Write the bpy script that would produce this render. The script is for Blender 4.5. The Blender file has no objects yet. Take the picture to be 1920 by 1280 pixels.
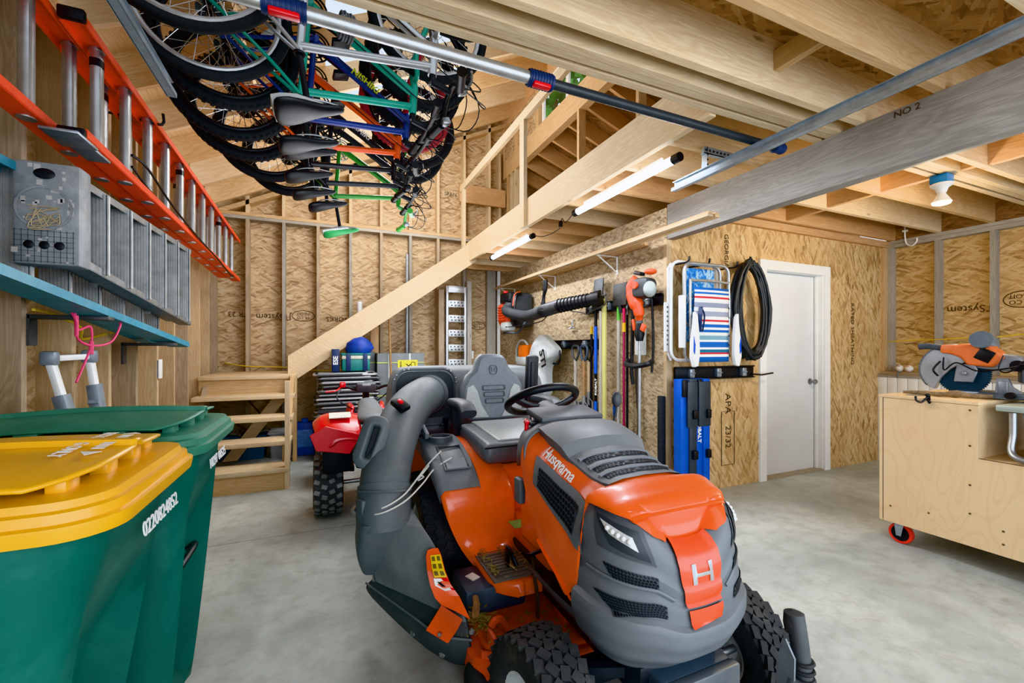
import bpy, bmesh, math, random
from mathutils import Vector as V, Matrix, Euler
random.seed(7)
sc = bpy.context.scene
COL = sc.collection
PI = math.pi
# ------------------------------------------------------------------ camera geometry (metres, camera 1.25 m above the slab)
FPX, CXP, HZ, CAMH = 806.0, 960.0, 652.0, 1.25
YAW = math.radians(23.47); SY, CY = math.sin(YAW), math.cos(YAW)
def at(px, py, X=None, Y=None, Z=None):
    "point of the room on the sight line of a photo pixel, at a known X, Y or Z"
    u = (px-CXP)/FPX; d = V((SY+u*CY, CY-u*SY, (HZ-py)/FPX))
    if X is not None: t = X/d.x
    elif Y is not None: t = Y/d.y
    else: t = (Z-CAMH)/d.z
    return V((d.x*t, d.y*t, CAMH+d.z*t))
cam = bpy.data.cameras.new('camera'); camo = bpy.data.objects.new('camera', cam); COL.objects.link(camo)
cam.sensor_width = 36; cam.lens = FPX/1920*36; cam.shift_y = 12/1920; cam.clip_start = .02
camo.location = (0, 0, CAMH); camo.rotation_euler = (PI/2, 0, -YAW); sc.camera = camo
# ------------------------------------------------------------------ mesh builder
def rotm(v, up=(0,0,1)):
    z = V(v).normalized(); u = V(up)
    if abs(z.dot(u.normalized())) > .99: u = V((1,0,0)) if abs(z.x) < .9 else V((0,1,0))
    x = u.cross(z).normalized(); y = z.cross(x)
    return Matrix((x, y, z)).transposed()
def spline(pts, n=6, closed=False):
    P = [V(p) for p in pts]; out = []; m = len(P)
    g = (lambda i: P[i % m]) if closed else (lambda i: P[max(0, min(m-1, i))])
    for i in range(m if closed else m-1):
        a, b, c, d = g(i-1), g(i), g(i+1), g(i+2)
        for k in range(n):
            t = k/n
            out.append(.5*((2*b)+(c-a)*t+(2*a-5*b+4*c-d)*t*t+(3*b-a-3*c+d)*t**3))
    if not closed: out.append(P[-1])
    return out
def circ(r, n=10): return [(r*math.cos(2*PI*i/n), r*math.sin(2*PI*i/n)) for i in range(n)]
def rrect(w, h, r, n=3):
    o = []
    for cx, cy, a in ((w/2-r, h/2-r, 0), (-w/2+r, h/2-r, 90), (-w/2+r, -h/2+r, 180), (w/2-r, -h/2+r, 270)):
        for i in range(n+1):
            t = math.radians(a+90*i/n); o.append((cx+r*math.cos(t), cy+r*math.sin(t)))
    return o
class M:
    def __init__(s): s.b = bmesh.new()
    def box(s, c, d, rot=None, bev=0, seg=2):
        r = bmesh.ops.create_cube(s.b, size=1); vs = r['verts']
        for v in vs: v.co = V((v.co.x*d[0], v.co.y*d[1], v.co.z*d[2]))
        if bev:
            es = list({e for v in vs for e in v.link_edges})
            rb = bmesh.ops.bevel(s.b, geom=es, offset=bev, segments=seg, affect='EDGES', profile=.5)
            vs = list({v for f in rb['faces'] for v in f.verts} | {v for v in vs if v.is_valid})
        m = Matrix.Translation(c)
        if rot is not None: m = m @ (rot.to_4x4() if isinstance(rot, Matrix) else Euler(rot).to_matrix().to_4x4())
        for v in vs: v.co = m @ v.co
        return s
    def bx(s, x0, x1, y0, y1, z0, z1, bev=0): return s.box(((x0+x1)/2, (y0+y1)/2, (z0+z1)/2), (abs(x1-x0), abs(y1-y0), abs(z1-z0)), None, bev)
    def bar(s, p, q, w, h, up=(0,0,1), bev=0):
        p, q = V(p), V(q); return s.box((p+q)/2, (w, h, (q-p).length), rotm(q-p, up), bev)
    def sweep(s, pts, prof, sc=None, closed=False, cap=True, up=None):
        P = [V(p) for p in pts]; n = len(P); rings = []; X = None
        for i in range(n):
            a = P[i-1] if (i > 0 or closed) else P[i]; b = P[(i+1) % n] if (i < n-1 or closed) else P[i]
            t = (b-a).normalized() if (b-a).length > 1e-9 else V((0,0,1))
            if X is None or up is not None:
                R = rotm(t, up or (0,0,1)); X = R.col[0].copy()
            else:
                X = (X - t*X.dot(t)); X = X.normalized() if X.length > 1e-6 else rotm(t).col[0].copy()
            Yv = t.cross(X); k = 1 if sc is None else (sc[i] if hasattr(sc, '__len__') else sc)
            kx, ky = k if hasattr(k, '__len__') else (k, k)
            rings.append([s.b.verts.new(P[i]+X*(p[0]*kx)+Yv*(p[1]*ky)) for p in prof])
        m = len(prof)
        for i in range(n if closed else n-1):
            A, B = rings[i], rings[(i+1) % n]
            for j in range(m): s.b.faces.new((A[j], A[(j+1) % m], B[(j+1) % m], B[j]))
        if cap and not closed:
            s.b.faces.new(rings[0][::-1]); s.b.faces.new(rings[-1])
        return s
    def tube(s, pts, r, n=10, closed=False, cap=True):
        if hasattr(r, '__len__'): return s.sweep(pts, circ(1, n), r, closed, cap)
        return s.sweep(pts, circ(r, n), None, closed, cap)
    def lathe(s, prof, o, axis=(0,0,1), n=24, a0=0, a1=2*PI):
        R = rotm(axis); o = V(o); full = abs(a1-a0-2*PI) < 1e-4; k = n if full else n+1; rings = []
        for i in range(k):
            a = a0+(a1-a0)*i/n
            rings.append([s.b.verts.new(o+R @ V((r*math.cos(a), r*math.sin(a), h))) for r, h in prof])
        for i in range(n):
            A, B = rings[i], rings[(i+1) % k]
            for j in range(len(prof)-1):
                try: s.b.faces.new((A[j], B[j], B[j+1], A[j+1]))
                except ValueError: pass
        if full and tuple(prof[0]) != tuple(prof[-1]):
            for j in (0, len(prof)-1):
                if prof[j][0] > 1e-5: s.b.faces.new([r[j] for r in rings])
        return s
    def prism(s, pts, vec):
        P = [V(p) for p in pts]; vec = V(vec)
        A = [s.b.verts.new(p) for p in P]; B = [s.b.verts.new(p+vec) for p in P]; n = len(P)
        s.b.faces.new(A[::-1]); s.b.faces.new(B)
        for i in range(n): s.b.faces.new((A[i], A[(i+1) % n], B[(i+1) % n], B[i]))
        return s
    def poly(s, pts): s.b.faces.new([s.b.verts.new(V(p)) for p in pts]); return s
    def grid(s, rows, cu=False, cv=False):
        R = [[s.b.verts.new(V(p)) for p in r] for r in rows]; n, m = len(R), len(R[0])
        for i in range(n if cv else n-1):
            for j in range(m if cu else m-1):
                try: s.b.faces.new((R[i][j], R[i][(j+1) % m], R[(i+1) % n][(j+1) % m], R[(i+1) % n][j]))
                except ValueError: pass
        return s
    def loft(s, rings):
        s.grid(rings, cu=True); s.b.verts.ensure_lookup_table(); n = len(rings[0]); N = len(s.b.verts); t = n*len(rings)
        s.b.faces.new(list(s.b.verts)[N-t:N-t+n][::-1]); s.b.faces.new(list(s.b.verts)[N-n:]); return s
    def sph(s, c, r, scale=(1,1,1), u=14, v=9, rot=None):
        q = bmesh.ops.create_uvsphere(s.b, u_segments=u, v_segments=v, radius=r)['verts']
        for w in q:
            p = V((w.co.x*scale[0], w.co.y*scale[1], w.co.z*scale[2])); w.co = V(c)+((rot @ p) if rot else p)
        return s
    def torus(s, c, axis, R, r, n=36, m=10, sq=1):
        A = rotm(axis); c = V(c); pts = [c+A @ V((R*math.cos(2*PI*i/n), R*math.sin(2*PI*i/n), 0)) for i in range(n)]
        return s.sweep(pts, [(x, y*sq) for x, y in circ(r, m)], None, True)
    def cyl(s, p, q, r, n=14): return s.tube([p, q], r, n)
    def text(s, body, size, mtx, bold=.012, ext=.001, fn=None):
        cu = bpy.data.curves.new('lettering', 'FONT'); cu.body = body; cu.size = size; cu.extrude = ext; cu.offset = bold*size
        cu.align_x = 'CENTER'; cu.align_y = 'CENTER'; cu.resolution_u = 3
        o = bpy.data.objects.new('lettering', cu); COL.objects.link(o)
        me = bpy.data.meshes.new_from_object(o.evaluated_get(bpy.context.evaluated_depsgraph_get()))
        bpy.data.objects.remove(o); bpy.data.curves.remove(cu)
        n0 = len(s.b.verts); s.b.from_mesh(me); bpy.data.meshes.remove(me); s.b.verts.ensure_lookup_table()
        for v in list(s.b.verts)[n0:]: v.co = fn(v.co.copy()) if fn else mtx @ v.co
        return s
    def xf(s, m):
        for v in s.b.verts: v.co = m @ v.co
        return s
    def fn(s, f):
        for v in s.b.verts: v.co = f(v.co.copy())
        return s
    def build(s, name, mat, parent=None, solid=0, sub=0, sharp=38, origin=None, bevel=0, off=-1):
        bmesh.ops.recalc_face_normals(s.b, faces=s.b.faces[:])
        me = bpy.data.meshes.new(name)
        if parent is not None: o0 = ORG.get(parent.name, V((0,0,0)))
        elif origin is not None: o0 = V(origin)
        else:
            xs = [v.co for v in s.b.verts]
            o0 = V(((min(p.x for p in xs)+max(p.x for p in xs))/2, (min(p.y for p in xs)+max(p.y for p in xs))/2, min(p.z for p in xs)))
        for v in s.b.verts: v.co -= o0
        s.b.to_mesh(me); s.b.free(); me.materials.append(mat)
        me.polygons.foreach_set('use_smooth', [True]*len(me.polygons)); me.set_sharp_from_angle(angle=math.radians(sharp))
        o = bpy.data.objects.new(name, me); COL.objects.link(o)
        if parent is not None: o.parent = parent
        else: o.location = o0
        ORG[o.name] = o0.copy()
        if solid:
            md = o.modifiers.new('solid', 'SOLIDIFY'); md.thickness = solid; md.offset = off
        if bevel:
            md = o.modifiers.new('bevel', 'BEVEL'); md.width = bevel; md.segments = 2; md.limit_method = 'ANGLE'
        if sub:
            md = o.modifiers.new('sub', 'SUBSURF'); md.levels = sub; md.render_levels = sub
        return o
ORG = {}
def tag(o, label, cat, group=None, kind=None):
    o['label'] = label; o['category'] = cat
    if group: o['group'] = group
    if kind: o['kind'] = kind
    return o
def thing(name, label, cat, loc, group=None, rot=None):
    o = bpy.data.objects.new(name, None); COL.objects.link(o); o.location = loc; o.empty_display_size = .1
    ORG[o.name] = V(loc)
    if rot is not None: o.rotation_euler = rot; ORG[o.name] = V((0,0,0))   # parts of a turned thing are built in its own axes
    return tag(o, label, cat, group)
def local(name, label, cat, loc, rot=(0,0,0), group=None): return thing(name, label, cat, loc, group, rot)
def struct(o): o['kind'] = 'structure'; return o
# ------------------------------------------------------------------ materials
def lin(c):
    if isinstance(c, str): c = tuple(int(c[i:i+2], 16)/255 for i in (0, 2, 4))
    return tuple((x/12.92 if x <= .04045 else ((x+.055)/1.055)**2.4) for x in c[:3])+(1,)
class NT:
    def __init__(s, name):
        s.m = bpy.data.materials.new(name); s.m.use_nodes = True; s.t = s.m.node_tree; s.t.nodes.clear()
        s.out = s.n('ShaderNodeOutputMaterial'); s.p = s.n('ShaderNodeBsdfPrincipled'); s.l(s.p, 0, s.out, 0)
    def n(s, k, **kw):
        x = s.t.nodes.new(k)
        for a, b in kw.items(): setattr(x, a, b)
        return x
    def l(s, a, i, b, j): s.t.links.new(a.outputs[i], b.inputs[j])
    def set(s, x, i, v): x.inputs[i].default_value = v
    def math(s, op, a, b=None):
        x = s.n('ShaderNodeMath', operation=op)
        for k, v in ((0, a), (1, b)):
            if v is None: continue
            if isinstance(v, tuple): s.l(v[0], v[1], x, k)
            else: x.inputs[k].default_value = v
        return (x, 0)
    def mix(s, fac, a, b, blend='MIX'):
        x = s.n('ShaderNodeMix', data_type='RGBA', blend_type=blend)
        for k, v in ((0, fac), (6, a), (7, b)):
            if isinstance(v, tuple) and len(v) == 2 and not isinstance(v[0], (int, float)): s.l(v[0], v[1], x, k)
            else: x.inputs[k].default_value = v
        return (x, 2)
    def noise(s, vec, scale, detail=3, rough=.5, dist=0):
        x = s.n('ShaderNodeTexNoise'); x.inputs['Scale'].default_value = scale; x.inputs['Detail'].default_value = detail
        x.inputs['Roughness'].default_value = rough; x.inputs['Distortion'].default_value = dist
        if vec: s.l(vec[0], vec[1], x, 'Vector')
        return x
    def mapping(s, vec, rot=(0,0,0), scale=(1,1,1), loc=(0,0,0)):
        if any(rot):            # turn first, then stretch
            y = s.n('ShaderNodeMapping'); s.set(y, 2, rot); s.l(vec[0], vec[1], y, 0); vec = (y, 0)
        x = s.n('ShaderNodeMapping'); s.set(x, 1, loc); s.set(x, 3, scale); s.l(vec[0], vec[1], x, 0); return (x, 0)
    def ramp(s, fac, stops):
        x = s.n('ShaderNodeValToRGB'); s.l(fac[0], fac[1], x, 0); e = x.color_ramp.elements
        while len(e) < len(stops): e.new(.5)
        for i, (p, c) in enumerate(stops): e[i].position = p; e[i].color = c
        return (x, 0)
    def pos(s): g = s.n('ShaderNodeNewGeometry'); return (g, 0)
    def obj(s): g = s.n('ShaderNodeTexCoord'); return (g, 3)
    def bump(s, h, strength=.2, dist=.01):
        x = s.n('ShaderNodeBump'); s.set(x, 'Strength', strength); s.set(x, 'Distance', dist); s.l(h[0], h[1], x, 'Height'); s.l(x, 0, s.p, 'Normal')
    def col(s, c): s.l(c[0], c[1], s.p, 'Base Color')
MC = {}
def pm(c, rough=.5, metal=0, var=.12, scale=14, bump=0, coat=0, dirt=None, damt=.35, name=None, spec=.5):
    key = (str(c), rough, metal, var, scale, bump, coat, dirt, damt)
    if key in MC: return MC[key]
    n = NT(name or 'paint'); L = lin(c); p = n.obj()
    a = n.noise(p, scale, 4, .6); dk = tuple(x*(1-var*1.4) for x in L[:3])+(1,); lt = tuple(min(1, x*(1+var)) for x in L[:3])+(1,)
    c1 = n.ramp((a, 0), [(.3, dk), (.7, lt)])
    if dirt:
        d = n.noise(p, scale*.35, 6, .7, .4); f = n.ramp((d, 0), [(.5, (0,0,0,1)), (.72, (damt, damt, damt, 1))])
        c1 = n.mix(f, c1, lin(dirt))
    n.col(c1); n.set(n.p, 'Metallic', metal); n.set(n.p, 'Specular IOR Level', spec)
    r = n.noise(p, scale*2.3, 3); q = n.n('ShaderNodeMapRange'); n.l(r, 0, q, 0); n.set(q, 3, max(.02, rough-.08)); n.set(q, 4, min(1, rough+.1)); n.l(q, 0, n.p, 'Roughness')
    if coat: n.set(n.p, 'Coat Weight', coat); n.set(n.p, 'Coat Roughness', .12)
    if bump:
        b = n.noise(p, 140, 3); n.bump((b, 0), bump, .004)
    MC[key] = n.m; return n.m
def emit(c, st, name='glow'):
    n = NT(name); n.set(n.p, 'Base Color', lin(c)); n.set(n.p, 'Emission Color', lin(c)); n.set(n.p, 'Emission Strength', st); return n.m
AX = {'X': (0,0,0), 'Y': (0,0,PI/2), 'Z': (0,PI/2,0)}
def wood(tone='fresh', axis='X', tilt=0):
    key = ('wood', tone, axis, tilt)
    if key in MC: return MC[key]
    T = {'fresh': ('D6BB93', 'BC9868', '9A7549'), 'pale': ('DFCDAC', 'C9AD84', 'A98A63'), 'warm': ('DDB98C', 'C3966A', 'A37650'), 'grey': ('B9B3A7', '9A9387', '746E65'),
         'stud': ('D8C29E', 'BEA17A', '94795B'), 'old': ('BBA98E', '9D8870', '716152'), 'beam': ('B9B5AD', '99938B', '716B64')}[tone]
    a, b, c = map(lin, T); n = NT('lumber '+tone); p = n.pos()
    oi = n.n('ShaderNodeObjectInfo'); off = n.n('ShaderNodeVectorMath', operation='SCALE'); 
    cb = n.n('ShaderNodeCombineXYZ'); n.l(oi, 5, cb, 0); n.l(oi, 5, cb, 1); n.l(oi, 5, cb, 2); n.l(cb, 0, off, 0); off.inputs['Scale'].default_value = 37
    ad = n.n('ShaderNodeVectorMath', operation='ADD'); n.l(p[0], p[1], ad, 0); n.l(off, 0, ad, 1); w = (ad, 0)
    st = {'X': (1,9,9), 'Y': (9,1,9), 'Z': (9,9,1)}[axis]
    mp = n.mapping(w, (0, tilt, 0), tuple(x*1.6 for x in st))
    g = n.noise(mp, 1.0, 2, .5, .6)
    rings = n.math('SINE', n.math('MULTIPLY', (g, 0), 62)); rg = n.math('MULTIPLY_ADD', rings, .5)
    rg[0].inputs[2].default_value = .5
    fine = n.noise(n.mapping(w, (0, tilt, 0), tuple((3 if x == 1 else 130) for x in st)), 1, 3, .6)
    big = n.noise(w, 1.7, 3)
    c1 = n.mix(n.math('MULTIPLY', rg, .55), a, b)
    c1 = n.mix(n.ramp((fine, 0), [(.35, (.5,)*3+(1,)), (.62, (0,0,0,1))]), c1, b)
    c1 = n.mix(n.ramp((big, 0), [(.42, (0,0,0,1)), (.75, (.5,)*3+(1,))]), c1, c if tone in ('grey', 'beam', 'old', 'stud') else b)
    vo = n.n('ShaderNodeTexVoronoi'); n.l(n.mapping(w, (0, tilt, 0), {'X': (1.7,5.5,5.5), 'Y': (5.5,1.7,5.5), 'Z': (5.5,5.5,1.7)}[axis])[0], 0, vo, 0); vo.inputs['Scale'].default_value = 1
    kn = n.ramp((vo, 0), [(.03, (1,1,1,1)), (.085, (0,0,0,1))]); c1 = n.mix(n.math('MULTIPLY', kn, .75), c1, tuple(x*.45 for x in c[:3])+(1,))
    hs = n.n('ShaderNodeHueSaturation'); n.l(c1[0], c1[1], hs, 4); mr = n.n('ShaderNodeMapRange'); n.l(oi, 5, mr, 0); n.set(mr, 3, .84); n.set(mr, 4, 1.1); n.l(mr, 0, hs, 2)
    n.l(hs, 0, n.p, 'Base Color'); n.set(n.p, 'Roughness', .62); n.set(n.p, 'Specular IOR Level', .3)
    n.bump((fine, 0), .12, .004); MC[key] = n.m; return n.m
def osb(plane='XZ', tone='base', turn=0):
    key = ('osb', plane, tone, turn)
    if key in MC: return MC[key]
    n = NT('strand board'); p = n.pos(); sx = n.n('ShaderNodeSeparateXYZ'); n.l(p[0], p[1], sx, 0)
    cb = n.n('ShaderNodeCombineXYZ'); n.l(sx, 'XYZ'.index(plane[0]), cb, 0); n.l(sx, 'XYZ'.index(plane[1]), cb, 1)
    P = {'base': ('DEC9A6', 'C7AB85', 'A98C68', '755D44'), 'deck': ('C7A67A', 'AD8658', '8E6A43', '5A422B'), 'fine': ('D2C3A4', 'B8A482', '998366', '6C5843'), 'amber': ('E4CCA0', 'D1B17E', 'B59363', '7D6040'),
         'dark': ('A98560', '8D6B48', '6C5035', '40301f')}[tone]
    cs = [lin(x) for x in P]; k = 2.2 if tone == 'fine' else 1
    wob = n.noise((cb, 0), 11*k, 2, .5)
    wv = n.n('ShaderNodeVectorMath', operation='MULTIPLY_ADD'); n.l(wob, 1, wv, 0); wv.inputs[1].default_value = (.022/k, .022/k, 0); n.l(cb, 0, wv, 2)
    colr = None
    for i, (ang, L, W) in enumerate(((3, 6.5, 40), (15, 7, 46), (-12, 8, 50), (31, 9, 46), (-27, 10, 54))):
        mp = n.mapping((wv, 0), (0, 0, math.radians(ang+turn)), (L*k, W*k*(.6 if tone == 'fine' else 1), 1), (i*3.7, i*1.9, 0))
        vo = n.n('ShaderNodeTexVoronoi', voronoi_dimensions='2D'); n.l(mp[0], 0, vo, 0); vo.inputs['Scale'].default_value = 1
        r = n.n('ShaderNodeSeparateColor'); n.l(vo, 1, r, 0)
        cc = n.ramp((r, 0), [(0, cs[3]), (.16, cs[2]), (.5, cs[1]), (1, cs[0])])
        gr = n.noise(n.mapping((cb, 0), (0, 0, math.radians(ang+turn)), (9*k, 170*k, 1)), 1, 2); cc = n.mix(n.math('MULTIPLY', (gr, 0), .33), cc, cs[2])
        if colr is None: colr = cc
        else: colr = n.mix(n.math('MULTIPLY', n.math('GREATER_THAN', (r, 1), .44+.06*i), .8), colr, cc)
    sp = n.noise((cb, 0), 130*k, 2, .6); colr = n.mix(n.ramp((sp, 0), [(.30, (.7,)*3+(1,)), (.40, (0,0,0,1))]), colr, cs[3])
    big = n.noise((cb, 0), 1.3, 3); colr = n.mix(n.ramp((big, 0), [(.35, (.26,)*3+(1,)), (.6, (0,0,0,1))]), colr, cs[2])
    n.col(colr); n.set(n.p, 'Roughness', .62); n.set(n.p, 'Specular IOR Level', .3)
    MC[key] = n.m; return n.m
def concrete():
    n = NT('concrete slab'); p = n.pos()
    a = n.noise(p, 1.1, 6, .62, .5); b = n.noise(p, 9, 5, .7); c = n.noise(p, 60, 3)
    col = n.ramp((a, 0), [(.28, lin('949A96')), (.48, lin('B2B7B1')), (.7, lin('C9CCC4'))])
    col = n.mix(n.ramp((b, 0), [(.35, (.4,)*3+(1,)), (.55, (0,0,0,1))]), col, lin('8B8A80'))
    d = n.noise(n.mapping(p, (0,0,.5), (1.3, 3.1, 1)), 1.9, 5, .7, 1.2); col = n.mix(n.ramp((d, 0), [(.6, (0,0,0,1)), (.74, (.5,)*3+(1,))]), col, lin('9F917A'))
    st = n.n('ShaderNodeTexVoronoi'); n.l(p[0], p[1], st, 0); st.inputs['Scale'].default_value = 3.1
    col = n.mix(n.ramp((st, 0), [(.03, (.35,)*3+(1,)), (.075, (0,0,0,1))]), col, lin('6E685C'))
    sx = n.n('ShaderNodeSeparateXYZ'); n.l(p[0], p[1], sx, 0)
    j = n.math('LESS_THAN', n.math('ABSOLUTE', n.math('SUBTRACT', (sx, 1), 3.24)), .004)
    col = n.mix(n.math('MULTIPLY', j, .6), col, lin('5E5B54'))
    n.col(col); q = n.n('ShaderNodeMapRange'); n.l(b, 0, q, 0); n.set(q, 3, .38); n.set(q, 4, .62); n.l(q, 0, n.p, 'Roughness'); n.bump((c, 0), .06, .003)
    return n.m
def plywood():
    n = NT('birch plywood'); p = n.pos(); mp = n.mapping(p, (0,0,0), (3.2, 3.6, 1.5))
    g = n.noise(mp, 1.1, 2, .5, .5); w = n.math('SINE', n.math('MULTIPLY', (g, 0), 85))
    fi = n.noise(n.mapping(p, (0,0,0), (90, 90, 4)), 1, 3); big = n.noise(p, 2.4, 3)
    c = n.mix(n.ramp(w, [(.45, (0,0,0,1)), (1, (.32,)*3+(1,))]), lin('E2C79C'), lin('D2AE7C'))
    c = n.mix(n.math('MULTIPLY', (fi, 0), .25), c, lin('C9A676')); c = n.mix(n.ramp((big, 0), [(.45, (0,0,0,1)), (.75, (.45,)*3+(1,))]), c, lin('DFB98C'))
    n.col(c); n.set(n.p, 'Roughness', .55); return n.m
# common paints
ORANGE = pm('EC6420', .28, 0, .04, 6, 0, .5, 'B9521F', .25); GREYPL = pm('71767A', .5, 0, .06, 9, .08); DGREY = pm('54585C', .5, 0, .08, 9, .08); BLACKPL = pm('3A3D40', .5, 0, .12, 12, .1, 0, '6E6A60', .25)
CHARC = pm('5E6567', .55, 0, .1, 7, .15, 0, '77786F', .35); BLACK = pm('1C1D1F', .45, 0, .15, 12); RUBBER = pm('3B3C3C', .8, 0, .15, 25, .2, 0, '76726A', .35); ALU = pm('C4C6C6', .38, .85, .08, 18, .05, 0, '85857F', .35)
STEEL = pm('A5A8AA', .35, .9, .1, 15); CHROME = pm('D5D7D8', .18, 1, .05, 15); WHITE = pm('EDEEEC', .4, 0, .03, 8); GALV = pm('AEB9C2', .35, .75, .12, 22); RED = pm('D6191F', .3, 0, .06, 8, 0, .4); BLUE = pm('1650C4', .4, 0, .08, 8)
NAVY = pm('20325F', .5, 0, .1, 12); WOODH = pm('A98358', .55, 0, .2, 30); ORPL = pm('E8581C', .4, 0, .06, 9); LGREY = pm('B9BCBA', .5, 0, .07, 9); VINYL = pm('7E8487', .42, 0, .08, 40, .12)
# ================================================================== THE SHELL
YB, YF = 6.28, -1.3            # back stud faces, open front
XL, XT, XR = -1.20, 2.61, 5.80  # left stud faces, tool wall face, right stud faces
YD = 2.774                      # door wall face
ZJ, ZD = 2.44, 2.675            # joist undersides, deck underside
struct(M().bx(-1.6, 6.1, YF-.6, 6.6, -.1, 0).build('floor', concrete()))
wl = struct(M().bx(-1.36, -1.34, YF, 6.44, 0, 3.0).build('wall_left', osb('YZ', 'base')))
for k in range(-9, 10):
    y = 2.555+.406*k
    if y < YF: continue
    M().bx(XL-.14, XL, y-.019, y+.019, .04, 2.87).build('stud', wood('stud' if k % 3 else 'old', 'Z'), wl)
M().bx(XL-.14, XL, YF, 6.4, 0, .04).build('bottom_plate', wood('old', 'Y'), wl)
M().bx(XL-.14, XL, YF, 6.42, 2.87, 2.908).bx(XL-.14, XL, YF, 6.42, 2.91, 2.95).build('top_plate', wood('warm', 'Y'), wl)
RZ = lambda x: 2.97+.479*(x+1.2)     # rafter underside
wb = struct(M().prism([(-1.36, 6.42, 0), (2.62, 6.42, 0), (5.9, 6.42, 0), (5.9, 6.42, 2.9), (2.62, 6.42, 4.15), (2.62, 6.42, RZ(2.62)+.2), (-1.36, 6.42, RZ(-1.36)+.2)], (0, .02, 0)).build('wall_back', osb('XZ', 'base')))
for k in range(-1, 10):
    x = -.90+.406*k
    if x > 2.5: continue
    M().bx(x-.019, x+.019, YB, 6.42, .04, 2.87).build('stud', wood('grey' if k % 2 else 'old', 'Z'), wb)
    M().prism([(x-.019, YB, 2.95), (x+.019, YB, 2.95), (x+.019, YB, RZ(x+.019)+.05), (x-.019, YB, RZ(x-.019)+.05)], (0, .14, 0)).build('stud', wood('pale', 'Z'), wb)
M().bx(2.5, 2.54, YB, 6.42, 0, 4.3).build('stud', wood('stud', 'Z'), wb)
M().bx(2.3, 2.44, YB-.02, YB+.02, 0, 2.6).build('stud', wood('grey', 'Z'), wb)
M().bx(2.46, 2.5, YB-.06, YB-.02, 0, 2.44).build('corner_post', WHITE, wb)
M().bx(XL, 2.45, YB, 6.42, 2.87, 2.908).build('top_plate', wood('grey', 'X'), wb)
M().bx(XL, 2.45, YB-.002, 6.42, 2.91, 2.95).build('top_plate', wood('fresh', 'X'), wb)
M().bx(XL, 2.6, YB, 6.42, 0, .04).build('bottom_plate', wood('old', 'X'), wb)
M().prism([(XL, YB, RZ(XL)-.06), (2.6, YB, RZ(2.6)-.06), (2.6, YB, RZ(2.6)), (XL, YB, RZ(XL))], (0, .14, 0)).build('rake_plate', wood('fresh', 'X'), wb)
M().bx(1.85, 2.6, YB-.04, YB, 3.45, 3.72).build('header_block', wood('warm', 'X'), wb)
INK = pm('4A3826', .7, 0, .2, 20)
def stamp(s, size, p, R, parent): return M().text(s, size, Matrix.Translation(p) @ R.to_4x4(), .0).build('printed_stamp', INK, parent)
RB = Euler((PI/2, 0, 0)).to_matrix(); RBi = Euler((PI/2, 0, 0)).to_matrix() @ Euler((0, 0, PI)).to_matrix()
def oval(p, R, a, b, parent, mm='INLOIT'):
    m = M().sweep([V(p)+R @ V((a*math.cos(2*PI*i/40), b*math.sin(2*PI*i/40), 0)) for i in range(40)], circ(.004, 4), None, True)
    m.text('TR CO', b*.75, Matrix.Translation(V(p)+R @ V((0, b*.33, 0))) @ R.to_4x4(), 0).text('INLOIT', b*.75, Matrix.Translation(V(p)+R @ V((0, -b*.4, 0))) @ R.to_4x4(), 0)
    return m.build('printed_stamp', INK, parent)
stamp('JTSystem', .11, (-.62, 6.417, 1.66), RBi, wb); oval((-.27, 6.417, 1.68), RBi, .135, .07, wb); stamp('WORKS', .09, (.17, 6.417, 1.65), RBi, wb); stamp('TR 23', .09, (-1.02, 6.417, 1.68), RBi, wb)
oval((2.2, 6.417, 1.6), RBi, .12, .06, wb); stamp('SPAN', .08, (1.76, 6.417, 3.6), RB, wb)
# yellow cable stapled along the walls
YEL = pm('D8B93A', .5)
cab = M().tube(spline([(-1.16, 6.40, 1.06), (-.9, 6.27, 1.02), (-.5, 6.27, 1.0), (-.1, 6.27, .95), (.33, 6.27, .96), (.74, 6.27, .99), (.9, 6.3, .9), (1.14, 6.27, .98), (1.5, 6.27, .93), (1.95, 6.27, .95)], 5), .007, 6).build('electric_cable', YEL)
tag(cab, 'yellow electric cable stapled across the studs of the back wall', 'cable')
cab = M().tube(spline([(-1.19, 2.6, 1.42), (-1.24, 2.85, 1.42), (-1.19, 3.0, 1.36), (-1.26, 3.2, 1.30), (-1.19, 3.4, 1.35)], 5), .007, 6).build('electric_cable', YEL)
tag(cab, 'yellow electric cable looped between studs of the wall behind the bins', 'cable')
# tool wall (fine strand board) and its return
wt = struct(M().bx(XT, XT+.02, YD, YB, 0, 2.42).build('wall_tools', osb('YZ', 'fine')))
M().bx(XT-.005, XT+.05, YD-.005, YD+.03, 0, 2.155).build('corner_trim', wood('stud', 'Z'), wt)
wd = struct(M().bx(XT+.05, 3.80, YD, YD+.02, 0, ZJ).bx(4.69, 5.89, YD, YD+.02, 0, ZJ).bx(3.80, 4.69, YD, YD+.02, 2.0, ZJ).build('wall_door', osb('XZ', 'amber', 82)))
M().bx(XT+.1, XR, YD-.038, YD, 2.37, ZJ).build('ledger', wood('warm', 'X'), wd)
M().bx(5.72, 5.80, YD-.02, YD, 0, 2.37).build('corner_trim', wood('fresh', 'Z'), wd)
RV = RB @ Euler((0, 0, -PI/2)).to_matrix()
stamp('RATED SHEATHING', .075, (5.18, YD-.002, 1.4), RV, wd); stamp('GEORGIA', .07, (3.3, YD-.002, 2.12), RV, wd); stamp('APA', .1, (3.32, YD-.002, .75), RV, wd)
M().sweep([(3.24, YD-.002, .2), (3.4, YD-.002, .2), (3.4, YD-.002, .68), (3.24, YD-.002, .68)], circ(.004, 4), None, True).text('23/32', .09, Matrix.Translation((3.32, YD-.002, .45)) @ RV.to_4x4(), 0).build('printed_stamp', INK, wd)
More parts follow.
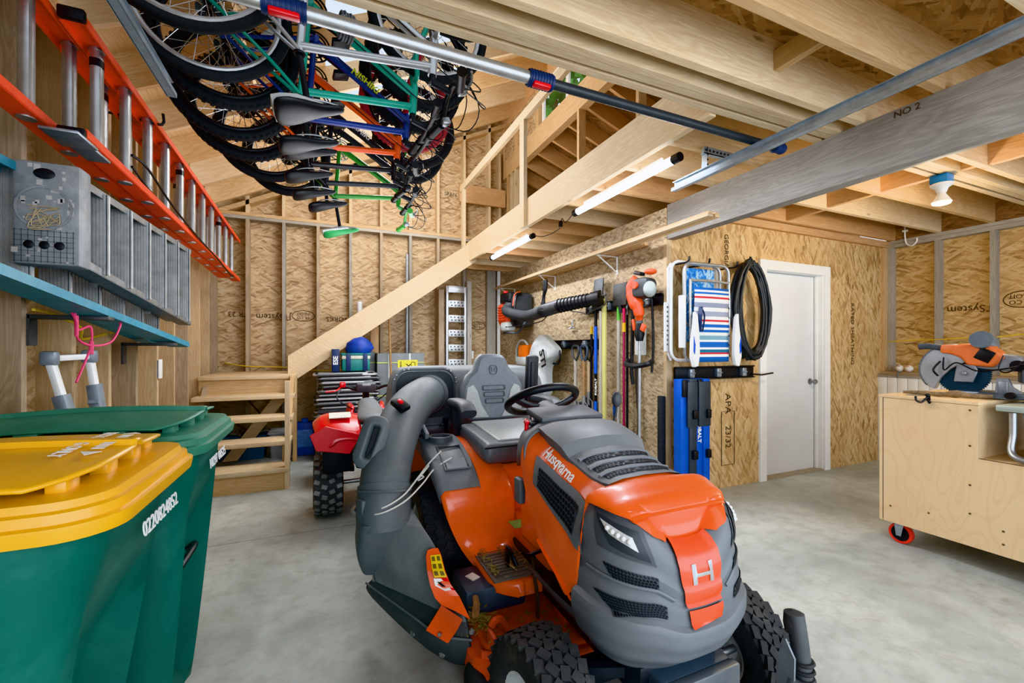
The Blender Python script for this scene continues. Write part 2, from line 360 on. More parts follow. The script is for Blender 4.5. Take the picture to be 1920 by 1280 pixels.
wr = struct(M().bx(XR+.09, XR+.11, YF, YD, 0, ZJ).build('wall_right', osb('YZ', 'amber')))
for k in range(11):
    y = 2.735-.406*k
    if y > YF: M().bx(XR, XR+.09, y-.019, y+.019, .04, 2.365).build('stud', wood('grey', 'Z'), wr)
M().bx(XR, XR+.09, YF, YD, 2.365, 2.403).bx(XR, XR+.09, YF, YD, 2.405, 2.44).build('top_plate', wood('grey', 'Y'), wr)
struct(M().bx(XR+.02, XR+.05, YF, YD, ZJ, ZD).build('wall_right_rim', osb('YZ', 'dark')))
RRi = Matrix(((0,0,-1), (1,0,0), (0,-1,0)))
RRr = Matrix(((0,0,-1), (-1,0,0), (0,1,0)))
stamp('JTSystem', .1, (XR+.088, 2.1, 1.64), RRr @ Euler((0,0,PI)).to_matrix(), wr); oval((XR+.088, 1.76, 1.70), RRr @ Euler((0,0,PI)).to_matrix(), .12, .075, wr)
tag(M().tube(spline([(XR-.004, 2.75, 1.32), (XR+.02, 2.5, 1.335), (XR-.006, 2.33, 1.335), (XR+.03, 2.1, 1.35), (XR-.006, 1.92, 1.35), (XR+.03, 1.7, 1.38), (XR-.006, 1.5, 1.38)], 5), .006, 6).build('electric_cable', YEL), 'yellow electric cable stapled across the grey studs behind the miter saw', 'cable')
# low white wainscot with its ledge
wn = struct(M().bx(5.66, XR, YF, YD, 0, .93).build('wall_ledge', WHITE))
m = M()
for k in range(44): m.bx(5.648, 5.66, YD-.09*k-.087, YD-.09*k, 0, .93, .004)
m.build('beadboard', WHITE, wn)
M().bx(5.64, XR, YF, YD, .93, .955).build('ledge_board', wood('grey', 'Y'), wn); M().bx(5.70, XR, YF, YD, .955, .99).build('sill_board', wood('old', 'Y'), wn)
# white door
DW = pm('DCDEDF', .45, 0, .03, 3, 0, 0, 'B9BCBD', .3)
d1 = struct(M().bx(3.81, 4.655, YD+.075, YD+.115, .012, 1.985).build('door_1', DW))
k = M().lathe([(0, 0), (.03, 0), (.032, .006), (.012, .012), (.011, .03), (.022, .04), (.028, .055), (.022, .068), (0, .07)], (4.59, YD+.075, .905), (0, -1, 0), 20).build('door_knob', STEEL, d1)
t1 = struct(M().bx(3.72, 3.81, YD-.02, YD+.004, 0, 2.08).bx(4.68, 4.77, YD-.02, YD+.004, 0, 2.08).bx(3.72, 4.77, YD-.022, YD+.004, 1.99, 2.08).build('trim_1', WHITE))
M().bx(3.80, 3.812, YD, YD+.14, 0, 2.0).bx(4.672, 4.69, YD, YD+.14, 0, 2.0).bx(3.8, 4.69, YD, YD+.14, 1.988, 2.0).bx(4.655, 4.675, YD+.045, YD+.07, 0, 1.99).build('door_jamb', WHITE, t1)
M().bx(3.80, 4.69, YD-.01, YD+.16, 0, .012).build('threshold', pm('A79B84', .5), t1)
# right bay outer shell behind the door so nothing shows through
struct(M().bx(3.7, 4.8, YD+.16, YD+.18, 0, 2.2).build('wall_behind_door', WHITE))
# ---- decks, joists, beams
cd = struct(M().bx(-1.34, 5.9, YF, 1.61, ZD, ZD+.018).build('ceiling_front', osb('XY', 'deck')))
for i, y in enumerate((1.36, 1.04, .66, .27, -.13, -.53, -.93)):
    M().bx(-1.34, 5.9, y-.019, y+.019, ZJ, ZD).build('joist', wood('fresh' if i % 2 else 'pale', 'X'), cd)
for y in (1.475, 1.516, 1.575):
    M().bx(-1.34, 5.9, y-.019, y+.019, ZJ, ZD+(.02 if y > 1.56 else 0)).build('rim_joist', wood('pale', 'X'), cd)
cl = struct(M().bx(1.80, 5.9, 1.61, 6.42, ZD, ZD+.018).build('ceiling_loft', osb('XY', 'deck')))
for i in range(12):
    y = 1.93+.388*i
    M().bx(1.84, 5.9, y-.019, y+.019, ZJ, ZD).build('joist', wood(('fresh', 'pale', 'warm')[i % 3], 'X'), cl)
M().bx(1.79, 1.83, 1.6, 5.72, ZJ-.01, ZD+.02).build('rim_beam', wood('pale', 'Y'), cl)
for i, (x, ya, yb, o) in enumerate(((1.92, 1.06, 1.34, cd), (4.0, 1.06, 1.34, cd), (3.95, 1.38, 1.46, cd), (3.95, .68, 1.02, cd), (4.0, .29, .64, cd), (3.95, 1.95, 2.3, cl), (4.0, 2.34, 2.69, cl), (3.95, 1.6, 1.91, cl))):
    M().bx(x-.02, x+.02, ya, yb, ZJ+(.09 if i == 0 else .01), ZD-(.055 if i == 0 else .0)).build('blocking', wood('warm' if i else 'fresh', 'Y'), o)
bm = struct(M().bx(XT, XT+.09, YF, YD-.004, 2.155, ZJ, .004).build('beam', wood('beam', 'Y')))
RXm = Matrix(((0,0,-1), (-1,0,0), (0,1,0)))
M().text('NO 2', .045, Matrix.Translation((XT-.001, 1.16, 2.41)) @ RXm.to_4x4(), 0).build('printed_stamp', INK, bm)
# ---- shed roof on the left with translucent panels
SL = .479; DR = Matrix.Rotation(-math.atan(SL), 4, 'Y')
SKX0, SKX1, SKY0, SKY1 = .0, 1.5, 2.9, 5.45
RT = lambda x: RZ(x)+.26
def roofslab(x0, x1, y0, y1, h=.02): return M().prism([(x0, y0, RT(x0)), (x1, y0, RT(x1)), (x1, y0, RT(x1)+h), (x0, y0, RT(x0)+h)], (0, y1-y0, 0))
rf = struct(roofslab(-1.36, SKX0, 1.4, 6.44).build('ceiling_roof', wood('fresh', 'Y')))
for a in ((SKX1, 2.7, 1.4, 6.44), (SKX0, SKX1, 1.4, SKY0), (SKX0, SKX1, SKY1, 6.44)): roofslab(*a).build('roof_board', wood('fresh', 'Y'), rf)
for i in range(8):
    y = 6.1-.61*i
    M().prism([(-1.3, y-.019, RZ(-1.3)), (2.6, y-.019, RZ(2.6)), (2.6, y-.019, RT(2.6)), (-1.3, y-.019, RT(-1.3))], (0, .038, 0)).build('rafter', wood('pale' if i % 2 else 'fresh', 'X', math.atan(SL)), rf)
n = NT('translucent panel'); tr = n.n('ShaderNodeBsdfTranslucent'); tp = n.n('ShaderNodeBsdfTransparent'); mx = n.n('ShaderNodeMixShader'); n.set(mx, 0, .55)
n.set(tr, 0, (.95, .97, .98, 1)); n.l(tr, 0, mx, 1); n.l(tp, 0, mx, 2); n.l(mx, 0, n.out, 0); PANEL = n.m
pw = struct(roofslab(SKX0, SKX1, SKY0, SKY1, .004).build('window_2', PANEL))
# ---- clerestory over the loft edge
XC = 2.6
wc = struct(M().bx(XC, XC+.09, 1.4, 6.42, 3.92, 4.2).build('wall_clerestory', wood('fresh', 'Y')))
M().bx(XC, XC+.14, 1.4, 6.42, 4.74, 5.02).build('ridge_beam', wood('warm', 'Y'), wc)
for y in (2.15, 3.15, 4.15, 6.2): M().bx(XC, XC+.09, y-.04, y, ZD+.018, 3.92).build('post', wood('fresh', 'Z'), wc)
for y in (5.9, 6.05): M().bx(XC, XC+.09, y-.04, y, ZD+.018, 3.92).build('post', wood('pale', 'Z'), wc)
for y in (1.5, 3.05, 3.75, 5.15, 5.85, 6.38): M().bx(XC, XC+.09, y-.04, y+.04, 4.2, 4.74).build('post', wood('fresh', 'Z'), wc)
M().bx(XC+.03, XC+.04, 1.4, 3.05, 4.2, 4.74).bx(XC+.03, XC+.04, 5.2, 6.42, 4.2, 4.74).build('cladding', osb('YZ', 'base'), wc)
ng = NT('window glass'); gb = ng.n('ShaderNodeBsdfGlossy'); gt = ng.n('ShaderNodeBsdfTransparent'); gm = ng.n('ShaderNodeMixShader'); ng.set(gm, 0, .06); ng.set(gb, 1, .02)
ng.l(gt, 0, gm, 1); ng.l(gb, 0, gm, 2); ng.l(gm, 0, ng.out, 0); GLASS = ng.m
for y0, y1, nm in ((3.8, 5.1, 'window_1'), (3.09, 3.71, 'window_3')):
    w = struct(M().bx(XC+.05, XC+.08, y0, y1, 4.2, 4.25).bx(XC+.05, XC+.08, y0, y1, 4.69, 4.74).bx(XC+.05, XC+.08, y0, y0+.05, 4.25, 4.69).bx(XC+.05, XC+.08, y1-.05, y1, 4.25, 4.69).bx(XC+.05, XC+.08, (y0+y1)/2-.03, (y0+y1)/2+.03, 4.25, 4.69).build(nm, WHITE))
    M().bx(XC+.062, XC+.066, y0+.05, y1-.05, 4.25, 4.69).build('pane', GLASS, w)
# ---- lower roof over the loft, seen behind the railing
LZ = lambda x: 3.95-.36*(x-2.6)
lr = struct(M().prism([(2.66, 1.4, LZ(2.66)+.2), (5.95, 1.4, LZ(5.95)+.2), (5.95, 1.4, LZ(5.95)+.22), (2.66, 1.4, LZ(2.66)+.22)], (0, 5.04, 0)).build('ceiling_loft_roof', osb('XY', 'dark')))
for i in range(12):
    y = 6.1-.406*i
    M().prism([(2.69, y-.019, LZ(2.69)), (5.9, y-.019, LZ(5.9)), (5.9, y-.019, LZ(5.9)+.2), (2.69, y-.019, LZ(2.69)+.2)], (0, .038, 0)).build('rafter', wood('warm', 'X', -math.atan(.36)), lr)
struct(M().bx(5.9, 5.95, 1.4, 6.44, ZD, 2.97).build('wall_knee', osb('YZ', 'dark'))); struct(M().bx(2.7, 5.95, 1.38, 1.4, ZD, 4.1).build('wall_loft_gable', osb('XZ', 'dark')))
# ---- staircase along the back wall with its lower flight
SX = -.33; st = thing('staircase', 'raw pine staircase with open risers turning at a landing up to the loft', 'staircase', (SX, 4.3, 0))
for i in range(4):
    z = .191*(i+1); y = 4.30+.25*i
    M().bx(XL+.01, SX+.03, y-.02, y+.26, z-.04, z, .003).build('tread', wood('pale', 'X'), st)
M().bx(XL+.01, SX+.03, 5.28, 6.27, .915, .955, .003).build('landing', wood('pale', 'X'), st)
M().bx(XL+.01, SX+.0, 4.30, 4.338, 0, .15).build('riser', wood('fresh', 'X'), st); M().bx(XL+.01, SX, 5.31, 5.35, .70, .915).build('riser', wood('fresh', 'X'), st)
M().prism([(SX-.02, 4.30, 0), (SX-.02, 4.42, 0), (SX-.02, 5.36, .72), (SX-.02, 5.36, .95), (SX-.02, 5.25, .95)], (.04, 0, 0)).build('stringer', wood('fresh', 'Y'), st)
M().bx(SX, SX+.038, 4.29, 4.36, 0, .955).build('post', wood('pale', 'Z'), st); M().bx(SX, SX+.04, 5.30, 5.42, 0, .915).build('post', wood('fresh', 'Z'), st)
M().bx(SX-.04, SX, 4.55, 4.6, 0, .36).bx(SX-.04, SX, 4.85, 4.9, 0, .55).build('post', wood('stud', 'Z'), st)
M().prism([(XL+.05, 4.34, 0), (XL+.05, 4.5, 0), (XL+.05, 5.36, .6), (XL+.05, 5.36, .9)], (.04, 0, 0)).build('stringer', wood('old', 'Y'), st)
M().prism([(-1.0, 5.36, .05), (-.86, 5.36, .05), (-.36, 5.36, .74), (-.5, 5.36, .74)], (0, .03, 0)).build('brace', wood('pale', 'X'), st)
M().prism([(-.396, 5.58, .824), (-.396, 5.58, 1.157), (1.80, 5.58, 2.67), (1.90, 5.58, 2.44)], (0, .04, 0)).build('stringer', wood('pale', 'X', -.6), st)
M().prism([(-.396, 6.06, .824), (-.396, 6.06, 1.157), (1.80, 6.06, 2.67), (1.90, 6.06, 2.44)], (0, .04, 0)).build('stringer', wood('stud', 'X', -.6), st)
for i in range(8):
    z = .955+.191*(i+1); x = -.30+.262*i
    M().bx(x, x+.28, 5.62, 6.06, z-.04, z).build('tread', wood('pale', 'X'), st)
gr = thing('guard_rail', 'pale pine guard rail of posts and one top rail along the loft edge', 'railing', (1.77, 4.8, 2.44))
M().bar((1.775, 5.9, 3.50), (1.775, 1.62, 3.50), .04, .09).build('top_rail', wood('pale', 'Y'), gr)
for y, z0 in ((5.78, 2.42), (3.80, 2.42)): M().bx(1.752, 1.79, y-.045, y+.045, z0, 3.46).build('post', wood('pale', 'Z'), gr)
# ---- trees outside the clerestory
tr = thing('tree', 'leafy green tree outside the high window above the loft', 'tree', (5.6, 10, 0))
LEAF = pm('5E9440', .6, 0, .45, 3); m = M(); rr = random.Random(3)
for i in range(2600):
    a, b, r = rr.uniform(0, 2*PI), rr.uniform(-1, 1), 2.6*rr.random()**.33; q = math.sqrt(1-b*b)
    c = V((5.6+r*q*math.cos(a), 10+r*q*math.sin(a), 7.4+r*b*1.1)); R = Euler((rr.uniform(0, 6), rr.uniform(0, 6), 0)).to_matrix(); s = rr.uniform(.12, .28)
    m.poly([c+R @ V((-s*.5, 0, 0)), c+R @ V((0, -s, 0)), c+R @ V((s*.5, 0, 0)), c+R @ V((0, s, 0))])
m.build('foliage', LEAF, tr); M().tube([(5.6, 10, 0), (5.7, 10, 5), (5.6, 10, 8)], [.2, .15, .05]).build('trunk', WOODH, tr)
# ================================================================== LIGHT
w = bpy.data.worlds.new('daylight'); sc.world = w; w.use_nodes = True; bg = w.node_tree.nodes['Background']; bg.inputs[0].default_value = (.93, .97, 1, 1); bg.inputs[1].default_value = .95
def lamp(name, kind, loc, power, col=(1,1,1), size=1, size_y=None, rot=(0,0,0)):
    d = bpy.data.lights.new(name, kind); d.energy = power; d.color = col
    if kind == 'AREA':
        d.size = size
        if size_y: d.shape = 'RECTANGLE'; d.size_y = size_y
    elif kind == 'SUN': d.angle = size
    else: d.shadow_soft_size = size
    o = bpy.data.objects.new(name, d); COL.objects.link(o); o.location = loc; o.rotation_euler = rot; return o
lamp('door_daylight', 'AREA', (1.6, -1.9, 1.5), 95, (.95, .98, 1), 7.0, 2.2, (-PI/2, 0, PI))
lamp('back_fill', 'POINT', (.7, 3.9, 1.9), 30, (1, .98, .95), .6)
lamp('side_fill', 'POINT', (.1, 2.7, 1.7), 15, (1, .98, .95), .5)
lamp('loft_fill', 'POINT', (.9, 4.6, 3.3), 105, (1, .95, .86), .5)  # added fill to brighten rafters and roof boards, no fixture here
lamp('bay_fill', 'POINT', (1.3, .3, 1.9), 12, (1, .96, .9), .6)  # unseen fill light added over the front of the bay
lamp('attic_fill', 'POINT', (4.2, 4.2, 3.1), 14, (1, .93, .82), .3)  # extra fill added to lift the space behind the railing
# LED strips
def strip(p0, p1, label, pw):
    p0, p1 = V(p0), V(p1); d = (p1-p0).normalized(); t = thing('led_strip_light', label, 'light', (p0+p1)/2, 'LED strips under the loft joists')
    M().tube([p0+d*.05, p1-d*.05], .025, 14).build('diffuser', emit('FFFFFF', 14), t)
    M().cyl(p0, p0+d*.055, .028).build('end_cap', BLACK, t); M().cyl(p1-d*.055, p1, .028).build('end_cap', BLACK, t)
    M().bx(p0.x-.008, p0.x+.008, p0.y+.15, p1.y-.15, p0.z+.018, ZJ-.005).build('housing', WHITE, t)
    lamp('strip_glow', 'AREA', (p0.x, (p0.y+p1.y)/2, p0.z-.03), pw, (1, 1, 1), .05, (p1-p0).length*.9)
strip((1.93, 1.94, 2.385), (1.93, 3.12, 2.385), 'lit white LED strip under the joists, nearer and longer-looking of two', 16)
strip((1.93, 3.9, 2.385), (1.93, 5.1, 2.385), 'lit white LED strip under the joists, beyond the first, near the stair top', 16)
tag(M().tube(spline([(1.93, 3.12, 2.40), (1.95, 3.3, 2.36), (1.98, 3.42, 2.43), (2.0, 3.5, 2.36), (1.94, 3.7, 2.33), (1.93, 3.9, 2.39)], 5), .004, 5).box((1.98, 3.44, 2.385), (.025, .03, .05)).build('power_cord', BLACK), 'thin black cord linking the two LED strips', 'cord')
b = thing('light_bulb', 'lit white floodlight bulb in a blue ceiling box', 'light bulb', (3.9, 1.54, 2.3), None)
bp = V((3.9, 1.54, 2.44))
M().box(bp+V((0, 0, -.03)), (.1, .1, .06), None, .012).build('junction_box', pm('2C7FC0', .4), b)
M().lathe([(0, 0), (.06, 0), (.06, .012), (.035, .03), (.025, .06), (0, .06)], bp+V((0, 0, -.06)), (0, 0, -1), 20).build('lampholder', WHITE, b)
M().lathe([(.018, 0), (.022, .03), (.045, .07), (.052, .085)], bp+V((0, 0, -.1)), (0, 0, -1), 20).build('bulb_neck', WHITE, b)
M().lathe([(.052, 0), (.046, .012), (.02, .02), (0, .021)], bp+V((0, 0, -.185)), (0, 0, -1), 20).build('bulb_face', emit('FFE9B8', 30), b)
lamp('bulb_glow', 'POINT', bp+V((0, 0, -.26)), 26, (1, .78, .5), .05)
# ================================================================== LEFT SIDE
GREEN = pm('075E50', .38, 0, .1, 5, .05, 0, '5E9C8A', .4); GREENL = pm('437F68', .5, 0, .1, 5, .08, 0, '86B29E', .45); YELLOW = pm('E6AE1C', .33, 0, .05, 5, 0, .2, 'A8741C', .22); DKGREEN = pm('0B5E4A', .5)
def cart_bin(y0, y1, x0, lidmat, bodymat, label, number, lid_text, tap=.02):
    "wheeled cart, front face toward +X; rim z about .97"
    yc = (y0+y1)/2; W = y1-y0; D = .74; xc = x0-D/2
    t = thing('wheeled_bin', label, 'bin', (xc, yc, 0))
    def ring(z, w, d, r, dx=0, n=6): return [(xc+dx+p[0], yc+p[1], z) for p in rrect(d, w, r, n)]
    sm = lambda a, b, x: (lambda t: t*t*(3-2*t))(max(0, min(1, (x-a)/(b-a))))
    def bring(z, k):
        w, d = W*k*.96, D*k*.96; dx = -(D*.96-d)*tap; P = rrect(d, w, .05+.05*k, 4); out = []
        for i, p in enumerate(P):                      # more points along the four sides, so the scoops can be pressed in
            q = P[(i+1) % len(P)]; L = math.hypot(q[0]-p[0], q[1]-p[1]); n = 1 if L < .06 else 14
            for j in range(n):
                x, y = p[0]+(q[0]-p[0])*j/n, p[1]+(q[1]-p[1])*j/n
                if x > d/2-.004:
                    x -= (.075*sm(.80, .50, z)*sm(.0, .2, z)+.012)*sm(.38, .26, abs(y)/w)*sm(.86, .74, z)
                    x += .022*sm(.44, .39, abs(y)/w)*sm(.30, .36, abs(y)/w)*sm(.85, .6, z)
                if abs(y) > w/2-.004:
                    for xr in (.13, -.1): y += math.copysign(.010*sm(.014, .006, abs(x-xr))*sm(.82, .8, z)*sm(.5, .52, z), y)
                out.append((xc+dx+x, yc+y, z))
        return out
    o = M().loft([bring(.03+.9*i/26, .74+.235*((.03+.9*i/26)/.93)**.8) for i in range(27)]).build('body', bodymat, t, sharp=70)
    # stepped rim of the lid and the raised panel on spacer blocks
    L = []
    for z, e in ((.925, -.012), (.925, .014), (.945, .018), (.952, .018), (.955, .008), (.972, .006), (.975, -.004), (.988, -.008), (.992, -.03)):
        L.append(ring(z, W+e*2, D+e*2, .085+e*.5, 0, 7))
    lm = M().loft(L)
    def top(a, b, up=0):
        "a -1..1 along Y, b 0..1 from front to hinge"
        z = 1.013+.020*(1-abs(a)**2.2)+.012*math.sin(PI*min(1, b*1.1))+up
        return V((x0-.035-b*(D-.12)+(.0-.075*abs(a)**5), yc+a*(W/2-.012), z))
    def rib(b): return .009 if .47 < b < .53 else 0
    bs = [0, .02, .1, .2, .3, .4, .465, .48, .52, .535, .6, .7, .8, .9, 1]; aa = [-1, -.96, -.85, -.65, -.4, -.2, 0, .2, .4, .65, .85, .96, 1]
    m = lm
    for a in (-.72, -.25, .25, .72):
        p = top(a, .05); m.box((p.x-.008, p.y, .998), (.03, .05, .045), None, .003)
    for s in (-1, 1):
        for b in (.2, .5, .8):
            p = top(s*.9, b); m.box((p.x, p.y, .998), (.05, .03, .045), None, .003)
    lid = lm.build('lid', lidmat, t, sharp=30)
    pn = M().grid([[top(a, b, .012 if abs(a) < .06 else 0) for a in sorted(aa+[-.07, -.05, .05, .07])] for b in bs]).build('lid_panel', lidmat, lid, solid=.006)
    R = Matrix(((0, 0, 1), (1, 0, 0), (0, 1, 0)))
    if number:
        Wt = W*.5
        M().text(number, .047, Matrix.Translation((x0-.012, yc+W*.12, .85)) @ R.to_4x4() @ Matrix.Rotation(-.10, 4, 'X'), .004).build('stamped_number', WHITE, o)
    if lid_text:
        def f(v): return top(-v.x/(W/2-.012), .145-v.y/(D-.12), .0075+v.z*.3)
        m = M().text(lid_text[0], .031, None, .03, .001, f)
        for q in range(-4, 5): m.prism([f(V((q*.018+a_, .045+b_, 0))) for a_, b_ in ((-.006, -.01), (.006, -.01), (.006, .01), (-.006, .01))], (0, 0, .0006))
        for sg in (-1, 1): m.prism([f(V((sg*.125, .045, 0))), f(V((sg*.10, .062, 0))), f(V((sg*.10, .028, 0)))], (0, 0, .0006))
        m.build('lid_lettering', WHITE, lid)
    # bar across the front
    if not lid_text: M().tube(spline([(x0-.125, yc+.13, .50), (x0-.095, yc+.12, .52), (x0-.095, yc-.12, .52), (x0-.125, yc-.13, .50)], 4), .011, 8).build('lift_bar', BLACK, t)
    for s in (-1, 1):
        wh = M().lathe([(0, -.025), (.10, -.025), (.12, -.015), (.12, .015), (.10, .025), (0, .025)], (xc-D*.36, yc+s*(W*.40), .12), (0, 1, 0), 20).build('wheel', RUBBER, t)
    return t
cart_bin(.965, 1.50, -.352, YELLOW, GREEN, 'green wheeled bin with a yellow lid lettered for recycling, nearest the camera', '0220824852', ('RECYCLING ONLY',), .42)
cart_bin(1.555, 2.08, -.35, GREENL, GREEN, 'all green wheeled bin with a dusty green lid beside the yellow-lidded one', '10297 00525', None)
tb = thing('plastic_tub', 'dark green plastic tub standing against the studs behind the two wheeled bins', 'tub', (-1.08, 2.38, 0))
M().loft([[(-1.085+p[0]*k, 2.4+p[1]*k, z) for p in rrect(.2, .5, .05, 4)] for z, k in ((0, .8), (.3, .88), (.9, 1))]).build('body', DKGREEN, tb); M().sweep([(-1.085+p[0], 2.4+p[1], .915) for p in rrect(.21, .51, .055, 5)], circ(.014, 8), None, True).build('rim', DKGREEN, tb)
M().bx(-1.1, -1.07, 2.16, 2.64, .905, .925, .004).build('handle', DKGREEN, tb)

# orange fibreglass extension ladder hung on edge
LO = pm('E8512C', .42, 0, .1, 12, .05, 0, 'A84A34', .4)
lad = thing('extension_ladder', 'orange extension ladder with aluminium rungs hung on edge high on the studs', 'ladder', (-1.05, 4.2, 2.05))
def rails(x, ya, yb, zl, zu, dz):
    "channel rails along Y with z dropping by dz toward the far end"
    for z0, s in ((zl, -1), (zu, 1)):
        m = M(); k = (0, yb-ya, -dz if s > 0 else -dz*.85)
        p, q = V((x, ya, z0)), V((x, yb, z0+k[2]))
        m.bar(p, q, .082, .012, (0, 0, 1)); f = V((.041, 0, 0))
        for e in (-1, 1): m.bar(p+e*f+V((0, 0, -s*.014)), q+e*f+V((0, 0, -s*.014)), .007, .034, (0, 0, 1))
        m.build('rail', LO, lad)
        M().box(p+V((0, -.012, 0)), (.088, .03, .05), None, .008).build('rail_cap', BLACK, lad)
    n = int((yb-ya)/.305)
    for i in range(n):
        y = ya+.2+.305*i; t = (y-ya)/(yb-ya); zl_, zu_ = zl-dz*.85*t, zu-dz*t
        M().sweep([(x, y, zl_), (x, y, zu_)], rrect(.052, .042, .014, 2)).tube([(x, y, zl_-.010), (x, y, zl_+.016)], .03, 12).tube([(x, y, zu_-.016), (x, y, zu_+.010)], .03, 12).build('rung', ALU, lad)
        if i in (0, 4, 8): M().sweep([(x, y, zu_-.09), (x, y, zu_-.055)], rrect(.055, .045, .014, 2)).build('rung_tape', BLACK, lad)
rails(-.955, 2.35, 5.86, 2.13, 2.62, .12)
rails(-1.055, 1.45, 5.70, 2.165, 2.66, .15)
M().tube(spline([(-.93, 2.86, 2.26), (-.90, 2.98, 2.24), (-.905, 3.4, 2.17), (-.90, 4.0, 2.10), (-.89, 4.7, 2.045), (-.90, 5.3, 2.00), (-.93, 5.55, 2.06)], 6), .007, 6).build('pull_rope', BLACK, lad)
M().tube(spline([(-.93, 2.86, 2.2), (-.93, 3.1, 2.16), (-.92, 3.4, 2.13), (-.93, 3.6, 2.14)], 6), .006, 6).build('pull_rope', BLACK, lad)
M().box((-.955, 2.47, 2.108), (.085, .20, .012), None, .003).bx(-1.02, -.90, 2.25, 2.42, 2.10, 2.112, .003).build('lock_plate', GALV, lad)
m = M()
for p in ((3.2,), (5.0,)): m.tube(spline([(-1.2, p[0], 2.42), (-1.0, p[0], 2.42), (-.86, p[0], 2.41), (-.85, p[0], 2.45)], 4), .008, 8)
tag(M().tube(spline([(-1.2, 3.17, 2.60), (-1.0, 3.17, 2.585), (-.89, 3.17, 2.575), (-.885, 3.17, 2.64)], 3), .008, 8).build('ladder_hook', BLACK), 'black wall hook poking out under the upper rail of the orange ladder', 'hook')
# stepladders hung on edge
def stepladder(name, label, x, ya, yb, zA, zB, rmat, n, capmat, cap=True, rear=True, dx=0):
    """front rails from the narrow top end (near) to the wide foot (far)"""
    t = thing(name, label, 'stepladder', (x, (ya+yb)/2, zA[0]))
    for e, k in ((zA, -1), (zB, 1)):
        p, q = V((x, ya, e[0])), V((x+dx, yb, e[1]))
        m = M().bar(p, q, .075, .010, (0, 0, 1))
        for s in (-1, 1): m.bar(p+V((s*.036, 0, -k*.014)), q+V((s*.036, 0, -k*.014)), .006, .03, (0, 0, 1))
        m.build('rail', rmat, t)
        if rear:
            m = M().bar(p+V((-.085, .05, -k*.03)), q+V((-.085, -.05, -k*.03)), .03, .022, (0, 0, 1)).build('rear_leg', rmat, t)
    for i in range(n):
        f = (i+.75)/(n+.15); y = ya+(yb-ya)*f; z0 = zA[0]+(zA[1]-zA[0])*f; z1 = zB[0]+(zB[1]-zB[0])*f; xx = x+dx*f
        m = M().bx(xx-.055, xx+.055, y, y+.005, z0+.006, z1-.006)
        for g in range(9): m.bx(xx-.052+g*.0128, xx-.052+g*.0128+.006, y-.004, y, z0+.008, z1-.008)
        m.bx(xx-.05, xx-.046, y, y+.03, z0+.006, z1-.006).bx(xx+.046, xx+.05, y, y+.03, z0+.006, z1-.006)
        m.build('step', STEPM, t)
    if rear:
        for i in range(2):
            f = (i+.6)/2.2; y = ya+(yb-ya)*f; z0 = zA[0]+(zA[1]-zA[0])*f; z1 = zB[0]+(zB[1]-zB[0])*f
            M().bar((x-.09, y, z0), (x-.09, y, z1), .012, .03).build('rear_brace', ALU, t)
    if cap:
        z0, z1 = zA[0]-.01, zB[0]+.01
        c = M().box((x-.035, ya-.035, (z0+z1)/2), (.20, .10, z1-z0+.03), None, .012).build('top_cap', capmat, t)
        m = M(); zc = (z0+z1)/2; y = ya-.086
        M().sph((x-.04, y, zc+.155), .03, (1.1, .15, .7)).build('hand_slot', BLACK, c)
        for j in (-1, 0, 1): M().sph((x-.04+j*.045, y, zc-.125), .016, (1, .2, 1)).build('cap_hole', BLACK, c)
        M().lathe([(.078, 0), (.086, 0), (.086, .003), (.078, .003), (.078, 0)], (x-.04, y, zc+.02), (0, -1, 0), 32).build('cap_tray', capmat, c)
        m = M(); rr = random.Random(5)
        for q in range(16):
            a = [(x-.04+rr.uniform(-.05, .05), y-.003-rr.random()*.004, zc-.02+rr.uniform(-.045, .05)) for _ in range(3)]; m.tube(spline(a, 3), .0022, 4)
        dr = m.build('dried_straw', pm('B9A98A', .8), c); dr['kind'] = 'stuff'
        m = M()
        for q in range(30):
            s = rr.uniform(.006, .02); m.box((x-.04+rr.uniform(-.085, .085), y, zc+rr.uniform(-.19, .19)), (s, .0015, s*rr.uniform(.5, 1.6)))
        m.build('paint_spots', pm('B8B6B2', .7), c)['kind'] = 'stuff'
        m = M()
        for q in range(10): m.box((x-.04+q*.019-.085, y, zc-.13), (.0012, .0012, .13))
        for q in range(7): m.box((x-.04, y, zc-.19+q*.02), (.18, .0012, .0012))
        m.build('cap_groove', pm('4A4D50', .6), c)
    return t
STEPM = pm('C9CBCA', .45, .35, .1, 20, .05, 0, '8A8A86', .5)
CAPG = pm('8B9093', .5, 0, .14, 16, .1, 0, 'C7C7C3', .4); ALUD = pm('8F9394', .42, .6, .15, 18, .05, 0, '62605B', .5); LBL = pm('3E8CA6', .45, 0, .12, 10, .05, 0, '7FB0BE', .4)
stepladder('aluminium_stepladder', 'worn aluminium stepladder with a grey paint-spotted cap, hung under the orange ladder', -.97, 2.36, 3.95, (1.60, 1.425), (1.955, 1.985), ALUD, 6, CAPG)
stepladder('blue_stepladder', 'blue stepladder with aluminium steps hung lowest, behind the paint-spotted one', -1.13, 1.55, 3.88, (1.60, 1.27), (1.93, 2.03), LBL, 8, LBL, False, False)
tag(M().bar((-.98, 1.7, 1.50), (-.98, 3.86, 1.262), .12, .012, (0, 0, 1)).bar((-.925, 1.7, 1.512), (-.925, 3.86, 1.274), .008, .035, (0, 0, 1)).bar((-1.035, 1.7, 1.512), (-1.035, 3.86, 1.274), .008, .035, (0, 0, 1)).build('plank', LBL), 'blue channel plank lying under the two stepladders along the studs', 'plank')
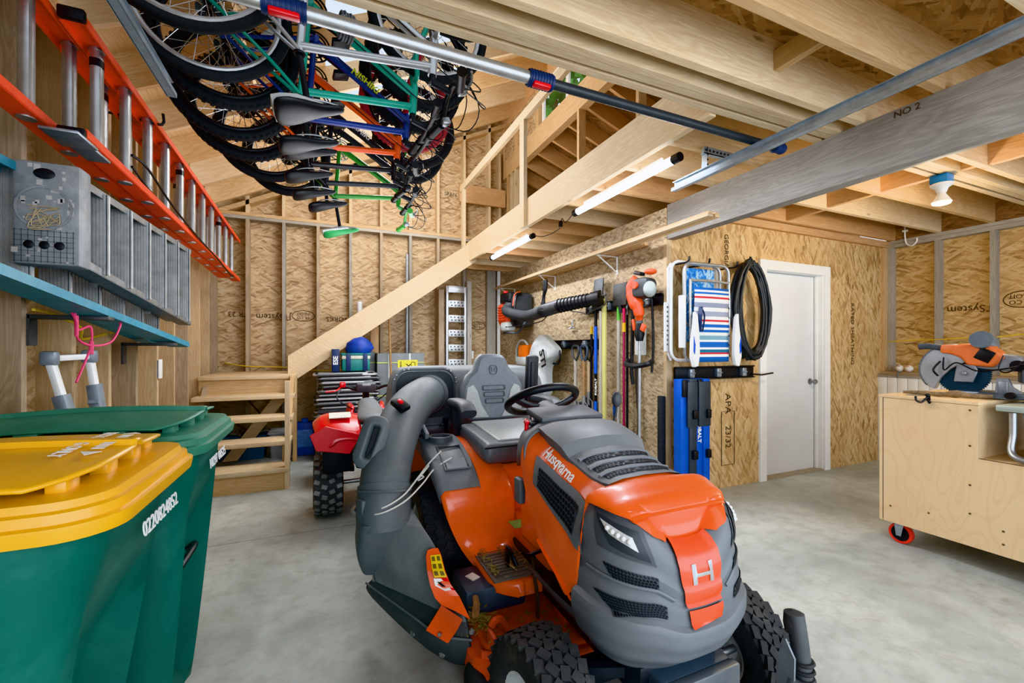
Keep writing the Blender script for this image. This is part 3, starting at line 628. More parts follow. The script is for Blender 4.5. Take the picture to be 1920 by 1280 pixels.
for y, z in ((2.6, 1.40), (3.55, 1.285)):
    tag(M().bx(-1.2, -.92, y-.03, y+.03, z-.022, z-.002, .003).bx(-1.2, -1.19, y-.03, y+.03, z-.14, z).build('shelf_bracket', pm('5A5C5C', .5, .5)), ('near' if y < 3 else 'far')+' dark metal arm carrying the blue plank', 'bracket')
# pink cord
PINK = pm('E0527A', .6)
tag(M().tube(spline([(-1.0, 2.45, 1.40), (-.98, 2.44, 1.36), (-.985, 2.46, 1.29), (-.97, 2.55, 1.26), (-.95, 2.68, 1.28), (-.94, 2.75, 1.36), (-.95, 2.76, 1.385)], 6), .005, 6)
    .tube(spline([(-.99, 2.45, 1.40), (-.99, 2.47, 1.33), (-.97, 2.53, 1.345), (-.97, 2.54, 1.27), (-.98, 2.52, 1.2), (-.99, 2.46, 1.1)], 6), .005, 6)
    .tube([(-.985, 2.45, 1.39), (-.985, 2.45, 1.30)], .007, 6).tube([(-.97, 2.54, 1.28), (-.97, 2.54, 1.22)], .008, 6).build('pink_cord', PINK), 'pink cord knotted in loops, dangling from the blue plank', 'cord')
# white folding ladder standing behind the bins
fl = thing('folding_ladder', 'white folding step ladder with grey joints standing behind the green bins', 'ladder', (-.95, 2.75, 0))
def pz(px, py, Y): return at(px, py, Y=Y)
TL, TR_ = pz(93, 672, 2.72), pz(168, 668, 2.95); BL, BR = pz(125, 775, 2.72), pz(182, 752, 2.95)
prof = rrect(.05, .028, .008, 2)
for a, b_, g in ((TL, BL, 1), (TR_, BR, 1)):
    M().sweep([a, b_], prof).build('stile', WHITE, fl); d = (b_-a).normalized()
    M().sweep([b_-d*.09+V((0, 0, 0)), b_+d*.04], rrect(.075, .05, .012, 2)).cyl(b_+V((-.02, -.04, 0)), b_+V((.02, -.035, 0)), .012).build('joint', pm('8C96A0', .4, .2), fl)
    q = V((b_.x+.0, b_.y+.05, 0)); M().sweep([b_+d*.03, q], prof).build('leg', WHITE, fl)
M().sweep([TL, TR_], rrect(.035, .03, .008, 2)).build('top_bar', WHITE, fl)
for q in (TL, TR_): M().box(q, (.06, .06, .07), None, .015).build('corner_cap', pm('8C96A0', .4, .2), fl)
M().sweep([BL+V((.02, 0, -.12)), BR+V((.0, 0, -.10))], rrect(.06, .03, .01, 2)).build('step', pm('C5C9D2', .4), fl)
# switch box on a stud
sb = thing('switch_box', 'blue electrical box with a white cover on a stud above the bins', 'electrical box', (-1.19, 4.20, 1.05))
M().bx(-1.26, -1.195, 4.17, 4.225, 1.02, 1.15, .003).build('box', pm('2B6FA8', .5), sb); M().bx(-1.195, -1.185, 4.165, 4.235, 1.01, 1.16, .003).build('cover', WHITE, sb)
# garage door tracks and the pole resting on them
def track(x, label, y1=2.115):
    t = thing('door_track', label, 'door track', (x, .6, 2.28), 'overhead door tracks')
    m = M(); s = 1 if x > 1 else -1
    m.bx(x-.002, x+.002, YF+.1, y1, 2.25, 2.31).bx(x-.02, x+.02, YF+.1, y1, 2.307, 2.31).bx(x-s*.03, x, YF+.1, y1, 2.25, 2.253).bx(x-s*.032, x-s*.029, YF+.1, y1, 2.25, 2.268)
    m.build('rail', GALV, t)
    if x > 1:
        m = M().bx(x+.004, x+.008, y1-.25, y1-.21, 2.27, ZJ).bx(x-.02, x+.22, y1-.25, y1-.22, ZJ-.045, ZJ-.041).bx(x-.02, x+.22, y1-.25, y1-.247, ZJ-.045, ZJ-.005)
        m.build('hanger', GALV, t); m = M()
        for k in range(8): m.cyl((x-.005+k*.03, y1-.252, ZJ-.025), (x-.005+k*.03, y1-.2505, ZJ-.025), .007, 8)
        for k in range(4): m.cyl((x+.006, y1-.252, 2.30+k*.03), (x+.006, y1-.2505, 2.30+k*.03), .006, 8)
        m.build('hanger_holes', BLACK, t)['kind'] = 'stuff'
    return t
track(2.06, 'long galvanized door track running overhead beside the grey beam')
track(-.577, 'short piece of galvanized door track overhead in front of the bicycles')
pl = thing('extension_pole', 'telescoping silver and black pole with blue clips lying across the door tracks', 'pole', (.8, 1.56, 2.33))
pp = lambda x: V((x, 1.545+.02*(x+.6)/2.7, 2.335))
M().cyl(pp(-.75), pp(.80), .024, 14).build('silver_tube', ALU, pl); M().cyl(pp(.80), pp(2.24), .020, 14).build('black_tube', pm('33383D', .4), pl)
for x, l in ((-.12, .13), (.80, .11)):
    o = M().sweep([pp(x-l/2), pp(x+l/2)], circ(.031, 14)).build('clip', NAVY, pl); M().box(pp(x)+V((0, -.012, -.028)), (l*.7, .03, .018), None, .006).build('clip_lever', RED, o)
    m = M()
    for k in range(8): m.torus(pp(x-l/2+.01+k*(l-.02)/7), (1, 0, 0), .0315, .003, 18, 5)
    m.build('grip_rib', NAVY, o)
M().lathe([(.022, 0), (.03, .005), (.026, .03), (.03, .06), (.024, .075), (0, .075)], pp(2.22), (1, 0, 0), 16).build('end_cap', NAVY, pl)
# ================================================================== BICYCLES (hung upside down by their wheels)
TYRE = pm('27292A', .75, 0, .12, 30, .2); 
def bicycle(label, X, Y, Z, fmat, R=.335, tr=.027, knob=False, rimmat=ALU, forkmat=None, saddle=BLACK, sadw=.14, accent=None, bar='flat', yaw=0, tilt=0, pitch=.25, text=None, tmat=None, post=.15, barmat=None, tyre=None, ftyre=None, gripmat=None):
    t = local('bicycle', label, 'bicycle', (X, Y, Z), (PI+tilt, -pitch, yaw), 'bicycles hung upside down under the roof')
    forkmat = forkmat or fmat; barmat = barmat or BLACK; WB = 1.04*R/.335; k = R/.335
    BB, ST, HT, HB, RA, FA = V((.43*k, 0, -.04)), V((.28*k, 0, .40*k)), V((.82*k, 0, .47*k)), V((.855*k, 0, .37*k)), V((0, 0, 0)), V((WB, 0, 0))
    fr = M().tube([BB, ST], .016, 10).tube([ST+V((0.01, 0, -.03)), HT+V((0, 0, -.02))], .018, 10).tube([BB, HB+V((-.005, 0, .015))], .022, 10).tube([HT+V((-.006, 0, .02)), HB+V((.006, 0, -.02))], .021, 10).cyl(BB+V((0, -.036, 0)), BB+V((0, .036, 0)), .022)
    for s in (-1, 1):
        fr.tube(spline([BB+V((0, s*.03, 0)), V((.22*k, s*.05, -.01)), V((0, s*.062, 0))], 4), .010, 8).tube(spline([ST+V((0, s*.014, -.01)), V((.17*k, s*.05, .23*k)), V((0, s*.062, 0))], 4), .008, 8)
        fr.box((0, s*.062, 0), (.04, .008, .04), None, .003)
    frame = fr.build('frame', fmat, t)
    if text:
        d = HB-BB; mid = BB+d*.52; xa = d.normalized()
        za = V((0, 1, 0)); ya = za.cross(xa); R3 = Matrix((xa, ya, za)).transposed()
        M().text(text, .05, Matrix.Translation(mid+V((0, .0225, 0))) @ R3.to_4x4() , .03).build('lettering', tmat, frame)
    fk = M().cyl(HB+V((.005, 0, -.01)), HB+V((.012, 0, -.05)), .018)
    for s in (-1, 1): fk.tube(spline([HB+V((.012, 0, -.045)), HB+V((.02, s*.05, -.06)), HB+V((.05, s*.055, -.18)), FA+V((0, s*.055, 0))], 5), .013, 8)
    fk.build('fork', forkmat, t)
    for c, tag_ in ((RA, 0), (FA, 1)):
        ty = M().torus(c, (0, 1, 0), R-tr, tr, 48, 10)
        if knob:
            for i in range(56):
                a = 2*PI*i/56
                for s in (-1, 1):
                    an = a+(s*.02); dr = V((math.cos(an), 0, math.sin(an))); p = c+dr*(R-tr*.35)+V((0, s*tr*.62, 0))
                    ty.box(p, (.014, .016, .016), rotm(dr))
        wh = ty.build('wheel', (ftyre if tag_ and ftyre else tyre) or TYRE, t)
        M().torus(c, (0, 1, 0), R-2*tr-.006, .012, 48, 8, 1.2).build('rim', rimmat, wh)
        m = M()
        for i in range(28):
            a = 2*PI*i/28; s = 1 if i % 2 else -1; b = a+(.5 if i % 4 < 2 else -.5)
            m.tube([c+V((.022*math.cos(b), s*.028, .022*math.sin(b))), c+V(((R-2*tr-.008)*math.cos(a), 0, (R-2*tr-.008)*math.sin(a)))], .0016, 4, cap=False)
        m.build('spokes', CHROME, wh); M().cyl(c+V((0, -.045, 0)), c+V((0, .045, 0)), .017).cyl(c+V((0, -.07, 0)), c+V((0, .07, 0)), .006).build('hub', BLACK, wh)
        if tag_ == 0:
            m = M()
            for i, r in enumerate((.055, .048, .041, .034, .028)): m.lathe([(0, 0), (r, 0), (r, .003), (0, .003)], (0, -.03-.006*i, 0), (0, -1, 0), 18)
            m.build('cassette', pm('4B4B4A', .4, .7), wh)
        M().box(c+V((.2*k, .012, -.05)), (.06, .012, .03), (0, .6, 0), .004).build('reflector', pm('D9DAD8', .2), wh)
    m = M()
    for i, r in enumerate((.085, .065)):
        m.torus(BB+V((0, -.045+.008*i, 0)), (0, 1, 0), r, .005, 30, 6)
        for q in range(5): a = q*2*PI/5; m.tube([BB+V((0, -.045+.008*i, 0)), BB+V((r*math.cos(a), -.045+.008*i, r*math.sin(a)))], .006, 5)
    ca = V((math.cos(.7), 0, math.sin(.7)))*.17
    m.bar(BB+V((0, -.062, 0)), BB+ca+V((0, -.068, 0)), .012, .024, (0, 1, 0), .004).bar(BB+V((0, .062, 0)), BB-ca+V((0, .068, 0)), .012, .024, (0, 1, 0), .004)
    cr = m.build('crankset', BLACK if accent is None else ALU, t)
    M().box(BB+ca+V((0, -.12, 0)), (.09, .085, .024), None, .006).build('pedal', BLACK, cr); M().box(BB-ca+V((0, .12, 0)), (.09, .085, .024), None, .006).build('pedal', BLACK, cr)
    m = M()
    for s in (1, -1): m.tube([BB+V((0, -.04, s*.075)), V((0, -.04, s*.04))], .004, 5)
    m.tube(spline([V((0, -.045, -.03)), V((.02, -.05, -.09)), V((.06, -.05, -.11))], 4), .012, 6).build('chain', pm('3A3937', .5, .6), t)
    SP = ST+V((-.02, 0, post)); M().cyl(ST, SP, .013).torus(ST+V((0, 0, 0)), (ST-BB), .019, .006, 16, 6).build('seat_post', BLACK, t)
    W = sadw; rows = []
    for x, hw, zt, zb in ((-.135, .02, .022, .0), (-.13, .5*W, .03, -.012), (-.10, W*.55, .036, -.03), (-.04, W*.5, .03, -.03), (.02, W*.28, .024, -.02), (.07, W*.19, .022, -.01), (.12, W*.16, .018, -.01), (.142, W*.08, .01, -.005)):
        rows.append([SP+V((x, hw*math.cos(a), (zt if math.sin(a) > 0 else -zb)*math.sin(a)+.03)) for a in [2*PI*i/14 for i in range(14)]])
    sd = M().loft(rows).build('saddle', saddle, t, sub=1, sharp=70)
    if accent:
        m = M()
        m.loft([[SP+V((x, hw*1.02*math.cos(a), -.012+.018*math.sin(a)+.03)) for a in [2*PI*i/14 for i in range(14)]] for x, hw in ((-.139, .02), (-.134, .5*W), (-.10, W*.55), (-.04, W*.5), (.02, W*.27), (.06, W*.1))]).build('saddle_trim', accent, sd)
    m = M()
    for s in (-1, 1): m.tube(spline([SP+V((-.1, s*.03, .02)), SP+V((-.04, s*.024, -.004)), SP+V((.04, s*.02, -.002)), SP+V((.12, s*.01, .02))], 4), .004, 6)
    m.build('saddle_rail', STEEL, sd)
    ST2 = HT+V((-.012, 0, .05)); BC = ST2+V((.075*k, 0, .045)); m = M().tube([HT, ST2], .016, 10).tube([ST2, BC], .017, 10)
    hw = .29
    if bar == 'rise': bp = [BC+V((-.05, -hw, .075)), BC+V((-.02, -.17, .07)), BC+V((0, -.07, 0)), BC+V((0, .07, 0)), BC+V((-.02, .17, .07)), BC+V((-.05, hw, .075))]
    elif bar == 'drop': bp = [BC+V((-.04, -.2, -.12)), BC+V((.08, -.2, -.10)), BC+V((.09, -.2, -.02)), BC+V((.0, -.18, .0)), BC, BC+V((.0, .18, 0)), BC+V((.09, .2, -.02)), BC+V((.08, .2, -.10)), BC+V((-.04, .2, -.12))]
    else: bp = [BC+V((-.03, -hw, .012)), BC+V((-.005, -.1, .003)), BC+V((-.005, .1, .003)), BC+V((-.03, hw, .012))]
    bp = spline(bp, 5); m.tube(bp, .0125, 10); hb = m.build('handlebar', barmat, t)
    for a, b in ((bp[0], bp[4]), (bp[-1], bp[-5])):
        d = (b-a).normalized(); M().cyl(a-d*.005, a+d*.125, .019, 12).cyl(a-d*.008, a+d*.004, .022, 12).build('grip', gripmat or BLACK, hb)
        q = a+d*.15; M().box(q+V((.01, 0, -.005)), (.04, .045, .035), None, .008).tube(spline([q+V((.03, 0, -.01)), q+V((.055, 0, -.02))-d*.04, q+V((.05, 0, -.02))-d*.12], 4), .006, 6).build('brake_lever', BLACK if not accent else STEEL, hb)
    m = M()
    for s in (-1, 1):
        e = bp[5] if s < 0 else bp[-6]
        m.tube(spline([e, e+V((.09, 0, .02)), BC+V((.10, s*.05, -.02)), HT+V((.03, s*.03, -.05)), BB+V((.1, s*.02, .1))], 5), .003, 5).tube(spline([e, e+V((.12, -s*.05, .06)), BC+V((.13, 0, .05)), HB+V((.05, s*.02, -.02))], 5), .003, 5)
    m.build('brake_cable', BLACK, hb)
    return t
SILV = pm('B9BCBE', .3, .5, .05, 12, 0, .3); TEAL = pm('2AA189', .3, .1, .06, 12, 0, .4); BORA = pm('E85A1E', .3, .1, .05, 12, 0, .4); BNAVY = pm('2A3C86', .3, .2, .08, 12, 0, .4); BBLK = pm('2C2D2F', .35, .2, .08, 12, 0, .3); BGRN = pm('4DA044', .35, 0, .08, 12, 0, .3); BRED = pm('B3303A', .4)
RIMB = pm('202122', .4); YTXT = pm('D8E02C', .4)
TY = pm('A33A3F', .7)
bk = [
 ('silver city bicycle with a padded grey-edged saddle, nearest of the hung bikes', -.52, 1.99, 2.80, SILV, dict(R=.345, tr=.022, saddle=BLACK, sadw=.21, accent=LGREY, text='OFFSET 25', tmat=DGREY, post=.20, bar='rise', barmat=BLACK)),
 ('teal bicycle hung just behind the silver one', -.52, 2.30, 2.78, TEAL, dict(tr=.024, sadw=.17, post=.19, bar='flat', barmat=BLACK, yaw=.04)),
 ('navy bicycle with yellow lettering hung behind the teal one', -.50, 2.56, 2.79, BNAVY, dict(tr=.028, knob=True, text='NISHIKI', tmat=YTXT, post=.12, bar='flat', forkmat=BRED, rimmat=RIMB, yaw=.10)),
 ('orange and black bicycle with knobby tyres in the middle of the hung bikes', -.52, 2.86, 2.76, BORA, dict(tr=.029, knob=True, post=.12, bar='rise', rimmat=RIMB, forkmat=BBLK, yaw=.03)),
 ('black mountain bicycle with white lettering hung behind the orange one', -.50, 3.14, 2.76, BBLK, dict(tr=.03, knob=True, text='NISHIKI', tmat=WHITE, post=.13, bar='flat', rimmat=RIMB, ftyre=TY, yaw=.05)),
 ('dark grey bicycle with red bands hung second from the back wall side', -.40, 3.40, 2.73, pm('3D3F42', .4), dict(R=.33, tr=.026, post=.10, bar='flat', rimmat=RIMB, sadw=.16)),
 ('bright green bicycle with a green and white saddle, farthest of the hung bikes', -.30, 3.66, 2.70, BGRN, dict(R=.30, tr=.026, post=.22, bar='rise', saddle=pm('3FA45A', .4), accent=WHITE, rimmat=RIMB, gripmat=BGRN, barmat=BGRN)),
]
for i, (lb, x, y, z, mt, kw) in enumerate(bk):
    bicycle(lb, x+.04, y, z, mt, **kw)
# hooks and hanging bars carrying the wheels
hk = thing('hanging_rack', 'pair of pine bars with hooks holding the bicycles up by their wheels', 'rack', (0, 2.85, 3.1))
for x, z in ((-.50, 3.17), (.50, 3.42)):
    M().bx(x-.02, x+.02, 1.7, 4.0, z, z+.09).build('bar', wood('fresh', 'Y'), hk)
    for i, b in enumerate(bk):
        M().tube(spline([(x, b[2]+.02, z+.01), (x, b[2]+.03, z-.04), (x, b[2], z-.075), (x, b[2]-.03, z-.05)], 4), .005, 6).build('hook', BLACK, hk)
    for y in (2.44, 3.66): M().bx(x-.015, x+.015, y-.05, y-.03, z+.09, RZ(x)+.1).build('hanger', wood('pale', 'Z'), hk)
# coiled cable lock on the silver frame
m = M(); c = V((.06, 2.02, 2.66))
for i in range(5): m.torus(c+V((.012*i, .004*i, 0)), (1, .2, 0), .05+.004*(i % 2), .006, 20, 6)
tag(m.build('cable_lock', pm('6A6C6E', .5)), 'coiled grey cable lock wound on the silver bicycle frame', 'lock')
# ================================================================== TOOL WALL
def W(px, py, X=2.52): return at(px, py, X=X)
# lumber shelf on white folding brackets
for i, (px, py, w) in enumerate(((1158, 472, 'nearest of three, under the near end'), (1040, 520, 'middle of three, above the blower nozzle'), (947, 548, 'farthest of three, by the back corner'))):
    y = (3.43, 4.66, 5.9)[i]; z = 2.135; t = thing('shelf_bracket', 'white folding bracket under the lumber shelf, '+w, 'bracket', (XT, y, z-.16), 'brackets under the lumber shelf')
    M().bx(XT-.24, XT-.002, y-.012, y+.012, z-.006, z).build('arm', WHITE, t); M().bx(XT-.008, XT-.002, y-.012, y+.012, z-.17, z).build('wall_plate', WHITE, t); M().bar((XT-.22, y, z-.008), (XT-.008, y, z-.155), .005, .016, (0, 1, 0)).build('brace', WHITE, t)
for i, (x, ya, yb, z, h, w, tone, lb) in enumerate(((2.375, 2.12, 6.1, 2.136, .018, .05, 'pale', 'outer flat lumber strip at the room side of the wall shelf'), (2.44, 2.12, 5.9, 2.136, .034, .04, 'fresh', 'thicker pine batten lying on the wall shelf beside the outer strip'),
        (2.50, 2.95, 6.1, 2.136, .055, .038, 'fresh', 'shorter pine board lying on the wall shelf nearest the wall'), (2.378, 2.12, 6.05, 2.155, .016, .04, 'fresh', 'thin lumber strip stacked on the outer strip of the wall shelf'), (2.55, 2.95, 5.6, 2.136, .03, .04, 'warm', 'pine batten lying against the board wall on the shelf'))):
    tag(M().bx(x-w/2, x+w/2, ya, yb, z, z+h, .002).build('lumber_strip', wood(tone, 'Y')), lb, 'lumber', 'lumber on the wall shelf')
# black tool rails
def rail(p, q, label, n=3, h=.09):
    p, q = V(p), V(q); t = thing('tool_rail', label, 'tool rail', (p+q)/2); d = (q-p).normalized(); nr = V((-1, 0, 0)) if abs(d.y) > .5 else V((0, -1, 0))
    M().bar(p, q, h, .025, V((0, 0, 1)).cross(d), .004).bar(p+V((0, 0, h/2))+nr*.012, q+V((0, 0, h/2))+nr*.012, .012, .03, V((0, 0, 1)).cross(d), .003).bar(p-V((0, 0, h/2))+nr*.012, q-V((0, 0, h/2))+nr*.012, .012, .03, V((0, 0, 1)).cross(d), .003).build('channel', BLACK, t)
    for i in range(n):
        c = p+(q-p)*((i+.5)/n); M().box(c+nr*.022, (.05, .05, .075), None, .006).tube([c+nr*.04+d*.018+V((0, 0, .01)), c+nr*.055+d*.018, c+nr*.055-d*.018, c+nr*.04-d*.018+V((0, 0, .01))], .005, 6).build('clip', GALV, t)
    return t
rail((XT-.015, 2.80, 1.66), (XT-.015, 3.95, 1.66), 'black tool rail carrying the trimmer and long handled tools', 4)
rail((XT-.015, 3.72, 1.29), (XT-.015, 5.05, 1.29), 'black tool rail lower on the board wall carrying the shovels', 3)
rail((2.68, YD-.015, 1.035), (3.62, YD-.015, 1.035), 'black tool rail beside the white door carrying blue folded stands', 3, .10)
tag(M().tube([(3.60, YD-.03, 1.01), (3.66, YD-.08, 1.005), (3.78, YD-.10, 1.02)], .008, 8).build('rail_hook', BLACK), 'thin black hook sticking out of the rail end in front of the door', 'hook')
# long tools: head at the rail, shaft hanging down
def shaft(m, px, y0, y1, r, X=2.535, n=8):
    a, b = W(px, y0, X), W(px+(2 if y1 > y0 else 0), y1, X); b.x = a.x; b.y = a.y; m.cyl(a, b, r, n); return a, b
# ice scraper with blue KOBALT handle
t = thing('ice_scraper', 'long ice scraper with a flat steel blade up and a blue and black handle', 'scraper', W(1117, 790)); a = W(1117, 578, 2.53)
def seg(y0, y1, r, mat, nm, px=1117, X=2.53, par=None):
    p, q = W(px, y0, X), W(px, y1, X); q = V((p.x, p.y, q.z)); return M().cyl(p, q, r, 10).build(nm, mat, par)
BAND = pm('2D62D8', .4)
o = seg(570, 612, .016, BLACK, 'ferrule', par=t); seg(612, 700, .018, BAND, 'upper_sleeve', par=t); sh = seg(700, 752, .016, BLACK, 'shaft', par=t); seg(752, 870, .018, BAND, 'lower_sleeve', par=t)
p = W(1117, 720, 2.505); M().text('KOBALT', .045, Matrix.Translation(W(1117, 725, 2.511)) @ (RXm @ Euler((0, 0, PI/2)).to_matrix()).to_4x4(), .03).build('lettering', WHITE, sh)
p = W(1121, 550, 2.53); M().box(p+V((0, 0, .0)), (.012, .16, .30), (0, .1, 0), .003).build('blade', pm('4A4C4D', .5, .5), t)
# bow rake head with teeth, wooden handle
t = thing('bow_rake', 'bow rake with toothed head up and a weathered wooden handle', 'rake', W(1126, 790, 2.48)); c = W(1100, 556, 2.47)
RK = pm('6B6B69', .5, .6); y0, y1 = W(1138, 556, 2.46).y, W(1062, 556, 2.46).y; zc = W(1120, 556, 2.46).z
m = M().bx(2.44, 2.46, y0, y1, zc-.005, zc+.012)
for i in range(16):
    y = y0+(y1-y0)*(i+.5)/16; m.lathe([(.006, 0), (.002, .05)], (2.45, y, zc+.01), (0, 0, 1), 6)
m.tube(spline([(2.46, y1-.02, zc-.005), (2.47, y1-.05, zc-.09), (2.475, (y0+y1)/2+.1, zc-.13), (2.48, (y0+y1)/2, zc-.16)], 4), .007, 6).tube(spline([(2.46, y0+.02, zc-.005), (2.47, y0+.05, zc-.09), (2.475, (y0+y1)/2-.1, zc-.13), (2.48, (y0+y1)/2, zc-.16)], 4), .007, 6).build('rake_head', RK, t)
yy = W(1126, 700, 2.50).y; M().cyl((2.50, yy, zc-.14), (2.50, yy, .25), .016).build('handle', wood('grey', 'Z'), t)
def tool(name, label, cat, px, parts, X=2.53, zend=None):
    t = thing(name, label, cat, W(px, parts[-1][1], X))
    for y0, y1, r, mat, nm in parts: seg(y0, y1, r, mat, nm, px, X, t)
    return t
p = W(1133, 560, 2.52); q = W(1133, 850, 2.52); tag(M().bx(2.505, 2.53, p.y-.028, p.y+.028, q.z, p.z, .003).build('straightedge', pm('CFCB7E', .5, 0, .08, 8)), 'pale yellow-green straight board hanging between the rakes and the green spade', 'board')
t = tool('square_spade', 'square black spade head up with a weathered green-ended handle', 'spade', 1160, ((575, 600, .018, pm('5FAE3C', .5), 'green_band'), (600, 795, .017, wood('grey', 'Z'), 'handle'), (795, 880, .018, pm('7FA63A', .5), 'lower_band')))
c = W(1163, 552, 2.51); M().box(c, (.02, .20, .21), (0, .06, 0), .006).cyl(c+V((0, 0, -.08)), c+V((.01, 0, -.17)), .02).build('spade_head', pm('37393A', .5, .4, .1, 10, 0, 0, '6F5F4C', .5), t)
tool('garden_hoe', 'maroon and black tool handle with a yellow collar', 'garden tool', 1170, ((578, 605, .014, pm('B5204C', .4), 'top_sleeve'), (605, 622, .017, pm('E2B21C', .4), 'collar'), (622, 800, .013, pm('8E2347', .4), 'shaft'), (800, 900, .014, BLACK, 'grip')), 2.52)
tool('long_pole', 'thin black pole with a yellow tip beside the blue scraper', 'pole', 1109, ((612, 626, .014, pm('E2B21C', .4), 'tip'), (626, 860, .013, BLACK, 'shaft')), 2.56)
tool('black_pole', 'thin all black pole hanging just beside the maroon handle', 'pole', 1176, ((590, 880, .012, BLACK, 'shaft'), (575, 590, .015, STEEL, 'top_cap')), 2.56)
# chain hanging on the wall
m = M(); p = W(1126, 680, 2.58); z = p.z; k = 0
while z > .35: m.torus((2.575, p.y-.01, z), (1, .2, 0) if k % 2 else (.2, 1, 0), .018, .0045, 10, 5, 1); z -= .03; k += 1
tag(m.build('steel_chain', pm('5B554C', .5, .7)), 'rusty chain hanging on the wall behind the blue scraper', 'chain')
# D-handled shovels on the lower rail
for px, mat, lb, hm, yb in ((1079, wood('grey', 'Z'), 'long shovel with grey weathered shaft and steel D-grip', pm('55585A', .5, .4), 770), (1095, WOODH, 'shovel with brown wooden shaft and blue-grey D-grip', pm('4A5868', .5), 775), (1104, wood('stud', 'Z'), 'third shovel with pale shaft hanging closest to the blue scraper', BLACK, 768)):
    t = thing('shovel', lb, 'shovel', W(px, 790), 'shovels on the lower rail'); X = 2.49 if px < 1090 else (2.51 if px < 1100 else 2.55); top = W(px, 648, X)
    m = M().tube(spline([top+V((0, 0, -.16)), top+V((0, -.055, -.10)), top+V((0, -.055, -.01)), top+V((0, .055, -.01)), top+V((0, .055, -.10))], 4, True), .013, 8).build('d_grip', hm, t)
    lo = W(px, yb-20, X); lo = V((top.x, top.y, lo.z)); M().cyl(top+V((0, 0, -.15)), lo, .017).build('shaft', mat, t)
    rows = [[(lo.x+.03*(1-(a/1.0)**2)*(1 if k > 0 else 1)-.02, lo.y+a*w, lo.z+.02-z) for a in (-1, -.6, -.2, .2, .6, 1)] for k, (z, w) in enumerate(((0, .03), (.03, .1), (.1, .115), (.2, .105), (.27, .07), (.3, .02)))]
    M().grid(rows).cyl(lo+V((0, 0, .08)), lo+V((0, 0, -.06)), .02).build('blade', pm('9A9A98', .45, .5, .15, 10, 0, 0, '6F665A', .5), t, solid=.004)
# grey canvas cover over the leaning saw + orange chainsaw
t = thing('canvas_cover', 'light grey cloth cover with black letters hanging from the lower rail', 'cover', W(1015, 745, 2.45))
RXl = Matrix(((0,0,-1), (-1,0,0), (0,1,0)))
ol = [(1018, 622), (1030, 640), (1046, 652), (1044, 668), (1030, 680), (1026, 700), (1030, 735), (1022, 746), (1010, 742), (1000, 720), (992, 690), (996, 660), (1005, 637)]
P = [W(x, y, 2.40) for x, y in ol]; cc = sum(P, V())/len(P)
rows = []
for k, (s, dx) in enumerate(((1, .0), (1.02, -.03), (.85, -.065), (.5, -.085), (.12, -.09))): rows.append([cc+(p-cc)*s+V((dx+.012*math.sin(i*2.3+k), 0, 0)) for i, p in enumerate(P)])
M().grid([[p+V((.06, 0, 0)) for p in P]]+rows, cu=True).build('cloth', pm('B9BDBC', .8, 0, .07, 9, .15, 0, '9A9D9C', .4), t, sub=2)
M().text('STI', .16, Matrix.Translation(W(1017, 672, 2.295)) @ (RXl @ Euler((0, 0, -1.25)).to_matrix()).to_4x4(), .03).build('lettering', BLACK, t)
t = thing('chainsaw', 'orange and white chainsaw hanging behind the grey cover', 'chainsaw', W(992, 690, 2.5)); c = W(988, 658, 2.48)
M().box(c, (.14, .26, .17), (0, 0, .1), .03).build('motor_cover', pm('F07A1E', .35), t); M().box(c+V((0, .05, -.13)), (.15, .34, .12), None, .03).build('housing', LGREY, t)
M().tube(spline([c+V((-.03, -.10, .07)), c+V((-.03, .02, .14)), c+V((-.03, .17, .13)), c+V((-.03, .27, .02)), c+V((-.03, .27, -.15))], 5), .016, 8).build('front_handle', LGREY, t); M().bx(c.x-.01, c.x+.01, c.y-.55, c.y-.1, c.z-.19, c.z-.09, .004).build('guide_bar', STEEL, t)
M().tube(spline([c+V((0, -.12, -.1)), c+V((0, -.3, -.12)), c+V((0, -.34, -.22)), c+V((0, -.14, -.24))], 4), .02, 8).build('rear_handle', BLACK, t)
# backpack leaf blower
t = thing('leaf_blower', 'orange and black backpack leaf blower with a long ribbed nozzle', 'leaf blower', W(965, 622, 2.4)); c = W(964, 585, 2.38)
ex, ey, ez = V((0, -1, 0)), V((-1, 0, 0)), V((0, 0, 1)); D = lambda a, b, d: c+ex*a+ey*b+ez*d
M().box(D(.0, -.05, .02), (.30, .40, .46), None, .05).build('fan_housing', BLACKPL, t); 
e = M().box(D(-.04, .10, -.02), (.14, .30, .26), None, .03)
for i in range(6): e.box(D(-.04, .175, -.11+.035*i), (.02, .26, .012), None, .003)
e.build('engine_cover', pm('E4552A', .4), t)
M().box(D(.02, .08, .18), (.17, .28, .15), (0, .1, .1), .04).build('air_filter', BLACK, t); M().box(D(.03, .14, .262), (.05, .05, .03), None, .008).build('filter_knob', RED, t)
M().box(D(.02, .10, -.20), (.16, .22, .13), None, .04).build('fuel_tank', pm('C9CFCD', .3), t); M().cyl(D(-.14, .12, -.17), D(-.18, .12, -.15), .03).build('fuel_cap', ORPL, t)
M().tube(spline([D(-.15, .1, -.28), D(.15, .12, -.29), D(.2, 0, -.26), D(.18, -.15, .0)], 4), .016, 8).build('base_frame', DGREY, t)
m = M()
for s in (0, .09): m.sweep(spline([D(.17+s*.3, .0, .24), D(.24+s*.3, .10, .20), D(.28+s*.3, .14, .02), D(.25+s*.3, .08, -.2)], 5), rrect(.05, .02, .006, 2))
m.build('harness', BLACK, t); M().sweep(spline([D(.2, .0, .25), D(.27, .11, .2), D(.31, .15, .05)], 5), rrect(.012, .024, .004, 2)).build('harness_trim', ORPL, t)
n0 = W(985, 588, 2.30); n1 = W(1018, 583, 2.25); n2 = W(1050, 573, 2.25); n3 = W(1110, 561, 2.42)
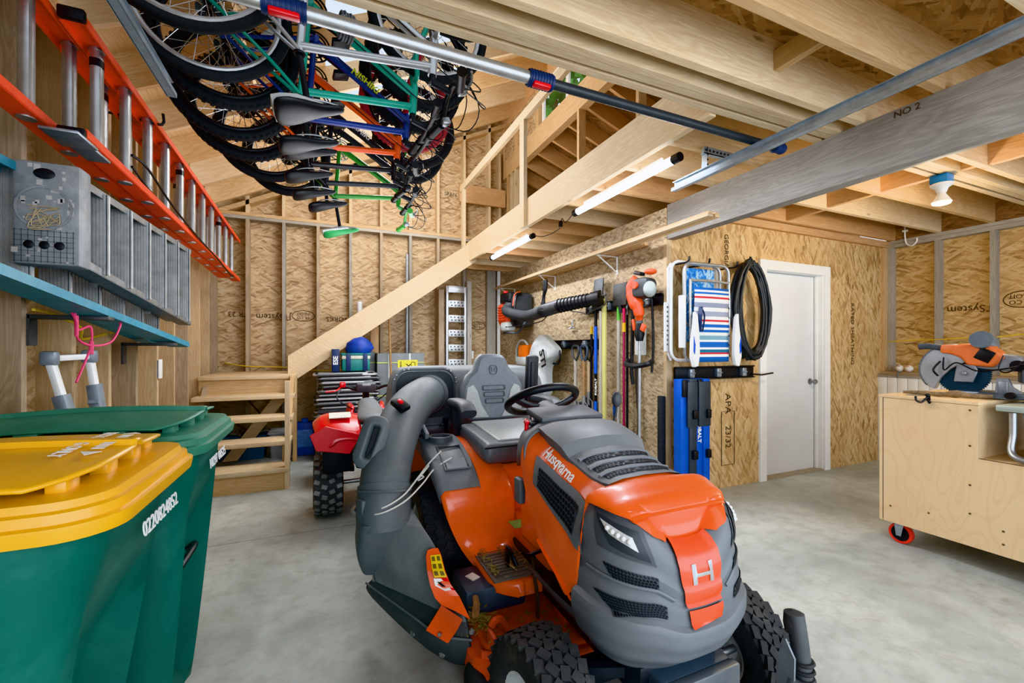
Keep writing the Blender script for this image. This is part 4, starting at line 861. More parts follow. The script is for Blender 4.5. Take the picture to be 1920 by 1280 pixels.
pa = spline([D(.08, .05, .12), D(.14, .17, .0), n0+V((0, 0, -.03)), n1, n2], 6); M().tube(pa, .07, 14).build('elbow_hose', BLACKPL, t)
m = M().tube([n1, n2, n3], [.075, .07, .062], 16)
for i in range(9):
    q = n2+(n3-n2)*(i/9); m.torus(q, n3-n2, .071-.001*i, .006, 18, 6)
m.tube([n3, n3+(n3-n2).normalized()*.1], [.07, .075], 16); m.build('nozzle', BLACK, t)
h = n1+V((0, 0, .06)); M().tube(spline([h, h+V((0, -.02, .1)), h+V((0, -.05, .17)), h+V((0, -.06, .28))], 4), [.03, .03, .024, .02, .02, .02, .02, .022, .026, .026, .028, .03, .028], 8).build('throttle_grip', BLACK, t)
M().tube(spline([D(.1, .15, -.2), D(.25, .2, -.22), n1+V((0, .1, -.12)), n1+V((0, -.1, -.05))], 5), .006, 6).build('throttle_cable', BLACK, t)
tag(M().tube(spline([(XT, 4.22, 1.57), (XT-.03, 4.22, 1.56), (XT-.03, 4.22, 1.49), (XT-.05, 4.26, 1.47)], 3), .006, 6).tube([(XT-.03, 4.16, 1.475), (XT-.03, 4.28, 1.475)], .006, 6).build('wall_hook', GALV), 'small galvanized hook on the bare board under the blower nozzle', 'hook')
tag(M().tube(spline([W(1044, 660, 2.56), W(1048, 655, 2.45), W(1050, 670, 2.42), W(1046, 682, 2.42), W(1034, 680, 2.45)], 4), .012, 8).build('rubber_hook', BLACK), 'black padded hook at the end of the lower rail beside the grey cover', 'hook')
# string trimmer
t = thing('string_trimmer', 'orange string trimmer hanging engine up from the rail', 'trimmer', W(1196, 840, 2.48)); c = W(1208, 540, 2.45)
M().box(c, (.16, .17, .17), (0, 0, .2), .045).build('engine', BLACKPL, t); M().sph(c+V((-.02, -.09, -.02)), .058, (1, .8, 1.15)).build('fuel_tank', pm('A9B0AD', .35), t)
M().tube(spline([c+V((-.02, .06, .08)), c+V((-.04, .11, .02)), c+V((-.03, .09, -.08)), c+V((-.02, .05, -.18)), c+V((0, .06, -.26))], 5), [.05]*8+[.06]*6+[.045]*4+[.03]*3, 10).build('clutch_cover', ORPL, t)
M().sph(c+V((-.02, -.1, .12)), .04, (1.3, 1.2, .6)).build('air_filter', ORPL, t); M().cyl(c+V((-.08, .01, .02)), c+V((-.10, .01, .02)), .03).build('starter_cap', ORPL, t); M().box(c+V((-.01, .05, .13)), (.06, .09, .03), (.3, 0, 0), .01).build('spark_cover', BLACK, t)
p0 = c+V((0, .06, -.24)); p1 = W(1197, 860, 2.47); p1 = V((p0.x, p0.y, p1.z)); M().cyl(p0, p1, .013).build('shaft', pm('B9BBBA', .35, .6), t)
g = W(1199, 600, 2.47).z; M().tube([(p0.x, p0.y, g+.13), (p0.x, p0.y, g+.05), (p0.x, p0.y, g-.1), (p0.x, p0.y, g-.18)], [.02, .026, .028, .022], 10).build('grip', pm('5C6164', .5), t)
g = W(1199, 626, 2.47).z; M().tube([(p0.x, p0.y, g+.1), (p0.x, p0.y, g), (p0.x, p0.y, g-.06)], [.025, .045, .03], 10).build('throttle_housing', BLACK, t); M().box((p0.x-.02, p0.y-.07, g+.05), (.02, .05, .06), (.5, 0, 0), .006).build('lock_lever', ORPL, t)
M().box((p0.x-.01, p0.y+.06, g+.08), (.02, .03, .10), (-.2, 0, 0), .006).build('trigger', ORPL, t)
g = W(1199, 672, 2.47).z; M().tube(spline([(p0.x+.02, p0.y+.17, g-.02), (p0.x-.06, p0.y+.1, g-.05), (p0.x-.08, p0.y-.03, g-.06), (p0.x-.04, p0.y-.15, g-.04), (p0.x+.03, p0.y-.12, g-.02)], 5), .022, 8).build('loop_handle', BLACK, t)
tag(M().tube([W(1187, 570, 2.55), W(1184, 700, 2.55), W(1187, 720, 2.55)], .016, 8).build('black_strap', BLACK), 'wide black strap hanging just beside the trimmer shaft', 'strap')
tag(M().tube(spline([W(1222, 560, 2.55), W(1224, 600, 2.56), W(1225, 650, 2.56), W(1222, 698, 2.56)], 5), .011, 6).build('thin_strap', BLACK), 'thin black strap hanging from the end of the rail nearest the beach chairs', 'strap')
tag(M().bx(2.56, 2.60, W(1239, 800, 2.58).y-.035, W(1239, 800, 2.58).y+.02, .05, W(1239, 742, 2.58).z, .004).build('black_bar', pm('303336', .7, 0, .25, 40, .3)), 'rough black bar leaning on the board wall near its corner', 'bar')
p = W(1201, 640, 2.55); q = M().box(p, (.05, .10, .24), None, .008).build('spray_bottle', pm('D5D8D6', .4)); tag(q, 'pale container with labels hanging behind the trimmer shaft', 'container')
tag(M().bx(XT-.006, XT-.001, W(1154, 770, XT).y-.05, W(1154, 770, XT).y+.03, W(1154, 780, XT).z, W(1154, 761, XT).z).build('wall_sticker', BLUE), 'small blue sticker on the board wall low between the handles', 'sticker')
tag(M().tube([W(1192, 680, 2.57), W(1198, 780, 2.57), W(1196, 860, 2.57)], .015, 8).build('saw_chain', pm('4A453F', .6, .6)), 'dark saw chain draped behind the lower trimmer shaft', 'chain')
# ------------------------------------------------------------------ beach chairs, hose, blue stands on the wall beside the door
def bc_part(x, z, y): return V((x, y, z))
t = thing('beach_chair', 'folded striped beach chair hanging in front, blue white and red fabric', 'beach chair', (2.84, 2.60, 1.1), 'folded beach chairs on the wall')
yf = 2.56; x0, x1, zt, zb = 2.585, 3.06, 1.95, 1.12
tubeA = rrect(.42, .80, .07, 4); cx, cz = (x0+x1)/2+.01, (zt+zb)/2
M().tube([(cx+p[0], yf, cz+p[1]) for p in rrect(.48, .78, .07, 4)], .0125, 8, True).build('back_frame', ALU, t)
M().tube(spline([(x0+.04, yf-.03, zb+.1), (x0+.035, yf-.03, zt-.22), (x0+.08, yf-.03, zt-.17), (x1-.06, yf-.03, zt-.17), (x1-.02, yf-.03, zt-.22), (x1-.02, yf-.03, zb+.1)], 5), .011, 8).build('leg_frame', ALU, t)
cols = ('1F63B8 F2F3F2 1F63B8 F2F3F2 C93440 F2F3F2 8F96AC F2F3F2 9AA0B4 F2F3F2 C93440 F2F3F2 1F63B8 F2F3F2 1F63B8 E8ECEA 7FA8B8 F2F3F2 1F63B8 F2F3F2 2C6E8E C93440 F2F3F2 1F63B8').split(); hs = (10, 8, 10, 10, 8, 18, 22, 16, 24, 14, 8, 12, 14, 10, 12, 14, 18, 10, 24, 8, 14, 8, 12, 22)
NF = NT('striped canvas'); s_ = NF.n('ShaderNodeSeparateXYZ'); tc = NF.pos(); NF.l(tc[0], tc[1], s_, 0); mr = NF.n('ShaderNodeMapRange'); NF.l(s_, 2, mr, 0); NF.set(mr, 1, 1.725); NF.set(mr, 2, 1.14); rp = NF.n('ShaderNodeValToRGB'); NF.l(mr, 0, rp, 0); rp.color_ramp.interpolation = 'CONSTANT'
acc = 0; el = rp.color_ramp.elements; tot = sum(hs)
for i, (c_, h) in enumerate(zip(cols, hs)):
    e = el[i] if i < 2 else el.new(acc/tot)
    e.position = acc/tot; e.color = lin(c_); acc += h
NF.l(rp, 0, NF.p, 'Base Color'); NF.set(NF.p, 'Roughness', .8)
fab = M().grid([[(2.645+.37*(j/6), yf-.045-.012*math.sin(PI*j/6)-.004*math.sin(i*1.3), 1.725-.585*i/12) for j in range(7)] for i in range(13)]).build('striped_fabric', NF.m, t, solid=.004)
M().sweep(spline([(2.69, yf-.07, 1.57), (2.665, yf-.085, 1.5), (2.665, yf-.08, 1.38)], 4), rrect(.03, .008, .003, 1)).sweep(spline([(2.69, yf-.07, 1.57), (2.71, yf-.085, 1.5), (2.695, yf-.08, 1.38)], 4), rrect(.03, .008, .003, 1)).build('carry_strap', NAVY, fab)
for xx, s in ((2.605, -1), (3.07, 1)):
    pts = [(xx, 1.53), (xx+s*.005, 1.45), (xx+s*.03, 1.30), (xx+s*.035, 1.18), (xx+s*.01, 1.10), (xx-s*.03, 1.11), (xx-s*.045, 1.2), (xx-s*.04, 1.35), (xx-s*.022, 1.5)]
    ar = M().prism([(a, yf-.10, b) for a, b in pts], (0, .035, 0)).build('armrest', WHITE, t, bevel=.006); M().prism([(xx+s*.022, yf-.103, 1.34), (xx+s*.026, yf-.103, 1.22), (xx+s*.012, yf-.103, 1.2), (xx+s*.006, yf-.103, 1.27)], (0, .003, 0)).build('armrest_inlay', BLUE, ar)
m = M()
for i in range(7):
    z = 1.66-.075*i; m.tube([(2.645, yf-.045, z), (2.61, yf-.03, z-.03)], .004, 5).tube([(3.015, yf-.045, z), (3.055, yf-.03, z-.03)], .004, 5)
m.build('fabric_lacing', BLACK, t)
t = thing('beach_chair', 'folded beach chair hanging behind the striped one, blue patterned fabric at its top', 'beach chair', (2.8, 2.69, 1.2), 'folded beach chairs on the wall'); yb = 2.66
M().tube([(2.80+p[0], yb, 1.55+p[1]) for p in rrect(.50, .80, .08, 4)], .0125, 8, True).build('back_frame', WHITE, t)
M().tube([(2.845+p[0], yb-.04, 1.68+p[1]) for p in rrect(.40, .5, .07, 4)], .0125, 8, True).build('leg_frame', ALU, t)
NP = NT('blue patterned cloth'); po = NP.pos(); nz = NP.noise(po, 14, 3, .6, 1.5); NP.col(NP.ramp((nz, 0), [(.35, lin('1B5FB4')), (.5, lin('3B8CD6')), (.6, lin('BFE0F0')), (.7, lin('2468B8'))])); NP.set(NP.p, 'Roughness', .8)
M().bx(2.66, 2.99, yb-.03, yb-.022, 1.30, 1.90, .003).build('patterned_fabric', NP.m, t)
m = M().bx(2.535, 2.575, yb-.13, yb-.09, 1.25, 1.66, .006)
m.build('armrest', WHITE, t)
tk = thing('folded_bed_frame', 'white slotted bar of a third folded chair, edge on beside the board wall corner', 'chair', (2.54, 2.62, 1.25)); M().bx(2.525, 2.58, 2.70, 2.72, 1.22, 1.62, .004).tube([(2.60, 2.715, 1.15), (2.57, 2.715, 1.2), (2.57, 2.715, 1.9), (2.6, 2.715, 1.94)], .011, 8).build('arm_bar', WHITE, tk)
m = M()
for i in range(9): m.bx(2.54, 2.555, 2.697, 2.70, 1.27+.038*i, 1.285+.038*i)
m.build('slots', GREYPL, tk)
for x, wds in ((2.64, 'left of three above'), (2.86, 'middle of three above'), (3.18, 'by the hose, last of three above')): tag(M().tube(spline([(x, YD, 1.94), (x, YD-.1, 1.935), (x, YD-.20, 1.935), (x, YD-.215, 1.975)], 3), .008, 8).build('utility_hook', BLACK), 'black wall hook '+wds+' the folded beach chairs', 'hook', 'hooks above the beach chairs')
rr = random.Random(11); m = M(); hc = at(1402, 578, Y=2.68); pts = []
for i in range(20):
    ax, az = .155+.075*rr.random(), .365+.07*rr.random(); ox, oz = rr.uniform(-.02, .02), .0
    for k in range(24):
        a = 2*PI*k/24+PI/2; s = math.sin(a); zz = s*az if s > 0 else s*(az+.05*rr.random())
        pts.append((hc.x+ox+.03*(1-s)*.5+ax*math.cos(a)*(1-.18*max(0, s)), 2.70-.012*(i % 5)-.02*(i/20)-.006*math.sin(a*3+i), hc.z+oz+zz-.0))
m.tube(pts, .0135, 8); tag(m.build('hose', pm('33373A', .5, 0, .1, 12)), 'coiled black hose hanging between the beach chairs and the white door', 'hose')
tag(M().tube([(3.42, YD, 1.99), (3.42, YD-.14, 2.0), (3.42, YD-.15, 2.05)], .01, 8).build('hose_hook', BLACK), 'black hook carrying the coiled hose', 'hook')
# blue folded stands
BL2 = pm('1E5AC8', .4, .2, .08, 10, .05, 0, '163E86', .4)
for i, (pxa, pxb, lb, txt) in enumerate(((1270, 1297, 'wide blue folded sawhorse under the rail, left of the pair', None), (1298, 1321, 'blue folded sawhorse with white letters, right of the pair', 'KOBALT'))):
    xa, xb = at(pxa, 800, Y=2.62).x, at(pxb, 800, Y=2.62).x; t = thing('sawhorse', lb, 'sawhorse', ((xa+xb)/2, 2.62, .16), 'blue folded sawhorses')
    y = 2.60; w = xb-xa
    o = M().bx(xa, xa+w*.52, y-.02, y+.06, .165, 1.0, .005).build('leg', BL2, t); M().bx(xa+w*.5, xb, y-.035, y+.05, .165, 1.0, .005).build('leg', pm('4E565E', .5, .5, .12, 12) if i == 0 else BL2, t)
    M().bx(xa+w*.30 if i == 0 else xa+.005, xb-.002, y-.045, y-.036, .62, .98, .002).build('top_plate', pm('4E565E', .5, .5, .12, 12), t)
    for z in (.72, .40): M().box((xb-w*.25, y-.052, z), (w*.3, .03, .07), None, .006).build('latch', BLACK, t)
    M().box((xa+w*.2, y-.03, .93), (w*.34, .02, .14), None, .008).build('end_bracket', BLACK, t)
    if txt: M().text(txt, .05, Matrix.Translation((xa+w*.25, y-.0215, .58)) @ RV.to_4x4(), .03).build('lettering', WHITE, o)
# ================================================================== RIDING MOWER (faces -Y)
MX = .95
mw = thing('riding_mower', 'orange and grey riding lawn mower with a black grass collector and side chute', 'lawn mower', (MX, 1.9, 0))
def interp(tab, x):
    if x <= tab[0][0]: return tab[0][1:]
    for a, b in zip(tab, tab[1:]):
        if x <= b[0]:
            t = (x-a[0])/(b[0]-a[0]); t = t*t*(3-2*t)*.5+t*.5; return tuple(p+(q-p)*t for p, q in zip(a[1:], b[1:]))
    return tab[-1][1:]
def spow(v, e): return math.copysign(abs(v)**e, v)
# --- front fascia: wraps the nose; theta -90..90 across, v 0..1 up
FT = [(0, .185, .965), (.05, .21, .93), (.2, .258, .872), (.33, .276, .848), (.425, .275, .847), (.45, .256, .865), (.56, .256, .864), (.60, .246, .876), (.68, .25, .872), (.72, .245, .88), (.82, .248, .882), (.90, .243, .893), (.96, .232, .915), (1, .214, .95)]
YBK = 1.11
def ZTF(s): t = max(0, min(1, (abs(s)-.12)/.4)); return .705+.062*t*t*(3-2*t)+.022*abs(s)
def F(th, v, off=0, z0=.335, yb=YBK):
    s, c = math.sin(math.radians(th)), math.cos(math.radians(th)); e = 2/2.7
    def pt(th_, v_):
        s, c = math.sin(math.radians(th_)), math.cos(math.radians(th_)); w, yf = interp(FT, v_)
        return V((MX+w*spow(s, e), yb-(yb-yf)*abs(c)**e, z0+(ZTF(s)-z0)*v_))
    p = pt(th, v)
    if off:
        th2 = max(-88, min(88, th)); a = pt(th2+2, v)-pt(th2-2, v); b = pt(th2, min(1, v+.02))-pt(th2, max(0, v-.02)); n = a.cross(b).normalized()
        if n.y > 0 and abs(th) < 60: n = -n
        if (n.x > 0) != (th > 0) and abs(th) >= 60: n = -n
        p = p+n*off
    return p
ths = [-90+180*i/48 for i in range(49)]; vs = [i/44 for i in range(45)]
fas = M().grid([[F(t, v) for t in ths] for v in vs]+[[V((MX+(F(t, 1).x-MX)*k, F(t, 1).y+d, F(t, 1).z+e)) for t in ths] for k, d, e in ((.93, .012, .004), (.8, .05, .004), (.55, .10, .0))]).grid([[F(t, 0) for t in ths], [V((MX+(F(t, 0).x-MX)*.8, F(t, 0).y+.05, .34)) for t in ths]]).build('grille_shell', GREYPL, mw, sharp=28)
def chin(th, z):
    w, yf = interp([(.335, .18, .97), (.37, .215, .93), (.43, .262, .868), (.46, .274, .850)], z); s, c = math.sin(math.radians(th)), math.cos(math.radians(th)); e = 2/3.4
    return V((MX+w*spow(s, e)*.985, 1.40-(1.40-yf-.012)*abs(c)**e, z+(.07 if abs(s) > .9 else 0)*0))
M().grid([[chin(t, z) for t in ths] for z in (.335, .37, .40, .43, .46)]).build('chin', GREYPL, mw)
def quad(c, s, t): a, b, d, e = c; return tuple((a[k]*(1-s)+b[k]*s)*(1-t)+(e[k]*(1-s)+d[k]*s)*t for k in (0, 1))
def patch(fn, c, off, n=10, m=5): return M().grid([[fn(*quad(c, i/n, j/m), off) for i in range(n+1)] for j in range(m+1)])
def hexes(fn, c, off, nx, ny):
    m = M()
    for j in range(ny):
        for i in range(nx-(j % 2)):
            cs, ct = (i+.5+.5*(j % 2))/nx, (j+.5)/ny
            pts = [quad(c, cs+.43/nx*math.cos(PI/3*k+PI/6), ct+.47/ny*math.sin(PI/3*k+PI/6)) for k in range(6)]
            m.poly([fn(p[0], p[1], off) for p in pts])
    return m
DARK = pm('121416', .6, 0, .1, 20); MESHG = pm('4B5157', .5, 0, .06, 9)
HL = pm('C9CBC8', .15, .1, .12, 60, 0, .5)
for sgn in (-1, 1):
    q = lambda *a: [(sgn*t, v) for t, v in a]
    hp = patch(F, q((-80, .985), (-36, .955), (-27, .75), (-74, .79)), .003, 14, 6).build('headlight_bezel', DGREY, mw)
    patch(F, q((-77, .965), (-39, .925), (-31, .77), (-62, .825)), .006, 14, 5).build('headlight_recess', pm('3C4146', .4), hp)
    ln = patch(F, q((-72, .945), (-44, .895), (-40, .825), (-63, .885)), .009, 12, 4).build('headlight_lens', HL, hp)
    m = M()
    for i in range(5):
        t_, v_ = quad(q((-69, .93), (-46, .885), (-43, .845), (-64, .90)), (i+.5)/5, .5); p = F(t_, v_, .0105); m.sph(p, .007, (1, 1, 1), 8, 6)
    m.build('headlight_leds', WHITE, ln)['kind'] = 'stuff'
    for c, nx, ny in ((q((-70, .705), (-27, .69), (-26, .605), (-60, .62)), 15, 5), (q((-77, .525), (-22, .55), (-21, .475), (-58, .43)), 20, 6)):
        vn = patch(F, c, .003, 14, 5).build('vent_panel', MESHG, mw); hexes(F, c, .0042, nx, ny).build('vent_holes', DARK, vn)
    m = M().sweep([F(sgn*t, .60+.03*(abs(t)/90), .002) for t in range(16, 88, 4)], circ(.006, 6)).build('grille_crease', GREYPL, mw)
PAN = pm('E8541C', .3, 0, .04, 6, 0, .5)
pan = patch(F, [(-14, .985), (13, .985), (8.5, .575), (-9, .575)], .009, 12, 14).build('nose_panel', PAN, mw)
pan2 = patch(F, [(-8.5, .565), (8.5, .565), (7, .45), (-6.5, .435)], .008, 10, 6).build('nose_panel_lower', PAN, mw)
M().text('H', .075, None, .025, .002, lambda v: F(v.x*190, .79+v.y*2.4, .0105+v.z)).build('emblem', CHROME, pan)
# --- hood
HT_ = [(.945, .780, .172, .774), (1.0, .812, .214, .787), (1.085, .834, .240, .796), (1.105, .838, .259, .53), (1.17, .848, .260, .475), (1.3, .880, .262, .545), (1.42, .912, .258, .62), (1.50, .930, .252, .74), (1.53, .934, .248, .80)]
def Tp(a, y, off=0):
    zt, w, zb = interp(HT_, y); ph = a*PI/2; e = 2/3.1; s, c = math.sin(ph), math.cos(ph)
    x, z = w*spow(s, e), zb+(zt-zb)*abs(c)**e
    if off: n_ = V((spow(s, 1.2)*.9, -.18, abs(c)**.8)).normalized(); return V((MX+x, y, z))+n_*off
    return V((MX+x, y, z))
def Ts(y, z, off=0, side=-1):
    zt, w, zb = interp(HT_, y); r = max(0, min(1, (z-zb)/(zt-zb))); c = r**1.55; s = math.sqrt(max(0, 1-c*c)); n_ = V((side*max(.2, s), -.1, c)).normalized()
    return V((MX+side*w*s**(2/3.1), y, z))+n_*off
ys = [.945+.585*i/50 for i in range(51)]+[1.087, 1.090, 1.095, 1.100, 1.105]; ys.sort(); aa = [-1+2*i/40 for i in range(41)]
hood = M().grid([[Tp(a, y) for a in aa] for y in ys]).build('hood', ORANGE, mw, sharp=50)
VB = [(0, .985), (13.5, .985), (18, .94), (27, .915), (40, .96), (56, 1.0), (60, 1.0)]
def apron(th):
    vb = interp(VB, abs(th))[0]; a = th/62*.98
    return [F(th, vb+(1-vb)*k, .0045) for k in (0, .33, .66, 1)]+[(F(th, 1, .0045)*(1-k)+Tp(a, .957, .002)*k)+V((0, 0, .010*math.sin(PI*k))) for k in (.35, .7)]+[Tp(a, .957, .003), Tp(a, .99, .002), Tp(a, 1.02, .0)]
M().grid([apron(-59+118*i/46) for i in range(47)]).build('hood_nose', ORANGE, hood, sharp=60)
c_ = [(1.44, .845), (1.10, .765), (1.09, .635), (1.41, .755)]
for side in (-1, 1):
    fs = lambda a, b, o, s=side: Ts(a, b, o, s)
    fr = patch(fs, c_, .006, 12, 5).build('side_vent_frame', GREYPL, hood)
    ci = [(1.395, .812), (1.145, .752), (1.14, .672), (1.375, .752)]
    vp = patch(fs, ci, .0085, 10, 4).build('side_vent_panel', MESHG, fr); hexes(fs, ci, .0095, 16, 5).build('side_vent_holes', DARK, vp)
    cr = M().sweep([Ts(y, .60-.10*(1.38-y)/.25-.02, .002, side) for y in (1.36, 1.3, 1.24, 1.18, 1.13)], circ(.005, 6)).build('side_crease', PAN, hood)
    M().text('Husqvarna', .044, None, .015, .0006, lambda v, s=side: Ts(1.325-v.x*(1 if s < 0 else -1), .838+v.y*.92-.27*v.x*(1 if s < 0 else -1), .003+v.z, s)).build('lettering', pm('E9E9E6', .4), hood)
# intake on the hood top
def It(a, y, off=0): return Tp(a, y, off)
IN = GREYPL
rows = []
for i in range(13):
    y = 1.10+.41*i/12; hw = .27+.10*i/12; up = .006+(.032*min(1, max(0, (y-1.30)/.03)) if y > 1.29 else 0)*(1-.3*max(0, (y-1.44)/.07)); rows.append([Tp(-hw-.02, y, -.004)]+[Tp(hw*k, y, up) for k in (-1, -.9, -.5, 0, .5, .9, 1)]+[Tp(hw+.02, y, -.004)])
it = M().grid(rows).build('hood_intake', IN, hood, sharp=25)
for y in (1.135, 1.19, 1.245):
    hw = .25+.1*(y-1.1)/.41*.8; c2 = [(-hw*.85, y+.016), (hw*.85, y+.016), (hw*.8, y-.008), (-hw*.8, y-.008)]
    sl = patch(lambda a, b, o: Tp(a, b, o), c2, .008, 8, 2).build('intake_slot', MESHG, it); hexes(lambda a, b, o: Tp(a, b, o), c2, .0092, 16, 2).build('intake_holes', DARK, sl)
    M().grid([[Tp(hw*.95*k, y+.018, .007), Tp(hw*.95*k, y+.020, .014), Tp(hw*.98*k, y+.036, .011)] [::1] for k in (-1, -.5, 0, .5, 1)]).build('intake_louver', IN, it)
# --- dash and steering
rows = []
for y, zt, w, zb in ((1.50, .945, .248, .81), (1.55, .955, .236, .80), (1.62, .95, .22, .78), (1.70, .93, .19, .74), (1.76, .88, .15, .72)):
    rows.append([V((MX+w*spow(math.sin(a*PI/2), .6), y, zb+(zt-zb)*abs(math.cos(a*PI/2))**.6)) for a in aa])
ds = M().grid(rows).build('dash', GREYPL, mw, solid=.006)
M().box((MX, 1.62, .965), (.30, .16, .03), (.15, 0, 0), .012).build('dash_top', DGREY, ds)
ax = V((0, math.sin(.48), math.cos(.48))); sc_ = V((MX, 1.83, 1.0))
M().tube([(MX, 1.66, .92), sc_-ax*.05], [.065, .05], 14).build('steering_column', DGREY, mw)
sw = M().torus(sc_, ax, .165, .018, 44, 12).build('steering_wheel', BLACK, mw); R = rotm(ax)
m = M().cyl(sc_-ax*.05, sc_-ax*.03, .05, 18)
for a in (.25, PI-.25, -PI/2): m.sweep(spline([sc_-ax*.04+R @ V((.03*math.cos(a), .03*math.sin(a), 0)), sc_-ax*.03+R @ V((.09*math.cos(a), .09*math.sin(a), 0)), sc_-ax*.004+R @ V((.155*math.cos(a), .155*math.sin(a), 0))], 4), rrect(.04, .016, .006, 2), up=tuple(ax))
m.build('wheel_spokes', pm('3E4245', .4), sw)
k = M().box((MX-.19, 1.60, .945), (.014, .03, .02), (.3, .4, 0), .004).cyl((MX-.19, 1.60, .91), (MX-.19, 1.60, .94), .009).build('ignition_knob', RED, ds); M().box((MX-.165, 1.59, .94), (.04, .03, .015), None, .004).build('ignition_key', BLACK, ds)
M().tube([(MX+.235, 1.60, .88), (MX+.245, 1.58, .97), (MX+.245, 1.578, 1.0)], [.006, .006, .006], 8).sph((MX+.245, 1.577, 1.02), .024, (1, .8, 1.5)).build('throttle_lever', pm('4A4D50', .5), ds)
M().box((MX-.235, 1.57, .68), (.03, .06, .10), (0, 0, 0), .01).build('hood_latch', GREYPL, ds)
# --- seat
SEATD, SEATL = pm('6A7176', .4, 0, .08, 40, .12), pm('A7ABA9', .4, 0, .08, 60, .2)
seat = thing_part = M().box((MX, 2.19, .745), (.50, .50, .11), (.06, 0, 0), .045, 4).build('seat_cushion', SEATD, mw, sub=1)
M().box((MX+.015, 2.20, .792), (.36, .44, .03), (.06, 0, 0), .013, 3).build('cushion_insert', SEATL, seat)
M().sweep([(MX-.245, 1.95, .765), (MX+.245, 1.95, .765)], circ(.004, 6)).build('seam', BLACK, seat)
hb = [(0, .80), (.15, .80), (.195, .84), (.208, .93), (.198, 1.02), (.165, 1.08), (.12, 1.115), (.105, 1.16), (.09, 1.195), (.06, 1.21), (0, 1.212)]
out = [(-x, z) for x, z in hb[::-1]]+hb[1:-1] if False else [(x, z) for x, z in hb]+[(-x, z) for x, z in hb[-2:0:-1]]
def tiltb(p): return V((p.x, p.y+(p.z-.8)*.12, p.z))
sb_ = M().prism([(MX+.01+x, 2.47, z) for x, z in out], (0, .08, 0)).fn(tiltb).build('seat_back', SEATD, mw, bevel=.022)
for s in (-1, 1):
    pts = [(.178, .83), (.186, .93), (.172, 1.01), (.135, 1.025), (.11, .99), (.085, .90), (.06, .86), (.04, .825)]
    M().prism([(MX+.01+s*x, 2.464, z) for x, z in pts], (0, .008, 0)).fn(tiltb).build('side_panel', SEATL, sb_, bevel=.003)
M().prism([(MX+.01+x, 2.466, z) for x, z in ((-.06, .80), (.06, .80), (.16, .805), (-.16, .805))], (0, .006, 0)).fn(tiltb).build('back_lower_panel', SEATL, sb_)
for i, (z, w) in enumerate(((.925, .058), (.965, .066), (1.005, .072))): M().sweep([tiltb(V((MX+.01+p[0], 2.462, z+p[1]))) for p in rrect(w*2, .027, .006, 2)], circ(.003, 5), None, True).build('back_rib', DGREY, sb_)
M().sweep([tiltb(V((MX+.01+p[0], 2.468, 1.115+p[1]))) for p in rrect(.05, .055, .02, 4)], circ(.0025, 5), None, True).text('H', .045, Matrix.Translation(tiltb(V((MX+.01, 2.468, 1.113)))) @ RB.to_4x4(), 0).build('embossed_emblem', DGREY, sb_)
for s in (-1, 1):
    x = MX+s*.265
    ar = M().sweep(spline([(x, 2.14, .905), (x, 2.2, .935), (x, 2.3, .94), (x, 2.42, .935)], 4), rrect(.085, .05, .02, 3)).build('armrest', pm('474B4F', .45), mw); M().sweep([(x+s*.01, 2.36, .93), (x-s*.01, 2.38, .72)], rrect(.02, .05, .006, 2)).build('armrest_post', BLACK, ar)
M().box((MX, 2.2, .665), (.34, .40, .03)).box((MX-.1, 2.05, .62), (.16, .12, .06), None, .01).build('seat_bracket', pm('2E2F30', .5, .4), mw)
M().box((MX-.12, 2.03, .655), (.05, .03, .03), None, .006).build('seat_switch', pm('2E9BD0', .4), mw)
m = M()
for s in (-1, 1): m.torus((MX+s*.09, 2.1, .63), (1, 0, 0), .03, .008, 14, 6)
m.cyl((MX-.13, 2.0, .60), (MX-.13, 2.0, .625), .02, 8).build('seat_spring', STEEL, mw)
